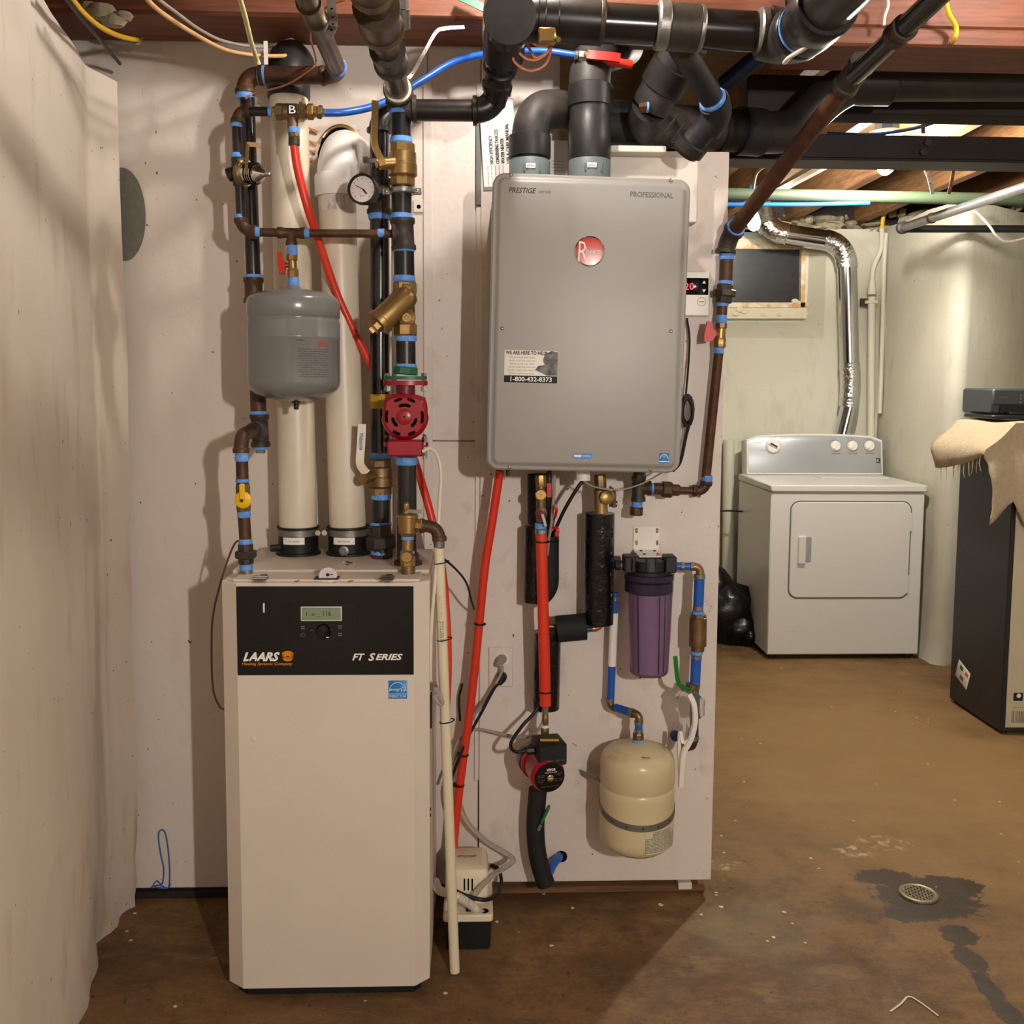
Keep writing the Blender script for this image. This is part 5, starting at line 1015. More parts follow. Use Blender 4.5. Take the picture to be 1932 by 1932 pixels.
m = M(); z_ = P(1219, 1037, Yb).z; m.bx(q0.x-.036, q0.x+.036, Yb-.11, Yb, z_-.002, z_+.001, .0008); ar = build(m, 'shelf', 'white_plastic', br)
for dx, dy in ((-.018, -.03), (.018, -.03), (-.018, -.08), (.018, -.08)): screw(ar, Vector((q0.x+dx, Yb+dy, z_+.001)), .004, Z, 'red_handle' if dx > 0 and dy < -.05 else 'dark_grey')
# left inlet and right outlet
il = thing('filter_inlet', 'short crimped fitting joining the filter to the wrapped pipe', 'fitting'); Yq = 2.49
nut(il, (1160, 1066), (1170, 1066), 20, Yq, 'rubber', 12, 'nipple'); nut(il, (1168, 1066), (1176, 1066), 18, Yq, 'steel', 18, 'crimp_ring'); pipe(il, (1150, 1066, 2.53), (1192, 1066), 14, Yq, 'pex_navy', 'tube')
bl = thing('blue_riser', 'thick blue plastic tube with brass check valve at the panel edge', 'tube'); Yq = 2.51; k = K(Yq)
pipe(bl, (1275, 1068), (1312, 1069), 15, Yq, 'pex_blue', 'tube'); [nut(bl, (x, 1068.5), (x+7, 1069), 18, Yq, 'steel', 18, 'crimp_ring') for x in (1283, 1301)]
elbow(bl, (1308, 1069), (1321, 1069), (1321, 1082), 16, Yq, 'brass', rims=False); pipe(bl, (1320, 1084), (1317, 1155), 20, Yq, 'pex_blue', 'tube')
nut(bl, (1320, 1082), (1320, 1092), 22, Yq, 'steel', 18, 'crimp_ring'); nut(bl, (1317, 1142), (1317, 1152), 21, Yq, 'steel', 18, 'crimp_ring'); tape(bl, (1317, 1157), 23, Yq, 7)
m = M(); a, b = P(1316, 1228, Yq), P(1317, 1158, Yq); L_ = (b-a).length; m.lathe(a, b-a, [(13*k, 0), (13*k, L_*.12), (17*k, L_*.14), (17*k, L_*.9), (14*k, L_*.92), (14*k, L_)], 20); build(m, 'check_valve', 'bronze', bl); nut(bl, (1317, 1158), (1317, 1165), 32, Yq, 'bronze', 8, 'hex_end'); tape(bl, (1314, 1231), 23, Yq, 6)
pipe(bl, (1314, 1228), (1311, 1296), 20, Yq, 'pex_blue', 'tube'); nut(bl, (1314, 1236), (1314, 1244), 21, Yq, 'steel', 18, 'crimp_ring'); nut(bl, (1311, 1288), (1310, 1300), 22, Yq, 'zinc', 10, 'coupling')
pipe(bl, (1310, 1296), (1309, 1400), 18, Yq, 'pex_navy', 'tube'); elbow(bl, (1308, 1392), (1308, 1408), (1296, 1408, 2.56), 17, Yq, 'brown_iron'); nut(bl, (1308, 1388), (1308, 1396), 22, Yq, 'zinc', 12, 'crimp_ring')
ds = P(1273, 1387, YW-.016); m = M(); m.lathe(ds, -Yv, [(10*k, 0), (10*k, .012), (8*k, .018), (3*k, .02)], 20); tag(build(m, 'blue_plug', 'pex_navy'), 'blue round plug on the panel left of the blue riser', 'plug')
gv = thing('shutoff_valve', 'shutoff valve with bent green lever above the plastic bag', 'valve'); m = M(); m.cyl(P(1304, 1306, 2.5), P(1306, 1290, 2.5), 12*k); build(m, 'valve_body', 'bronze', gv)
m = M(); m.ribbon(cr([P(1300, 1302, 2.475), P(1288, 1296, 2.465), P(1280, 1288, 2.46), P(1276, 1262, 2.455), P(1274, 1238, 2.455)]), 8*k, .004, Vector((-.4, -1, 0))); build(m, 'lever', 'green_handle', gv)
# filter wrench in its clear bag
wr = thing('filter_wrench', 'white plastic filter wrench hanging from the green lever', 'wrench'); pts = [P(1300, 1310, 2.47), P(1309, 1330, 2.465), P(1311, 1362, 2.465), P(1303, 1395, 2.465), P(1290, 1420, 2.465), P(1286, 1450, 2.47), P(1284, 1484, 2.475)]
m = M(); m.ribbon(cr(pts, 6), 10*k, .008, Vector((.35, -1, 0))); build(m, 'handle', 'white_plastic', wr)
m = M(); m.ribbon(cr([P(1303, 1395, 2.466), P(1288, 1400, 2.47), P(1283, 1380, 2.475), P(1281, 1420, 2.475), P(1284, 1480, 2.476)], 6), 6*k, .006, Vector((.35, -1, 0))); build(m, 'jaw', 'white_plastic', wr)
bg = M(); random.seed(31); rs = []
for i in range(10):
    t_ = i/9; cx, cy = 1297+4*math.sin(t_*5), 1300+105*t_; rs.append([P(cx, cy, 2.485)+Vector((k*(8+22*math.sin(math.pi*min(1, t_*1.25+.12)))*random.uniform(.75, 1.2)*math.cos(a), .012*math.sin(a)-.004, k*random.uniform(-4, 4))) for a in [2*math.pi*j/12 for j in range(12)]])
bg.rings(rs); tag(build(bg, 'clear_bag', 'clear_bag', None, 25), 'crumpled clear plastic bag around the hanging white wrench', 'bag')
# ---------------------------------------------------------------- blue line to the beige tank
bt = thing('blue_tank_line', 'blue plastic tube with white sticker leading down to the beige tank', 'tube'); Yq = 2.56; k = K(Yq)
pipe(bt, (1160, 1118), (1152, 1322), 15, Yq, 'pex_blue', 'tube'); m = M(); a, b = P(1158.5, 1156, Yq), P(1154.5, 1256, Yq); m.cyl(a, b, 8.2*k); build(m, 'sticker', 'paper', bt); nut(bt, (1160, 1125), (1160, 1133), 17, Yq, 'steel', 16, 'crimp_ring')
elbow(bt, (1151, 1320), (1151, 1336), (1166, 1337, 2.54), 14, Yq, 'bronze', rims=False); nut(bt, (1151, 1318), (1151, 1325), 17, Yq, 'zinc', 12, 'crimp_ring')
pipe(bt, (1162, 1335, 2.545), (1196, 1346, 2.5), 16, 2.52, 'pex_blue', 'tube'); nut(bt, (1189, 1344, 2.51), (1195, 1346, 2.5), 19, 2.5, 'zinc', 12, 'crimp_ring')
elbow(bt, (1194, 1346, 2.5), (1206, 1347, 2.49), (1206, 1362, 2.49), 16, 2.49, 'bronze', rims=False); pipe(bt, (1205, 1360, 2.49), (1205, 1382, 2.49), 15, 2.49, 'pex_blue', 'tube'); nut(bt, (1205, 1360, 2.49), (1205, 1366, 2.49), 18, 2.49, 'steel', 16, 'crimp_ring'); nut(bt, (1205, 1376, 2.49), (1205, 1384, 2.49), 18, 2.49, 'steel', 16, 'crimp_ring'); nut(bt, (1204, 1383, 2.49), (1204, 1397, 2.49), 22, 2.49, 'bronze', 8, 'adapter'); tape(bt, (1204, 1402, 2.49), 22, 2.49, 12)
PB = [(.06, 0), (.45, .004), (.75, .025), (.92, .07), (.985, .12), (1, .17), (1, .55), (1.0, .60), (.975, .615), (.965, .625), (.975, .635), (1, .65), (1, .82), (.985, .86), (.93, .905), (.8, .945), (.5, .985), (.2, 1.0)]
t, sh, tb2, H, r, k = tank('water_tank', 'beige steel expansion tank strapped low on the white panel', 1127, 1273, 1402, 1600, 2.485, 'tank_beige', PB)
m = M(); m.lathe(tb2+Z*(H*.905), Z, [(r*.935, 0), (r*.83, H*.035), (r*.52, H*.08), (r*.2, H*.096), (r*.12, H*.1)], 40); build(m, 'dusty_top', 'tank_top_dirty', t, 50)
rs = []; m = M()
for i in range(33):
    a = math.radians(-100+200*i/32); zz = tb2.z+H*.42-.022*math.cos(a)
    rs.append([Vector((tb2.x+q_*math.sin(a), tb2.y-q_*math.cos(a), zz+h)) for q_, h in ((r+.0004, -.0085), (r+.002, -.0085), (r+.002, .0085), (r+.0004, .0085))])
m.rings(rs); sp = build(m, 'strap', 'zinc', t)
for i in range(7):
    a = math.radians(-72+24*i); q_ = r+.0021; p = Vector((tb2.x+q_*math.sin(a), tb2.y-q_*math.cos(a), tb2.z+H*.42-.022*math.cos(a))); m = M(); m.lathe(p, Vector((math.sin(a), -math.cos(a), 0)), [(.0025, -.001), (.0025, .0004)], 8); build(m, 'strap_hole', 'dark_iron', sp)
m = M(); m.bar(P(1095, 1457, YW-.02), P(1130, 1470, 2.52), 12*k, .002, Vector((.3, -1, .1))); build(m, 'strap_end', 'zinc', t)
lab = M(); rs = []
for i in range(9): a = math.radians(5+58*i/8); rs.append([Vector((tb2.x+q_*math.sin(a), tb2.y-q_*math.cos(a), tb2.z+h)) for q_, h in ((r*.999, H*.10), (r+.0006, H*.10), (r+.0006, H*.315), (r*.999, H*.315))])
lab.rings(rs); lb = build(lab, 'tank_label', 'cardboard', t)
for i in range(14): wrapped(lb, random.choice(('nin inni nin nnini innin nn', 'WARNING nin nini nn inni nin', 'inni nnin nin inn ninn ini')), math.radians(33), tb2.z+H*(.30-i*.014), .10 if i > 3 else .06, .0026, tb2, r+.0006, 'ink', .02)
text(t, 'Water', Fr(tb2+Vector((.008, -r*.72, H*.955)), X, Vector((0, .55, .8))), .022, .005, 'red_dark', 0, .02, d=.004)
# ---------------------------------------------------------------- gas line on the right
gr = thing('gas_pipe', 'rusty gas pipe dropping along the panel edge to the water heater', 'pipe'); Yq = 2.575; k = K(Yq)
A = P(1378, 443, Yq); B = P(1604, 150, 2.02); C = P(1770, -8, 1.68); C = B+(C-B)*3.2
m = M(); m.cyl(A, B, 15*K(2.4)); build(m, 'pipe', 'rust_pipe', gr); m = M(); m.cyl(B, C, 15*K(2.4)); build(m, 'pipe', 'black_gloss', gr)
u = (B-A).normalized(); w_ = (C-B).normalized(); tape(gr, B-u*.03, 27, None, 10, u)
m = M(); rimmed(m, B-u*.025, B+u*.05, 19*K(2.3)); build(m, 'coupling', 'dark_iron', gr); m = M(); rimmed(m, B+w_*.19, B+w_*.23, 17*K(2.3)); build(m, 'coupling', 'dark_iron', gr)
elbow(gr, (1369, 478), (1372, 452), A+u*.028, 34, Yq, 'dark_iron'); tape(gr, A+u*.03, 35, None, 9, u); tape(gr, (1371, 485), 28, Yq, 8)
pipe(gr, (1371, 484), (1369, 535), 26, Yq, 'brown_iron', 'nipple'); tape(gr, (1369, 534), 26, Yq, 6); union(gr, (1368, 536), (1365, 572), 32, Yq, 'dark_iron'); tape(gr, (1363, 574), 22, Yq, 6)
pipe(gr, (1363, 572), (1361, 604), 20, Yq, 'brown_iron', 'nipple'); tape(gr, (1361, 602), 21, Yq, 11); tape(gr, (1356, 661), 19, Yq, 9); pipe(gr, (1357, 656), (1332, 900), 18, Yq, 'rust_pipe'); tape(gr, (1334, 903), 20, Yq, 9)
elbow(gr, (1333, 908), (1330, 926), (1307, 926), 20, Yq, 'brown_iron'); pipe(gr, (1310, 926), (1282, 925), 14, Yq, 'brown_iron', 'nipple'); union(gr, (1282, 925), (1232, 922), 24, Yq-.02, 'brown_iron'); tape(gr, (1229, 921), 20, Yq-.03, 6, X)
tee(gr, (1205, 898, 2.53), (1204, 946, 2.53), (1228, 921, 2.53), 24, 2.53, 'dark_iron'); tape(gr, (1202, 953, 2.53), 20, 2.53, 10); nut(gr, (1201, 956, 2.53), (1200, 972, 2.53), 26, 2.53, 'brown_iron', 8, 'end_cap'); tape(gr, (1206, 894, 2.53), 22, 2.53, 6)
v = thing('gas_valve', 'brass gas valve with red lever on the pipe along the panel edge', 'valve')
nut(v, (1360, 609), (1360, 620), 23, Yq, 'bronze', 8, 'hex_end'); m = M(); m.cyl(P(1360, 618, Yq), P(1358, 646, Yq), 10*k); build(m, 'valve_body', 'brass', v); nut(v, (1358, 638), (1357, 656), 24, Yq, 'brass', 8, 'hex_end')
m = M(); m.cyl(P(1356, 630, Yq), P(1340, 631, Yq-.02), 6*k); build(m, 'stem', 'brass', v); fr = fpx(1338, 627, Yq-.025); m = M(); m.poly(fr, [(a*k, b*k) for a, b in ((-5, 20), (4, 20), (6, 6), (12, 2), (12, -6), (6, -16), (-10, -18), (-10, -4))], -.006, .008); build(m, 'lever', 'red_handle', v, 20)
# ---------------------------------------------------------------- wall controls, outlet, papers
th_ = thing('remote_control', 'white wall controller with black display right of the heater', 'controller'); fr = fpx(1313, 555, YW-.015); k = K(YW)
m = M(); m.rbox(fr, 48*k, 84*k, .004, [(0, .002), (.001, 0), (.014, 0), (.018, .004)], 4); bd = build(m, 'body', 'white_plastic', th_)
m = M(); m.box(fr.off(-.001, 13*k), 42*k, 31*k, .017, .0185, .0003); sc_ = build(m, 'screen', 'glossy_black', bd); text(sc_, '120', fr.off(-19*k, 13*k), 24*k, 13*k, 'led_red', d=.019, name='display_digits')
for s_ in (1, -1): m = M(); m.poly(fr.off(12*k, 13*k+s_*8*k), [(-3.4*k, -2.5*s_*k), (3.4*k, -2.5*s_*k), (0, 3*s_*k)], .0185, .019); build(m, 'arrow_icon', 'ink_white', sc_, 0)
m = M(); q = fr.off(8*k, -15*k); m.tube([q.p(8*k*math.cos(a), 8*k*math.sin(a), .0182) for a in [2*math.pi*i/20 for i in range(20)]], .0006, 5, True, 1, True); build(m, 'button_ring', 'ink_grey', bd); m = M(); m.box(q, 9*k, 1.6*k, .018, .0186, .0002); build(m, 'button_mark', 'ink_grey', bd)
ol = thing('wall_outlet', 'white duplex outlet on the panel left of the black pipes', 'outlet'); fr = fpx(945, 1258, YW-.014); k = K(YW)
m = M(); m.rbox(fr, 48*k, 79*k, .003, [(0, 0), (.003, 0), (.006, .003)], 4); build(m, 'cover_plate', 'panel_paint', ol)
for dy in (17, -14): m = M(); m.rbox(fr.off(3*k, dy*k), 24*k, 21*k, .010, [(.004, 0), (.0085, 0)], 6); so = build(m, 'socket', 'white_plastic' if dy > 0 else 'cream_plastic', ol)
pg = thing('plugged_cable', 'grey plug in the upper outlet socket with its cord hanging left', 'cord'); q = fpx(947, 1243, YW-.02); m = M(); m.tube([q.p(0, 0, 0), q.p(-.004, 0, .02), q.p(-.010, -.006, .035)], [.014, .012, .007], 12); build(m, 'plug', 'cord_grey', pg)
m = M(); m.tube(cr([q.p(-.008, -.005, .034), P(948, 1262, 2.565), P(938, 1285, 2.565), P(918, 1320, 2.565), P(893, 1352, 2.56), P(872, 1400, 2.555), P(848, 1452, 2.55), P(838, 1480, 2.55)]), .0042, 8); build(m, 'cord', 'cord_grey', pg)
pg = thing('plugged_cable', 'black plug in the lower outlet socket with its cord hanging left', 'cord'); q = fpx(946, 1276, YW-.02); m = M(); m.tube([q.p(.002, 0, 0), q.p(0, -.003, .018), q.p(-.006, -.012, .03)], [.014, .012, .006], 12); build(m, 'plug', 'rubber', pg)
m = M(); m.tube(cr([q.p(-.005, -.010, .028), P(932, 1300, 2.555), P(908, 1345, 2.55), P(886, 1385, 2.54), P(868, 1425, 2.515), P(852, 1470, 2.54), P(846, 1500, 2.55), P(850, 1528, 2.55)]), .004, 8); build(m, 'cord', 'rubber', pg)
hose('black_wire', [(838, 1055, 2.3), (860, 1074, 2.35), (880, 1100, 2.42), (890, 1135, 2.5), (895, 1150, 2.55)], 4.5, 2.4, 'rubber', 'black wire slanting right from the discharge pipe to the red tube', 'wire', n=7)
hose('black_wire', [(872, 1290, 2.6), (866, 1320, 2.6), (868, 1360, 2.6)], 5, 2.6, 'rubber', 'short black wire end on the wall left of the slanting red tube', 'wire', n=7)
m = M(); m.box(fpx(918, 290, 2.615), 40*K(2.6), 190*K(2.6), 0, .006); tag(build(m, 'backing_card', 'ink_grey'), 'grey card behind the manual at the upper left of the heater', 'card')
mp = thing('manual', 'printed heater manual bag wedged behind the top left of the heater', 'paper'); fr = fpx(940, 270, 2.60, -.06); k = K(2.6)
m = M(); m.box(fr, 62*k, 158*k, 0, .004, .001); pgs = build(m, 'cover_sheet', 'paper', mp)
tf = lambda a, b: Fr(fr.p(a*k, b*k, .0045), fr.y, fr.x*-1)
for a, s_, w_ in ((-14, 'HIGH EFFICIENCY', 52), (-3, 'CONDENSING TANKLESS', 62), (7, 'WATER HEATER', 46), (17, 'USE & CARE MANUAL', 72)): text(pgs, s_, tf(a, -12+w_/2-26), w_*k, 6.5*k, 'ink', 0, .02, d=.0005)
for i in range(5): text(pgs, 'nin inni nin nnin', tf(-22+i*7, -58), 34*k, 2.6*k, 'ink_grey', d=.0005, name='small_print')
m = M(); m.box(fpx(1053, 302, 2.60), 36*k, 70*k, 0, .003); pp_ = tag(build(m, 'paper_sheet', 'paper'), 'small printed sheet between the two heater vents', 'paper')
for i in range(4): text(pp_, 'inni nin nn', fpx(1053, 322-i*6, 2.597), 24*k, 2.6*k, 'ink_grey', d=.001, name='small_print')
m = M(); m.bx(P(1150, 300, 2.5).x, P(1326, 300, 2.5).x, 2.545, YW-.016, P(1240, 420, 2.55).z, P(1240, 297, 2.55).z, .003); wb = tag(build(m, 'mounting_board', 'white_wood'), 'white painted mounting board above and behind the heater', 'board')
m = M(); q = P(1200, 289, 2.53); m.bx(P(1150, 300, 2.52).x, P(1254, 300, 2.52).x, 2.50, 2.60, P(1240, 297, 2.55).z+.0005, P(1240, 284, 2.55).z, .002); tag(build(m, 'wood_strip', 'white_wood'), 'white painted strip on the mounting board beside the right vent', 'board')
# round cover plate on the wall at the left
fr = fpx(233, 405, YW-.001); m = M(); k = K(YW); n = 36; m.rings([[fr.p(40*k*s_*math.cos(2*math.pi*i/n), 84*k*s_*math.sin(2*math.pi*i/n), d) for i in range(n)] for d, s_ in ((0, 1), (.004, 1), (.006, .98))]); tag(build(m, 'cover_plate', 'dark_plate'), 'oval dark grey cover plate on the wall behind the plastered pier', 'cover plate')
# blue string at the wall foot
pts = [P(x, y, YW-.004) for x, y in ((285, 1674), (300, 1670), (318, 1674), (320, 1640), (317, 1600), (311, 1570), (302, 1567), (299, 1580), (303, 1610), (309, 1640), (306, 1668), (296, 1662), (290, 1672), (315, 1676), (322, 1668))]
m = M(); m.tube(cr(pts, 5), .0018, 6); tag(build(m, 'string', 'string_blue'), 'loop of blue string standing against the wall foot at the left', 'string')
# ---------------------------------------------------------------- condensate pump
cpn = thing('condensate_pump', 'white and black condensate pump on the floor beside the boiler', 'pump')
p0 = F(838, 1785); p1 = F(928, 1794); x0, x1 = P(838, 1760, p1.y).x, P(928, 1760, p1.y).x; yf = p1.y; dpt = .20
zt0 = P(885, 1735, yf).z; mid = Vector(((x0+x1)/2, yf+dpt/2, 0))
hf = Fr(mid, X, Yv); W_, D_ = x1-x0, min(dpt, 2.585-yf)
hf = Fr(Vector(((x0+x1)/2, yf+D_/2, 0)), X, Yv)
m = M(); m.rbox(hf, W_, D_, .012, [(.002, .006), (.004, .004), (zt0, 0)], 4); build(m, 'reservoir', 'rubber', cpn)
m = M(); m.rbox(hf, W_+.006, D_+.006, .012, [(zt0-.004, 0), (zt0+.008, 0), (zt0+.012, .004)], 4); build(m, 'deck', 'cream_plastic', cpn)
z2 = P(885, 1635, yf+.07).z; ho = Fr(Vector(((x0+x1)/2-.004, yf+D_/2+.025, 0)), X, Yv)
m = M(); m.rbox(ho, W_-.006, D_-.065, .02, [(zt0+.012, 0), (z2-.02, .001), (z2-.006, .006), (z2, .018)], 5); mc = build(m, 'motor_cover', 'cream_plastic', cpn)
for dx in (-.012, -.002, .008): m = M(); m.box(Fr(Vector((ho.o.x+dx+.006, ho.o.y-(D_-.065)/2+.001, z2-.042))), .004, .032, -.002, .002); build(m, 'vent_slot', 'hole', mc)
text(mc, 'LITTLE GIANT', Fr(Vector((ho.o.x, ho.o.y, z2)), X, Yv), .05, .012, 'ink', 0, .01, d=.0008)
m = M(); q = P(884, 1722, yf+.02); m.lathe(Vector((q.x, yf+.022, zt0+.012)), Z, [(.008, 0), (.006, .006), (.008, .008), (.005, .018)], 10); build(m, 'check_fitting', 'rubber', cpn)
for dx in (-.038, .045): m = M(); m.lathe(Vector((ho.o.x+dx, yf+.018, zt0+.0118)), Z, [(.011, 0), (.011, .0008)], 16); build(m, 'inlet_hole', 'hole', cpn)
pts = cr([Vector((XBR+.004, 2.40, .16)), P(830, 1680, 2.36), P(860, 1690, 2.30), P(895, 1712, yf+.015), P(918, 1732, yf+.012)], 16); rr = [.0082+(.003 if i % 2 else 0) for i in range(len(pts))]
m = M(); m.tube(pts, rr, 12); tag(build(m, 'corrugated_hose', 'corrugated'), 'grey corrugated hose from the boiler into the condensate pump', 'hose')
hose('clear_tube', [(886, 1712, yf+.02), (896, 1688, yf+.03), (925, 1655, 2.42), (960, 1632, 2.50), (968, 1622, 2.53), (955, 1610, 2.56), (915, 1585, 2.57), (880, 1548, 2.58), (862, 1500, 2.59)], 11, 2.4, 'clear_tube', 'clear plastic tube looping from the condensate pump up the wall', 'tube')
hose('pump_lead', [(858, 1680, 2.36), (880, 1690, yf+.02), (915, 1698, yf+.02), (936, 1688, 2.45), (946, 1665, 2.54), (940, 1640, 2.57), (925, 1632, 2.58)], 8, 2.4, 'rubber', 'black cord looping around the condensate pump', 'cord')
# ================================================================ VENTS AND PIPES OVERHEAD
va = thing('intake_vent', 'black plastic heater vent with dusty elbow turning right', 'vent pipe'); Yq = 2.47; k = K(Yq)
m = M(); m.lathe(P(999, 312, Yq), Z, [(34*k, -.02), (34*k, 12*k), (39*k, 13*k), (39*k, 52*k), (36*k, 54*k)], 32); build(m, 'coupling', 'abs_black', va)
m = M(); m.tube(rpath([P(1000, 268, Yq), P(1006, 208, Yq), P(1062, 204, Yq+.07), P(1110, 228, Yq+.16)], .085, 10), 35*k, 28); build(m, 'elbow', 'abs_dusty', va)
A, B = P(1090, 225, 2.62), P(1400, 248, 2.78); m = M(); m.cyl(A, B, 39*K(2.7), n=28); build(m, 'pipe', 'abs_dusty', va)
m = M(); m.lathe(P(1392, 247, 2.775), B-A, [(40*K(2.78), 0), (43*K(2.78), .0), (43*K(2.78), .075), (40*K(2.78), .08)], 28); build(m, 'coupling', 'abs_dusty', va)
m = M(); m.tube(rpath([P(1430, 250, 2.79), P(1500, 250, 2.82), P(1560, 180, 2.80), P(1605, 158, 2.79)], .09, 10), 38*K(2.8), 28); build(m, 'elbow', 'abs_black', va)
m = M(); m.cyl(P(1595, 152, 2.79), P(2000, 152, 2.79), 37*K(2.8), n=28); build(m, 'pipe', 'abs_black', va); m = M(); m.lathe(P(1600, 153, 2.79), X, [(40*K(2.8), 0), (43*K(2.8), 0), (43*K(2.8), .12), (39*K(2.8), .125)], 28); build(m, 'coupling', 'abs_black', va)
m = M(); q = P(1355, 246, 2.75); m.lathe(q, B-A, [(39.5*K(2.75), 0), (41*K(2.75), 0), (41*K(2.75), .012), (39.5*K(2.75), .012)], 28); build(m, 'strap', 'rubber', va)
vb = thing('exhaust_vent', 'upright black plastic heater vent with ribbed coupling', 'vent pipe'); q = P(1112, 312, Yq)
m = M(); m.lathe(q, Z, [(33*k, -.03), (33*k, 8*k), (39*k, 9*k), (39*k, 80*k), (38*k, 82*k), (38*k, 104*k), (41*k, 105*k), (41*k, 142*k), (39*k, 144*k)], 32); build(m, 'coupling', 'abs_black', vb)
m = M(); m.tube(rpath([P(1112, 165, Yq), P(1113, 108, Yq), P(1150, 95, Yq+.12), P(1180, 90, 2.85)], .07), 38*k, 28); build(m, 'elbow', 'abs_dusty', vb)
vc = thing('drain_branch', 'slanting black plastic drain branch with stickers behind the main', 'drain pipe')
A, B = P(1228, 200, 2.50), P(1300, 78, 2.40); m = M(); m.cyl(A, B, 37*K(2.5), n=28); build(m, 'pipe', 'abs_dusty', vc); ax = (B-A).normalized()
m = M(); m.lathe(A+ax*.05, ax, [(38*K(2.5), 0), (42*K(2.5), .002), (42*K(2.5), .06), (38*K(2.5), .062)], 28); build(m, 'hub', 'abs_black', vc); m = M(); m.tube(rpath([A-ax*.0, P(1212, 232, 2.57), P(1250, 250, 2.66)], .06), 36*K(2.5), 26); build(m, 'elbow', 'abs_dusty', vc)
m = M(); q = P(1206, 204, 2.45); m.cyl(q, q+Vector((.018, -.004, .001)), 9*k, n=4); build(m, 'plug', 'rust_pipe', vc); m = M(); m.cyl(q+Vector((.017, -.004, .001)), q+Vector((.022, -.004, .001)), 9.5*k); build(m, 'thread_tape', 'tape_blue', vc)
m = M(); m.cyl(P(1368, 158, 2.62), P(1450, 92, 2.5), 17*K(2.55)); tag(build(m, 'blue_black_pipe', 'pipe_navy'), 'dark blue pipe slanting up behind the heating main', 'pipe')
# heating main
mn = thing('heating_main', 'thick black steel heating main crossing below the ceiling beam', 'pipe'); Ym = 2.14; km = K(Ym)
A, B = P(955, 33, Ym), P(1452, 62, Ym+.02); ax = (B-A).normalized()
m = M(); m.cyl(A+ax*.02, B, 36*km, n=28); build(m, 'pipe', 'black_gloss', mn)
def hub(a, b, r, mt='black_iron', n='coupling'): m = M(); m.lathe(V(a, Ym), V(b, Ym)-V(a, Ym), [(r*km*.92, 0), (r*km, .004), (r*km, (V(b, Ym)-V(a, Ym)).length-.004), (r*km*.92, (V(b, Ym)-V(a, Ym)).length)], 28); return build(m, n, mt, mn)
m = M(); m.cyl(P(957, 33, Ym), P(957, 33, Ym)+Vector((0, -.001, .0)), 42*km); hub((925, 31), (1055, 38), 42, 'black_iron', 'tee'); hub((1050, 37), (1135, 43), 40, 'black_iron'); hub((1012, 35), (1030, 36), 44, 'black_iron', 'rim'); hub((1128, 42), (1140, 43), 41, 'dark_iron', 'rim')
m = M(); m.cyl(P(955, 20, Ym), P(950, 105, 2.25), 40*km, n=26); build(m, 'tee_branch', 'black_iron', mn); m = M(); m.cyl(P(958, 35, Ym), P(962, 30, Ym-.25), 43*km, n=26); build(m, 'tee_branch', 'black_iron', mn)
hub((1238, 48), (1262, 50), 44, 'zinc', 'rim'); hub((1258, 50), (1318, 54), 42, 'dark_iron', 'tee'); hub((1314, 54), (1326, 55), 41, 'zinc', 'rim'); hub((1428, 60), (1446, 61), 43, 'zinc', 'rim')
m = M(); m.tube(rpath([P(1440, 61, Ym), P(1475, 72, Ym), P(1520, 60, Ym-.09), P(1560, 18, 1.95)], .08, 10), 48*km, 26); build(m, 'elbow', 'abs_black', mn)
m = M(); A2, B2 = P(1505, 65, Ym-.06), P(1640, -70, 1.72); B2 = A2+(B2-A2)*3.0; m.cyl(A2, B2, 44*km, n=26); build(m, 'pipe', 'black_iron', mn)
u = (B2-A2).normalized(); 
for s_, r_, L_ in ((.0, 50, .03), (.10, 54, .07)): m = M(); m.lathe(A2+u*s_, u, [(r_*km*.95, 0), (r_*km, .004), (r_*km, L_), (r_*km*.95, L_+.004)], 26); build(m, 'coupling', 'black_iron', mn)
m = M(); m.lathe(A2+u*.04, u, [(47*km, 0), (47*km, .008)], 26); build(m, 'thread_tape', 'tape_blue', mn)
bp_ = thing('branch_pipe', 'bent black branch pipe below the heating main with blue thread tape', 'pipe')
A, B, C = P(1272, 70, 2.2), P(1352, 200, 2.36), P(1300, 268, 2.42); u = (B-A).normalized(); w_ = (C-B).normalized()
m = M(); m.cyl(A, B, 22*K(2.3), n=22); build(m, 'pipe', 'dull_pipe' if False else 'abs_dusty', bp_); tape(bp_, B-u*.022, 49, None, 9, u)
m = M(); m.tube(rpath([B-u*.012, B+u*.022, B+u*.022+w_*.05], .03), 27*K(2.36), 22); m.lathe(B-u*.018, u, [(26*K(2.36), 0), (29*K(2.36), .001), (29*K(2.36), .010), (26*K(2.36), .011)], 22); build(m, 'elbow', 'abs_dusty', bp_)
m = M(); m.cyl(B+u*.02+w_*.03, C+u*.01, 23*K(2.4), n=22); build(m, 'pipe', 'abs_dusty', bp_)
m = M(); q = C+u*.01; m.lathe(q-w_*.012, w_, [(28*K(2.4), 0), (33*K(2.4), .002), (33*K(2.4), .026), (28*K(2.4), .028), (26*K(2.4), .036), (14*K(2.4), .037)], 24); build(m, 'end_coupling', 'abs_black', bp_)
for i in range(2): m = M(); m.box(Fr(P(1268+i*12, 232+i*18, 2.44), (P(1290, 215, 2.4)-P(1265, 250, 2.4)), Vector((0, -1, .3))), .055, .012, -.003, .003); build(m, 'clamp_band', 'rubber', bp_)
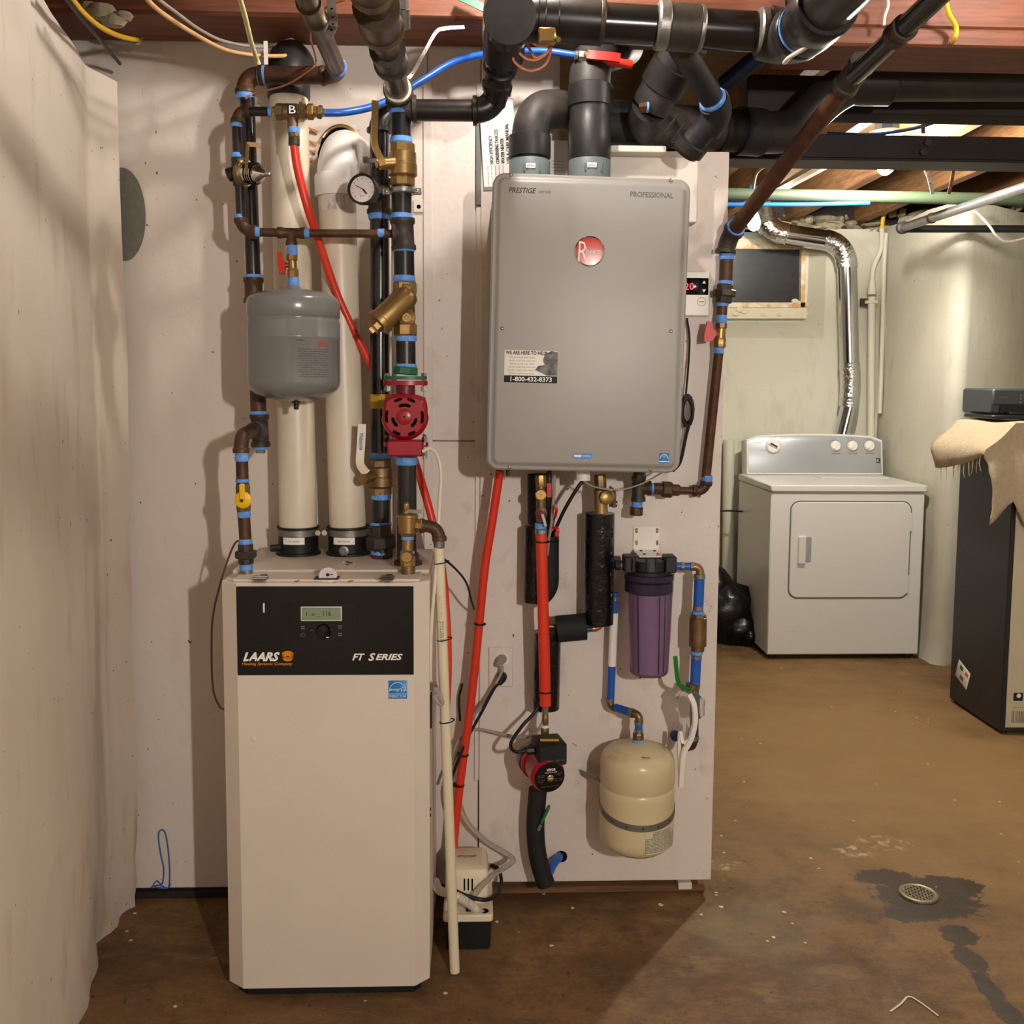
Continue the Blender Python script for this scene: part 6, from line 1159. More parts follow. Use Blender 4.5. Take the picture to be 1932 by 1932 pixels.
# copper wire loops and the red-lever valve on the blue tube
cw_ = M()
for a in (((968, 62), (965, 92), (972, 118), (1000, 133), (1028, 122), (1040, 92), (1040, 66)), ((975, 64), (976, 92), (992, 110), (1014, 112), (1034, 96), (1042, 70)), ((984, 60), (994, 82), (1010, 108), (1030, 100), (1040, 84), (1044, 68)), ((990, 58), (1000, 76), (1018, 86), (1040, 84), (1046, 70))):
    cw_.tube(cr([P(x, y, 2.20) for x, y in a], 6), 2.6*K(2.2), 7)
tag(build(cw_, 'copper_wire', 'copper_bright'), 'coiled copper wire hanging from the heating main', 'wire')
bc = thing('ground_clamp', 'small brass ground clamp under the heating main', 'clamp'); m = M(); m.box(fpx(1032, 66, 2.09), 32*km, 26*km, -.02, .004, .003); build(m, 'body', 'brass_bright', bc); m = M(); m.cyl(P(1048, 74, 2.09), P(1054, 74, 2.08), .006, n=6); build(m, 'screw', 'brass', bc)
rv_ = thing('ball_valve', 'steel ball valve with red lever on the blue ceiling tube', 'valve'); Yq = 2.44; k = K(Yq)
nut(rv_, (1084, 104, Yq), (1091, 105, Yq), 18, Yq, 'steel', 16, 'crimp_ring'); nut(rv_, (1092, 105, Yq), (1122, 108, Yq), 26, Yq, 'steel', 8, 'valve_body'); m = M(); m.lathe(P(1107, 104, Yq-.016), -Yv, [(6*k, 0), (6*k, .008), (4*k, .010)], 6); build(m, 'stem_nut', 'brass', rv_)
m = M(); m.ribbon(cr([P(1108, 103, Yq-.022), P(1125, 105, Yq-.026), P(1150, 107, Yq-.028), P(1170, 110, Yq-.028)]), 17*k, .006, Vector((0, -1, .25))); build(m, 'lever', 'red_handle', rv_); m = M(); m.cyl(P(1120, 112, Yq), P(1192, 122, Yq+.01), 8*k); build(m, 'red_tube', 'pex_red', rv_)
# hanger straps
def strap(label, pts, w_, mt='zinc', up=Vector((0, -1, 0))):
    t = thing('hanger_strap', label, 'strap'); q = cr([V(p) for p in pts], 8); m = M(); m.ribbon(q, w_, .0016, up); b = build(m, 'band', mt, t)
    for i in range(3, len(q)-2, 4): m = M(); n_ = up.normalized(); m.lathe(q[i]+n_*.0008, n_, [(w_*.17, 0), (w_*.17, .0005)], 8); build(m, 'strap_hole', 'hole', b)
    return t
strap('perforated metal strap hanging the upper left gas pipe', [(622, -20, 2.05), (626, 20, 2.07), (628, 48, 2.09), (618, 72, 2.08)], .018, 'steel')
strap('thin perforated strap slanting from the beam to the supply elbow', [(876, 51, 2.36), (838, 54, 2.34), (822, 62, 2.33), (800, 100, 2.31), (775, 143, 2.30), (750, 156, 2.27), (732, 153, 2.29)], .008, 'steel')
strap('white metal strap holding the heating main at its left tee', [(921, -10, 2.18), (916, 30, 2.2), (916, 80, 2.22), (922, 126, 2.25)], .012, 'cable_white')
# gas sensing tube: thin copper line around the left pipe
hose('copper_line', [(650, 0, 2.1), (618, 12, 2.1), (600, 40, 2.12), (586, 68, 2.2), (596, 110, 2.4), (590, 128, 2.40), (540, 160, 2.39), (480, 176, 2.38), (463, 186, 2.36)], 4, 2.2, 'copper', 'thin copper line winding around the upper gas pipe', 'tube', n=7)
# loose electrical cables
hose('cable', [(268, -12, 2.0), (300, 20, 2.1), (360, 60, 2.25), (420, 92, 2.36), (470, 103, 2.42), (520, 106, 2.46), (550, 104, 2.50)], 9, 2.0, 'cable_orange', 'orange-cream cable sagging from the ceiling beam to the gas pipe', 'cable')
hose('cable', [(285, -12, 2.05), (330, 22, 2.15), (380, 58, 2.3), (430, 80, 2.4), (500, 88, 2.5), (560, 70, 2.58)], 7, 2.1, 'cord_grey', 'grey-cream cable sagging just behind the orange one', 'cable')
hose('cable', [(450, -12, 2.15), (462, 30, 2.22), (474, 80, 2.32), (484, 110, 2.4), (488, 122, 2.41)], 10, 2.2, 'cable_pale', 'pale yellow-green cable dropping straight to the top gas elbow', 'cable')
hose('cable', [(128, -12, 1.98), (155, 22, 2.1), (185, 48, 2.25), (215, 64, 2.38), (240, 72, 2.46), (262, 75, 2.5)], 11, 2.1, 'cable_yellow', 'yellow cable along the top of the plastered wall at the left corner', 'cable')
hose('cable', [(118, -12, 1.95), (150, 30, 2.1), (180, 65, 2.25), (205, 95, 2.4), (226, 120, 2.5)], 8, 2.1, 'rubber', 'black cable lying along the top edge of the plastered wall', 'cable')
m = M(); m.tube(cr([P(252, 72, 2.5), P(254, 80, 2.5), P(260, 82, 2.5), P(266, 78, 2.5), P(267, 70, 2.5)]), .003, 6); tag(build(m, 'cable_staple', 'steel'), 'small steel hook under the left end of the beam', 'hook')
wt = thing('white_tab', 'white tag and green-yellow tape scraps by the gas elbow', 'tag'); m = M(); m.bar(P(501, 78, 2.44), P(502, 122, 2.42), .009, .002); build(m, 'tab', 'label_white', wt); m = M(); m.ribbon(cr([P(515, 100, 2.56), P(535, 82, 2.55), P(565, 96, 2.56), P(584, 114, 2.57)]), .012, .001, Vector((0, -1, .4))); build(m, 'tape_scrap', 'cable_pale', wt)
m = M(); m.ribbon(cr([P(868, -6, 2.38), P(890, 4, 2.38), P(915, 16, 2.38)]), .02, .002, Vector((0, -1, .3))); tag(build(m, 'green_tape', 'green_paint'), 'strip of green tape on the beam left of the heating main', 'tape')
# cream wires strapped to the main on the right
for i, (pts, lab) in enumerate((([(1625, -10, 1.85), (1600, 25, 1.9), (1560, 62, 1.95), (1520, 90, 2.0), (1490, 108, 2.05), (1480, 118, 2.1)], 'cream cable looping under the right elbow of the heating main, front strand'), ([(1610, -10, 1.86), (1594, 40, 1.92), (1575, 70, 1.98), (1540, 100, 2.06), (1505, 116, 2.1)], 'cream cable looping under the right elbow of the heating main, rear strand'))):
    hose('cable', pts, 9-2*i, 1.95, 'cable_white', lab, 'cable')
m = M(); m.ribbon([P(1484, -8, 1.99), P(1488, 20, 2.0), P(1493, 44, 2.0)], .014, .002, Vector((.3, -1, 0))); tag(build(m, 'metal_strap', 'zinc'), 'short zinc strap hanging in front of the main elbow', 'strap')
hose('cable', [(1782, -10, 2.36), (1790, 25, 2.37), (1804, 52, 2.38), (1800, 75, 2.38), (1785, 92, 2.5), (1768, 106, 2.6)], 9, 2.37, 'cable_yellow', 'yellow cable draped over the right end of the ceiling beam', 'cable')
hose('cable', [(1674, -10, 2.37), (1676, 10, 2.38), (1670, 30, 2.38), (1668, 48, 2.38)], 5, 2.37, 'cable_white', 'short white wire hanging on the beam beside the black pipe', 'cable')
hose('black_conduit', [(1680, 108, 2.66), (1740, 108, 2.64), (1790, 116, 2.62), (1850, 125, 2.60), (1940, 128, 2.58)], 17, 2.6, 'black_gloss', 'glossy black conduit snaking above the large drain pipe', 'conduit')
m = M(); m.tube(cr([P(1684, 124, 2.6), P(1682, 104, 2.6), P(1690, 98, 2.59), P(1692, 122, 2.59)]), .003, 6); tag(build(m, 'pipe_hook', 'zinc'), 'small zinc hook at the start of the black conduit', 'hook')
# ---------------------------------------------------------------- laundry ceiling
m = M(); A, B = P(1300, 365, 4.2), P(2000, 378, 4.2); m.cyl(A, B, 11.5*K(4.2)); tag(build(m, 'green_pipe', 'green_pipe'), 'long green painted pipe across the laundry below the joists', 'pipe')
rp = thing('steel_conduit', 'shiny steel pipe slanting from the wall corner towards the viewer', 'pipe'); m = M(); A, B = P(1702, 430, 4.75), P(1945, 350, 3.6); m.cyl(A, B, 9*K(4.2)); build(m, 'pipe', 'steel', rp); m = M(); ax = (B-A).normalized(); m.lathe(A-ax*.01, ax, [(11*K(4.7), 0), (12*K(4.7), .01), (12*K(4.7), .03), (9*K(4.7), .035)], 16); build(m, 'end_fitting', 'dark_iron', rp)
m = M(); q = A+(B-A)*.28; m.lathe(q, ax, [(10*K(4.5), 0), (10*K(4.5), .01)], 16); build(m, 'hanger_ring', 'rust_pipe', rp)
m = M(); m.cyl(P(1708, 432, 4.74), P(1960, 432, 4.7), 7*K(4.7)); tag(build(m, 'black_rod', 'rubber'), 'straight black pipe in front of the wall corner', 'pipe')
hose('cable', [(1832, 392, 4.7), (1850, 408, 4.7), (1868, 428, 4.68), (1880, 445, 4.66), (1900, 456, 4.66), (1940, 448, 4.66)], 5, 4.7, 'cable_white', 'white cable hanging in a loop at the far right wall', 'cable')
hose('cable', [(1700, 386, 5.6), (1682, 392, 5.6), (1668, 405, 5.62), (1664, 430, 5.64)], 8, 5.6, 'cable_yellow', 'short yellow cable bending into the painted wall conduit', 'cable')
for pts, lab in (([(1742, 262, 3.9), (1745, 313, 3.9), (1752, 335, 3.9), (1760, 366, 3.9)], 'perforated strap hanging from the laundry joists, left one'), ([(1800, 262, 3.9), (1799, 313, 3.9), (1796, 340, 3.9), (1790, 366, 3.9)], 'perforated strap hanging from the laundry joists, right one')):
    strap(lab, pts, .014, 'zinc' if 'left' in lab else 'rust_pipe')
strap('metal strap on the steel channel beside the ceiling lamp', [F(1741, 205, 2.38), (1741, 218, 3.4), (1742, 252, 3.4)], .014, 'zinc')
hose('blue_tube', [(1560, 252, 3.7), (1640, 254, 3.65), (1700, 247, 3.6), (1750, 235, 3.5), (1800, 214, 3.4)], 7, 3.6, 'pex_blue', 'light blue tube passing behind the steel channel by the lamp', 'tube')
hose('blue_tube', [(1370, 386, 4.19), (1430, 386, 4.19), (1500, 386, 4.19), (1560, 385, 4.19), (1640, 383, 4.19)], 8, 4.5, 'pex_blue', 'light blue tube just under the green pipe near the window', 'tube')
hose('white_wire', [F(1520, 262, 2.385), (1478, 310, 3.6), (1450, 312, 3.7), (1428, 326, 3.8), (1421, 355, 3.9)], 5, 3.7, 'cable_white', 'white wire curving down behind the rusty pipe', 'wire')
m = M(); m.bar(F(1468, 361, 2.372), F(1563, 310, 2.372), .03, .02, Vector((0, -1, 1))); tag(build(m, 'white_batten', 'white_wood'), 'pale wooden strip slanting under the laundry joists', 'batten')
# ================================================================ LAMPS
def bulb(label, p, power, col, sc=1.0, ln=1.0):
    """keyless porcelain lampholder with a bare bulb and its light"""
    t = thing('ceiling_lamp', label, 'lamp'); top = p.z+.16*ln
    b = M(); b.lathe(Vector((p.x, p.y, top+.012)), Vector((0, 0, 1)), [(.05, 0), (.05, .045), (.03, .05)], 8); build(b, 'junction_box', 'box_blue', t)
    b = M(); b.lathe(Vector((p.x, p.y, top)), Vector((0, 0, 1)), [(.03*min(1, sc*1.3), -.02*ln), (.034, -.006), (.065, -.002), (.068, .006), (.05, .012)], 28); build(b, 'lampholder', 'porcelain', t)
    b = M(); b.lathe(Vector((p.x, p.y, top)), Vector((0, 0, -1)), [(.014*sc, .018*ln), (.016*sc, .07*ln), (.029*sc, .105*ln), (.032*sc, .125*ln), (.026*sc, .146*ln), (.012*sc, .157*ln), (.002, .16*ln)], 20); mn = 'bulb_%d' % round(power*100); mat(mn, '#ffffff', .4)
    e = MATS[mn].node_tree.nodes['Principled BSDF']; e.inputs['Emission Color'].default_value = (*col, 1); e.inputs['Emission Strength'].default_value = power/(math.pi*.0165*sc*ln)
    build(b, 'bulb', mn, t)



    return t
bulb('bare bulb in a porcelain holder close in front of the ceiling beam', Vector((.12, 2.09, 2.435)), NEAR_W, (1, .93, .86), .6, .65)
RL = bulb('bare bulb hanging on a cord behind the viewer', Vector((.9, -.9, 1.70)), REAR_W, (1, .935, .86))
m = M(); m.cyl(Vector((.9, -.9, 1.90)), Vector((.9, -.9, 2.575)), .004, n=8); build(m, 'cord', 'rubber', RL)
bulb('bare bulb in a porcelain holder over the right foreground', Vector((1.28, 2.08, 2.41)), SIDE_W, (1, .93, .85), 1, .8)
bulb('bare lit bulb in a porcelain holder behind the steel channel', P(1670, 331, 3.9), LAUN_W, (1, .95, .85))
bulb('bare lit bulb shining behind the rusty pipe near the window', P(1422, 436, 4.9), WIN_W, (1, .95, .84))
# ================================================================ LAUNDRY CORNER
def dryer():
    t = thing('clothes_dryer', 'white front-loading clothes dryer under the small window', 'dryer')
    pl = F(1447, 1243); pr = F(1731, 1245); Yf = (pl.y+pr.y)/2; k = K(Yf)
    x0, x1 = P(1451, 1080, Yf).x, P(1739, 1080, Yf).x; zt = P(1600, 915, Yf).z; Yb = Yf+.62; cx = (x0+x1)/2; W = x1-x0
    m = M(); m.bx(x0, x1, Yf, Yb, .025, zt-.038, .006); build(m, 'cabinet', 'dryer_white', t)
    for x in (x0+.04, x1-.04):
        for y in (Yf+.05, Yb-.05): m = M(); m.cyl(Vector((x, y, 0)), Vector((x, y, .03)), .018, n=10); build(m, 'foot', 'rubber', t)
    m = M(); m.bx(x0-.006, x1+.010, Yf-.014, Yb, zt-.036, zt, .006); tp = build(m, 'top_panel', 'dryer_white', t)
    m = M(); a = P(1570, 893, Yf).x; m.bx(cx-.02, x1-.04, Yf+.36, Yb-.12, zt, zt+.004, .002); build(m, 'lint_lid', 'dryer_white', tp)
    f = Fr(Vector((0, Yf, 0)))
    L = lambda px, py: f.off(P(px, py, Yf).x, P(px, py, Yf).z)
    dw, dh = 234*k, 187*k; q = L(1603, 1037.5)
    m = M(); m.rbox(q, dw+.013, dh+.013, .050, [(-.002, 0), (.0008, 0)], 8); build(m, 'door_gap', 'seam', t)
    m = M(); m.rbox(q, dw, dh, .045, [(-.002, 0), (.004, 0), (.008, .004)], 8); d = build(m, 'door', 'dryer_white', t)
    q = L(1516, 1037); m = M(); m.rbox(q.off(.006, 0), 24*k, 50*k, .010, [(.007, 0), (.0085, 0)], 4); build(m, 'handle_recess', 'dryer_panel', d)
    m = M(); m.rbox(L(1511, 1037), 15*k, 54*k, .006, [(.008, .001), (.020, 0), (.024, .004)], 4); build(m, 'door_handle', 'dryer_white', d)
    for y in (985, 1102): m = M(); m.box(L(1718 if y < 1000 else 1712, y), 4*k, 36*k, .0005, .008); build(m, 'hinge', 'dryer_white', d)
    m = M(); m.box(L(1494, 1184), 14*k, 13*k, -.002, .0012, .0006); build(m, 'badge_plate', 'dryer_white', t)
    # control console with curved top
    Yc = Yb-.06; kc = K(Yc)
    xl, xr = P(1412, 850, Yc-.03).x, P(1672, 850, Yc-.03).x; zb = zt; h0 = P(1540, 818, Yc-.03).z-zt; cw = xr-xl; cxx = (xl+xr)/2
    cf = Fr(Vector((cxx, Yc, zt)), X, Vector((0, .16, 1)))
    def arc(i):
        pts = [(-cw/2+i, i)]; pts = [(cw/2-i, i)]
        for j in range(13): u = 1-2*j/12; pts.append(((cw/2-i)*u, h0*(.93+.07*(1-u*u))-i-(.02 if abs(u) == 1 else 0)))
        pts.append((-cw/2+i, i)); return pts
    m = M(); m.lay(cf, arc, [(-.09, .0), (.0, 0), (.008, .004)]); cs = build(m, 'console', 'dryer_white', t, 30)
    m = M(); m.lay(cf, lambda i: arc(i+.012), [(.006, 0), (.0095, .0), (.0105, .002)]); fc = build(m, 'console_face', 'dryer_panel', cs, 30)
    C = lambda px, py: cf.off(P(px, py, Yc+.01).x-cxx, (P(px, py, Yc+.01).z-zt))
    def knob(px, py, r, ang):
        q = C(px, py); m = M(); m.lathe(q.p(0, 0, .0105), q.n, [(r*kc, 0), (r*kc, .008), (r*.85*kc, .014), (r*.1*kc, .0145)], 22); kb = build(m, 'knob', 'white_plastic', cs)
        v_ = (math.cos(ang), math.sin(ang)); m = M(); m.bar(q.p(-v_[0]*r*kc*.75, -v_[1]*r*kc*.75, .027), q.p(v_[0]*r*kc*.75, v_[1]*r*kc*.75, .027), r*kc*.36, .012, q.n); build(m, 'knob_grip', 'white_plastic', kb)
        m = M(); m.tube([q.p(r*1.12*kc*math.cos(a), r*1.12*kc*math.sin(a), .0108) for a in [2*math.pi*i/20 for i in range(20)]], .0007, 4, True, 1, True); build(m, 'knob_ring', 'ink_grey', kb); return kb, q
    kb, q = knob(1459, 841, 14, -.5); m = M(); m.bar(q.p(-.02, .012, .034), q.p(.018, -.010, .034), .010, .002, q.n); build(m, 'dial_stripe', 'rubber', kb)
    for px in (1577, 1609, 1641): knob(px, 841, 10, .95)
    for px, s_ in ((1577, 'Wrinkle Guard'), (1609, 'Dry Temp'), (1641, 'Push To Start')): text(fc, s_, C(px, 855.5), 18*kc, 2.6*kc, 'ink', d=.0112)
    for px, py, s_ in ((1432, 836, 'Auto Moisture\nSensing'), (1439, 849, 'Timed'), (1478, 827, 'Timed Dry'), (1571, 831, 'off'), (1606, 827, 'low'), (1641, 828, 'signal')): text(fc, s_, C(px, py), (18 if '\n' in s_ else 12)*kc, (5 if '\n' in s_ else 2.2)*kc, 'ink_grey', d=.0112)
    m = M(); m.box(C(1656, 869), 8*kc, 9*kc, .0105, .0112, .0003); lb = build(m, 'logo_plate', 'ink', cs); text(lb, 'K', C(1656, 869), 5*kc, 5*kc, 'ink_white', d=.0115)
    return t, zt, Yf, Yb
DRY, DZT, DYF, DYB = dryer()
# sheet dispenser box on the dryer
bx = thing('dispenser_box', 'white dryer sheet box with a notch on top of the dryer', 'box'); q = F(1497, 893, DZT); Yx = q.y; k = K(Yx); fr = Fr(Vector((P(1500, 890, Yx).x, Yx, DZT)))
w_, h_ = 81*k, 41*k
m = M(); m.poly(fr, [(-w_/2, 0), (w_/2, 0), (w_/2, h_*.92), (w_*.44, h_), (w_*.36, h_*.98), (w_*.28, h_*.5), (-w_*.10, h_*.5), (-w_*.16, h_*.98), (-w_*.46, h_), (-w_/2, h_*.9)], 0, .004); bf = build(m, 'front', 'white_plastic', bx, 20)
m = M(); m.box(fr.off(0, h_*.48), w_, h_*.92, -.075, -.071); build(m, 'back', 'white_plastic', bx)
for s_ in (-1, 1): m = M(); m.box(fr.off(s_*(w_/2-.002), h_*.45), .004, h_*.9, -.072, 0); build(m, 'side', 'white_plastic', bx)
m = M(); m.box(fr.off(0, h_*.3), w_*.9, h_*.6, -.068, -.004); build(m, 'sheets', 'cable_orange', bx); text(bf, 'DRYER SHEETS', fr.off(w_*.12, h_*.22), w_*.42, h_*.09, 'ink_grey', d=.0046, spacing=1.1)
# dryer duct
du = thing('dryer_duct', 'shiny silver dryer duct bending from the dryer up to the ceiling', 'duct'); Yd = 5.64; k = K(Yd)
def seg(pts, r, mt, name, rad=.05): m = M(); m.tube(rpath([V(p, Yd) for p in pts], rad, 8) if len(pts) > 2 else [V(p, Yd) for p in pts], r*k, 22); return build(m, name, mt, du, 60)
seg([(1588, 830), (1604, 765)], 17, 'duct', 'pipe'); seg([(1601, 768), (1606, 735), (1603, 690)], 19, 'foil', 'taped_elbow', .2)
seg([(1603, 695), (1598, 490)], 18, 'duct', 'pipe'); seg([(1598, 505), (1597, 462), (1556, 452)], 20, 'foil', 'taped_elbow', .14); seg([(1566, 455), (1470, 440)], 19, 'duct', 'pipe')
seg([(1482, 442), (1446, 436), (1441, 405)], 21, 'foil', 'taped_elbow', .14); seg([(1441, 412), (1439, 385, 5.5), (1438, 372, 5.4)], 18, 'foil', 'pipe', .1)
for x, y, ax_ in ((1598, 500, (1598, 480)), (1603, 695, (1603, 680)), (1562, 454, (1540, 451))): A = P(x, y, Yd); B = P(ax_[0], ax_[1], Yd); m = M(); m.lathe(A, B-A, [(18.6*k, 0), (19.2*k, .002), (19.2*k, .03), (18.6*k, .032)], 22); build(m, 'foil_tape', 'foil', du)
cn = thing('wall_conduit', 'white painted conduit running up the laundry corner', 'conduit'); Yw2 = 5.70; k = K(Yw2)
m = M(); m.tube([P(1643, 830, Yw2), P(1644, 620, Yw2), P(1645, 560, Yw2)], 7.5*k, 14); m.tube(cr([P(1645, 545, Yw2), P(1648, 505, Yw2), P(1662, 470, Yw2-.02), P(1664, 428, Yw2-.05)]), 4.5*k, 12); build(m, 'pipe', 'laundry_paint', cn)
m = M(); m.lathe(P(1645, 552, Yw2), Z, [(8*k, -4*k), (9*k, 0), (8*k, 8*k), (6*k, 16*k), (6*k, 22*k)], 14); build(m, 'connector', 'laundry_paint', cn); m = M(); m.box(fpx(1632, 571, Yw2+.02), 20*k, 15*k, 0, .012); build(m, 'bracket', 'dark_iron', cn); m = M(); m.tube([P(1632, 570, Yw2-.0), P(1656, 570, Yw2-.03)], .010, 8); build(m, 'clip', 'laundry_paint', cn)
m = M(); m.tube(cr([P(1672, 440, 5.66), P(1668, 500, 5.66), P(1666, 600, 5.66), P(1660, 780, 5.66)]), 4*k, 8); tag(build(m, 'painted_pipe', 'laundry_paint'), 'thin painted pipe in the corner right of the conduit', 'pipe')
m = M(); m.tube([P(1375, 830, 5.68), P(1372, 1150, 5.68)], 11*k, 12); tag(build(m, 'floor_pipe', 'laundry_paint'), 'white painted upright pipe on the wall left of the dryer', 'pipe')
hose('power_cable', [(1330, 968, 5.74), (1365, 964, 5.6), (1385, 964, 5.5), (1412, 966, 5.47)], 3.6, 5.3, 'rubber', 'thin black cable behind the left side of the dryer', 'cable')
# black bag on the floor
g0 = F(1392, 1225); m = M(); random.seed(8)
for dx, dy, dz, r_, sx, sz in ((-.02, .20, .17, .20, .95, .85), (-.10, .24, .27, .16, .9, .9), (.03, .10, .085, .10, .9, .85), (.075, .06, .05, .065, .8, .75), (.0, .24, .10, .17, 1.0, .6)):
    k0 = len(m.v); m.ball(g0+Vector((dx, dy, dz)), r_, 18, (sx, .8, sz))
    for v in m.v[k0:]:
        n = .10*math.sin(v.x*37+v.z*21)+.08*math.sin(v.z*53-v.y*31)+.05*math.sin(v.y*71+v.x*13); c_ = g0+Vector((dx, dy, dz)); v += (v-c_)*n; v.z = max(v.z, .002)
bb = build(m, 'rubbish_bag', 'bag_black', None, 60); tag(bb, 'crumpled black rubbish bag on the floor beside the dryer', 'bag')
# black cabinet with cardboard front
pa, pb = F(1782, 1322), F(1896, 1386); xw = (pa.x+pb.x)/2; Yf = pb.y; Yb = pa.y; zt = P(1870, 800, (Yf+Yb)/2).z
cb = thing('black_cabinet', 'black cabinet with a beige front at the right edge', 'cabinet'); xr_ = xw+.62
def tap(m, x0, x1, y0, y1, z0, z1, dx, bev=.004): m.rings([[Vector((x0+dx*(z/z1), y1, z)), Vector((x0+dx*(z/z1), y0, z)), Vector((x1, y0, z)), Vector((x1, y1, z))] for z in (z0, z1)])
m = M(); m.bx(xw, xr_, Yf, Yb, .012, zt, .004); body = build(m, 'body', 'cabinet_black', cb)
for x in (xw+.03, xr_-.03):
    for y in (Yf+.03, Yb-.03): m = M(); m.cyl(Vector((x, y, 0)), Vector((x, y, .014)), .015, n=8); build(m, 'foot', 'rubber', cb)
k = K(Yf); f = Fr(Vector((0, Yf, 0))); L = lambda px, py: f.off(P(px, py, Yf).x, P(px, py, Yf).z)
xa = P(1902, 1250, Yf).x; zf0 = P(1915, 1372, Yf).z; m = M(); m.box(f.off((xa+xr_-.02)/2, (zf0+zt-.03)/2), xr_-.02-xa, zt-.03-zf0, 0, .004); fp = build(m, 'front_board', 'cardboard', cb)
m = M(); m.rbox(L(1920, 1314), 19*k, 16*k, .002, [(.004, 0), (.0046, 0)], 3); ic = build(m, 'icon_plate', 'ink', fp); m = M(); m.lathe(L(1921, 1312).p(0, 0, .0046), -Yv, [(4.5*k, 0), (4.5*k, .0006), (3*k, .0006), (2.6*k, .0002)], 16); build(m, 'icon_ring', 'ink_white', ic)
random.seed(12); x = 1908
while x < 1950: w_ = random.choice((.8, 1.2, 2)); m = M(); m.box(L(x, 1352), w_*k, 24*k, .004, .0046, .0001); build(m, 'barcode_bar', 'ink_grey', fp); x += w_+random.choice((1, 1.6))
text(fp, 'nin inni nin', L(1924, 1334), 30*k, 3*k, 'ink_grey', d=.0046, name='small_print')
sf = Fr(Vector((xw, F(1800, 1270).y, P(1802, 1271, (Yf+Yb)/2+.1).z)), -Yv, Z); sf = Fr(sf.o, Vector((0, -1, -.0)), Vector((0, .35, 1)));
m = M(); m.box(Fr(Vector((xw, (Yf*.35+Yb*.65)+.04, P(1800, 1271, Yb-.1).z)), Vector((0, -1, -.35)), Vector((0, -.35, 1))), .11, .085, 0, .001, .0003); sk = build(m, 'side_sticker', 'label_white', cb)
sq = Fr(Vector((xw-.001, (Yf*.35+Yb*.65)+.04, P(1800, 1271, Yb-.1).z)), Vector((0, -1, -.35)), Vector((0, -.35, 1)))
for a, b, mt_ in ((-.02, .02, 'green_handle'), (.03, .02, 'ink_orange'), (.0, -.02, 'ink_grey')): m = M(); m.box(sq.off(a, b), .03, .018, 0, .0006, .0001); build(m, 'sticker_print', mt_, sk)
# draped cloth
def cloth():
    m = M(); nx, ny = 26, 22; random.seed(17); zc = zt+.008; V_ = {}
    # cloth parameter: s along x from left hang to right, t along depth from back to front hang
    for i in range(nx+1):
        for j in range(ny+1):
            s_ = -.26+.95*i/nx; t_ = -.04+(.62+.26)*j/ny          # metres on the cloth
            x = xw+max(s_, -.012*0); y = Yb-.02-min(t_, Yb-Yf+.02); z = zc
            fold = .014*math.sin(t_*16+1)+.008*math.sin(t_*31)
            over = 0.
            if s_ < 0:
                hang = -s_; cut = 1.0-.45*max(0, (t_-.05))/.5
                hang *= max(.5, cut); x = xw-.012-.72*min(hang, .16)+.35*max(0, hang-.16)-abs(fold)*hang*4; z = zc-.72*min(hang, .16)-.95*max(0, hang-.16)
            edge = Yb-Yf+.02
            if t_ > edge:
                h2 = t_-edge; y = Yf-.016-.012*math.sin(s_*18)*min(1, h2*8)-.02*min(1, h2*6); z = z-h2*(.95 if s_ > .0 else .8)
                if s_ > 0: z -= .30*max(0, .22-abs(s_-.12))*min(1, h2*5)
            z += .004*math.sin(s_*23+t_*17)
            V_[i, j] = len(m.v); m.v.append(Vector((x, y, z)))
    for i in range(nx):
        for j in range(ny): m.f.append((V_[i, j], V_[i+1, j], V_[i+1, j+1], V_[i, j+1]))
    o = build(m, 'blanket', 'cloth', None, 80); md = o.modifiers.new('thick', 'SOLIDIFY'); md.thickness = .006; md.offset = 1
    tag(o, 'tan woven blanket draped over the black cabinet', 'blanket'); random.seed(4)
    for i in range(10):
        p = m.v[V_[0, 2+i]]; q = M(); q.tube([p, p+Vector((-.002, random.uniform(-.01, .01), -.03)), p+Vector((0, random.uniform(-.012, .012), -.06))], [.0025, .002, .001], 5); build(q, 'fringe', 'cloth', o)
cloth()
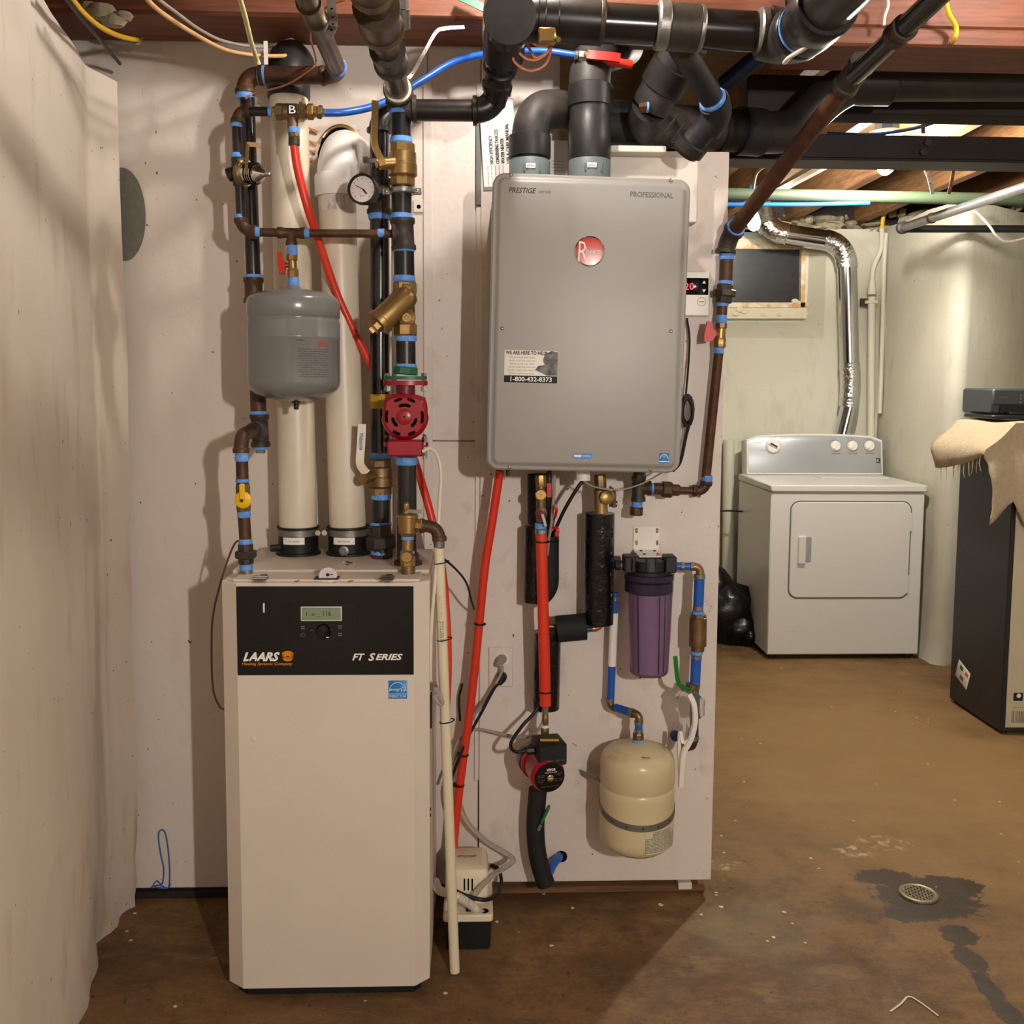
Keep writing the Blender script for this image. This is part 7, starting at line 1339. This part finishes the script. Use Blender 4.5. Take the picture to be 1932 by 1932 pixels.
# printer
pr = thing('printer', 'dark grey inkjet printer on the tan blanket', 'printer'); Yp_ = (Yf+Yb)/2-.02; k = K(Yp_); zb = zt+.022
x0 = P(1872, 770, Yp_).x; H_ = P(1900, 733, Yp_).z-zb
m = M(); m.bx(x0, x0+.42, Yp_, Yp_+.26, zb+.02, zb+H_, .008); pb_ = build(m, 'body', 'printer', pr); m = M(); m.bx(x0-.02, x0+.44, Yp_-.05, Yp_+.2, zb, zb+.018, .006); build(m, 'output_tray', 'printer_dark', pr)
m = M(); m.bx(x0+.03, x0+.39, Yp_-.004, Yp_+.02, zb+.022, zb+.058, .002); build(m, 'paper_slot', 'glossy_black', pr); m = M(); m.bx(x0+.06, x0+.36, Yp_-.03, Yp_-.004, zb+.018, zb+.03, .004); build(m, 'tray_lip', 'printer_dark', pr)
m = M(); m.bx(x0+.0, x0+.42, Yp_-.002, Yp_, zb+.060, zb+.064, .0008); build(m, 'seam', 'printer_dark', pr); text(pb_, 'Canon', Fr(Vector((x0+.045, Yp_, zb+H_*.72))), .032, .010, 'ink_grey', 0, .01, d=.001)
for i in range(3):
    for j in range(2): m = M(); m.lathe(Vector((x0+.12+.02*j, Yp_, zb+H_*(.55+.12*i))), -Yv, [(.004, 0), (.004, .0008)], 10); build(m, 'button', 'ink_grey', pr)
# ---------------------------------------------------------------- origins at the base of every thing
bpy.context.view_layer.update()
def rebase():
    for o in [q for q in COL.objects if q.parent is None and (q.type == 'EMPTY' or q.type == 'MESH')]:
        fam = [o]+list(o.children_recursive); pts = []
        for q in fam:
            if q.type == 'MESH': pts += [q.matrix_world @ Vector(c) for c in q.bound_box]
        if not pts: continue
        base = Vector(((min(p.x for p in pts)+max(p.x for p in pts))/2, (min(p.y for p in pts)+max(p.y for p in pts))/2, min(p.z for p in pts)))
        if o.type == 'EMPTY':
            base = base-o.location
            o.location = o.location+base
            for c in o.children: c.location = c.location-base
        else:
            if o.data.users > 1: continue
            base = base-o.location
            o.data.transform(Matrix.Translation(-base)); o.location = o.location+base
            for c in o.children: c.location = c.location-base
rebase()
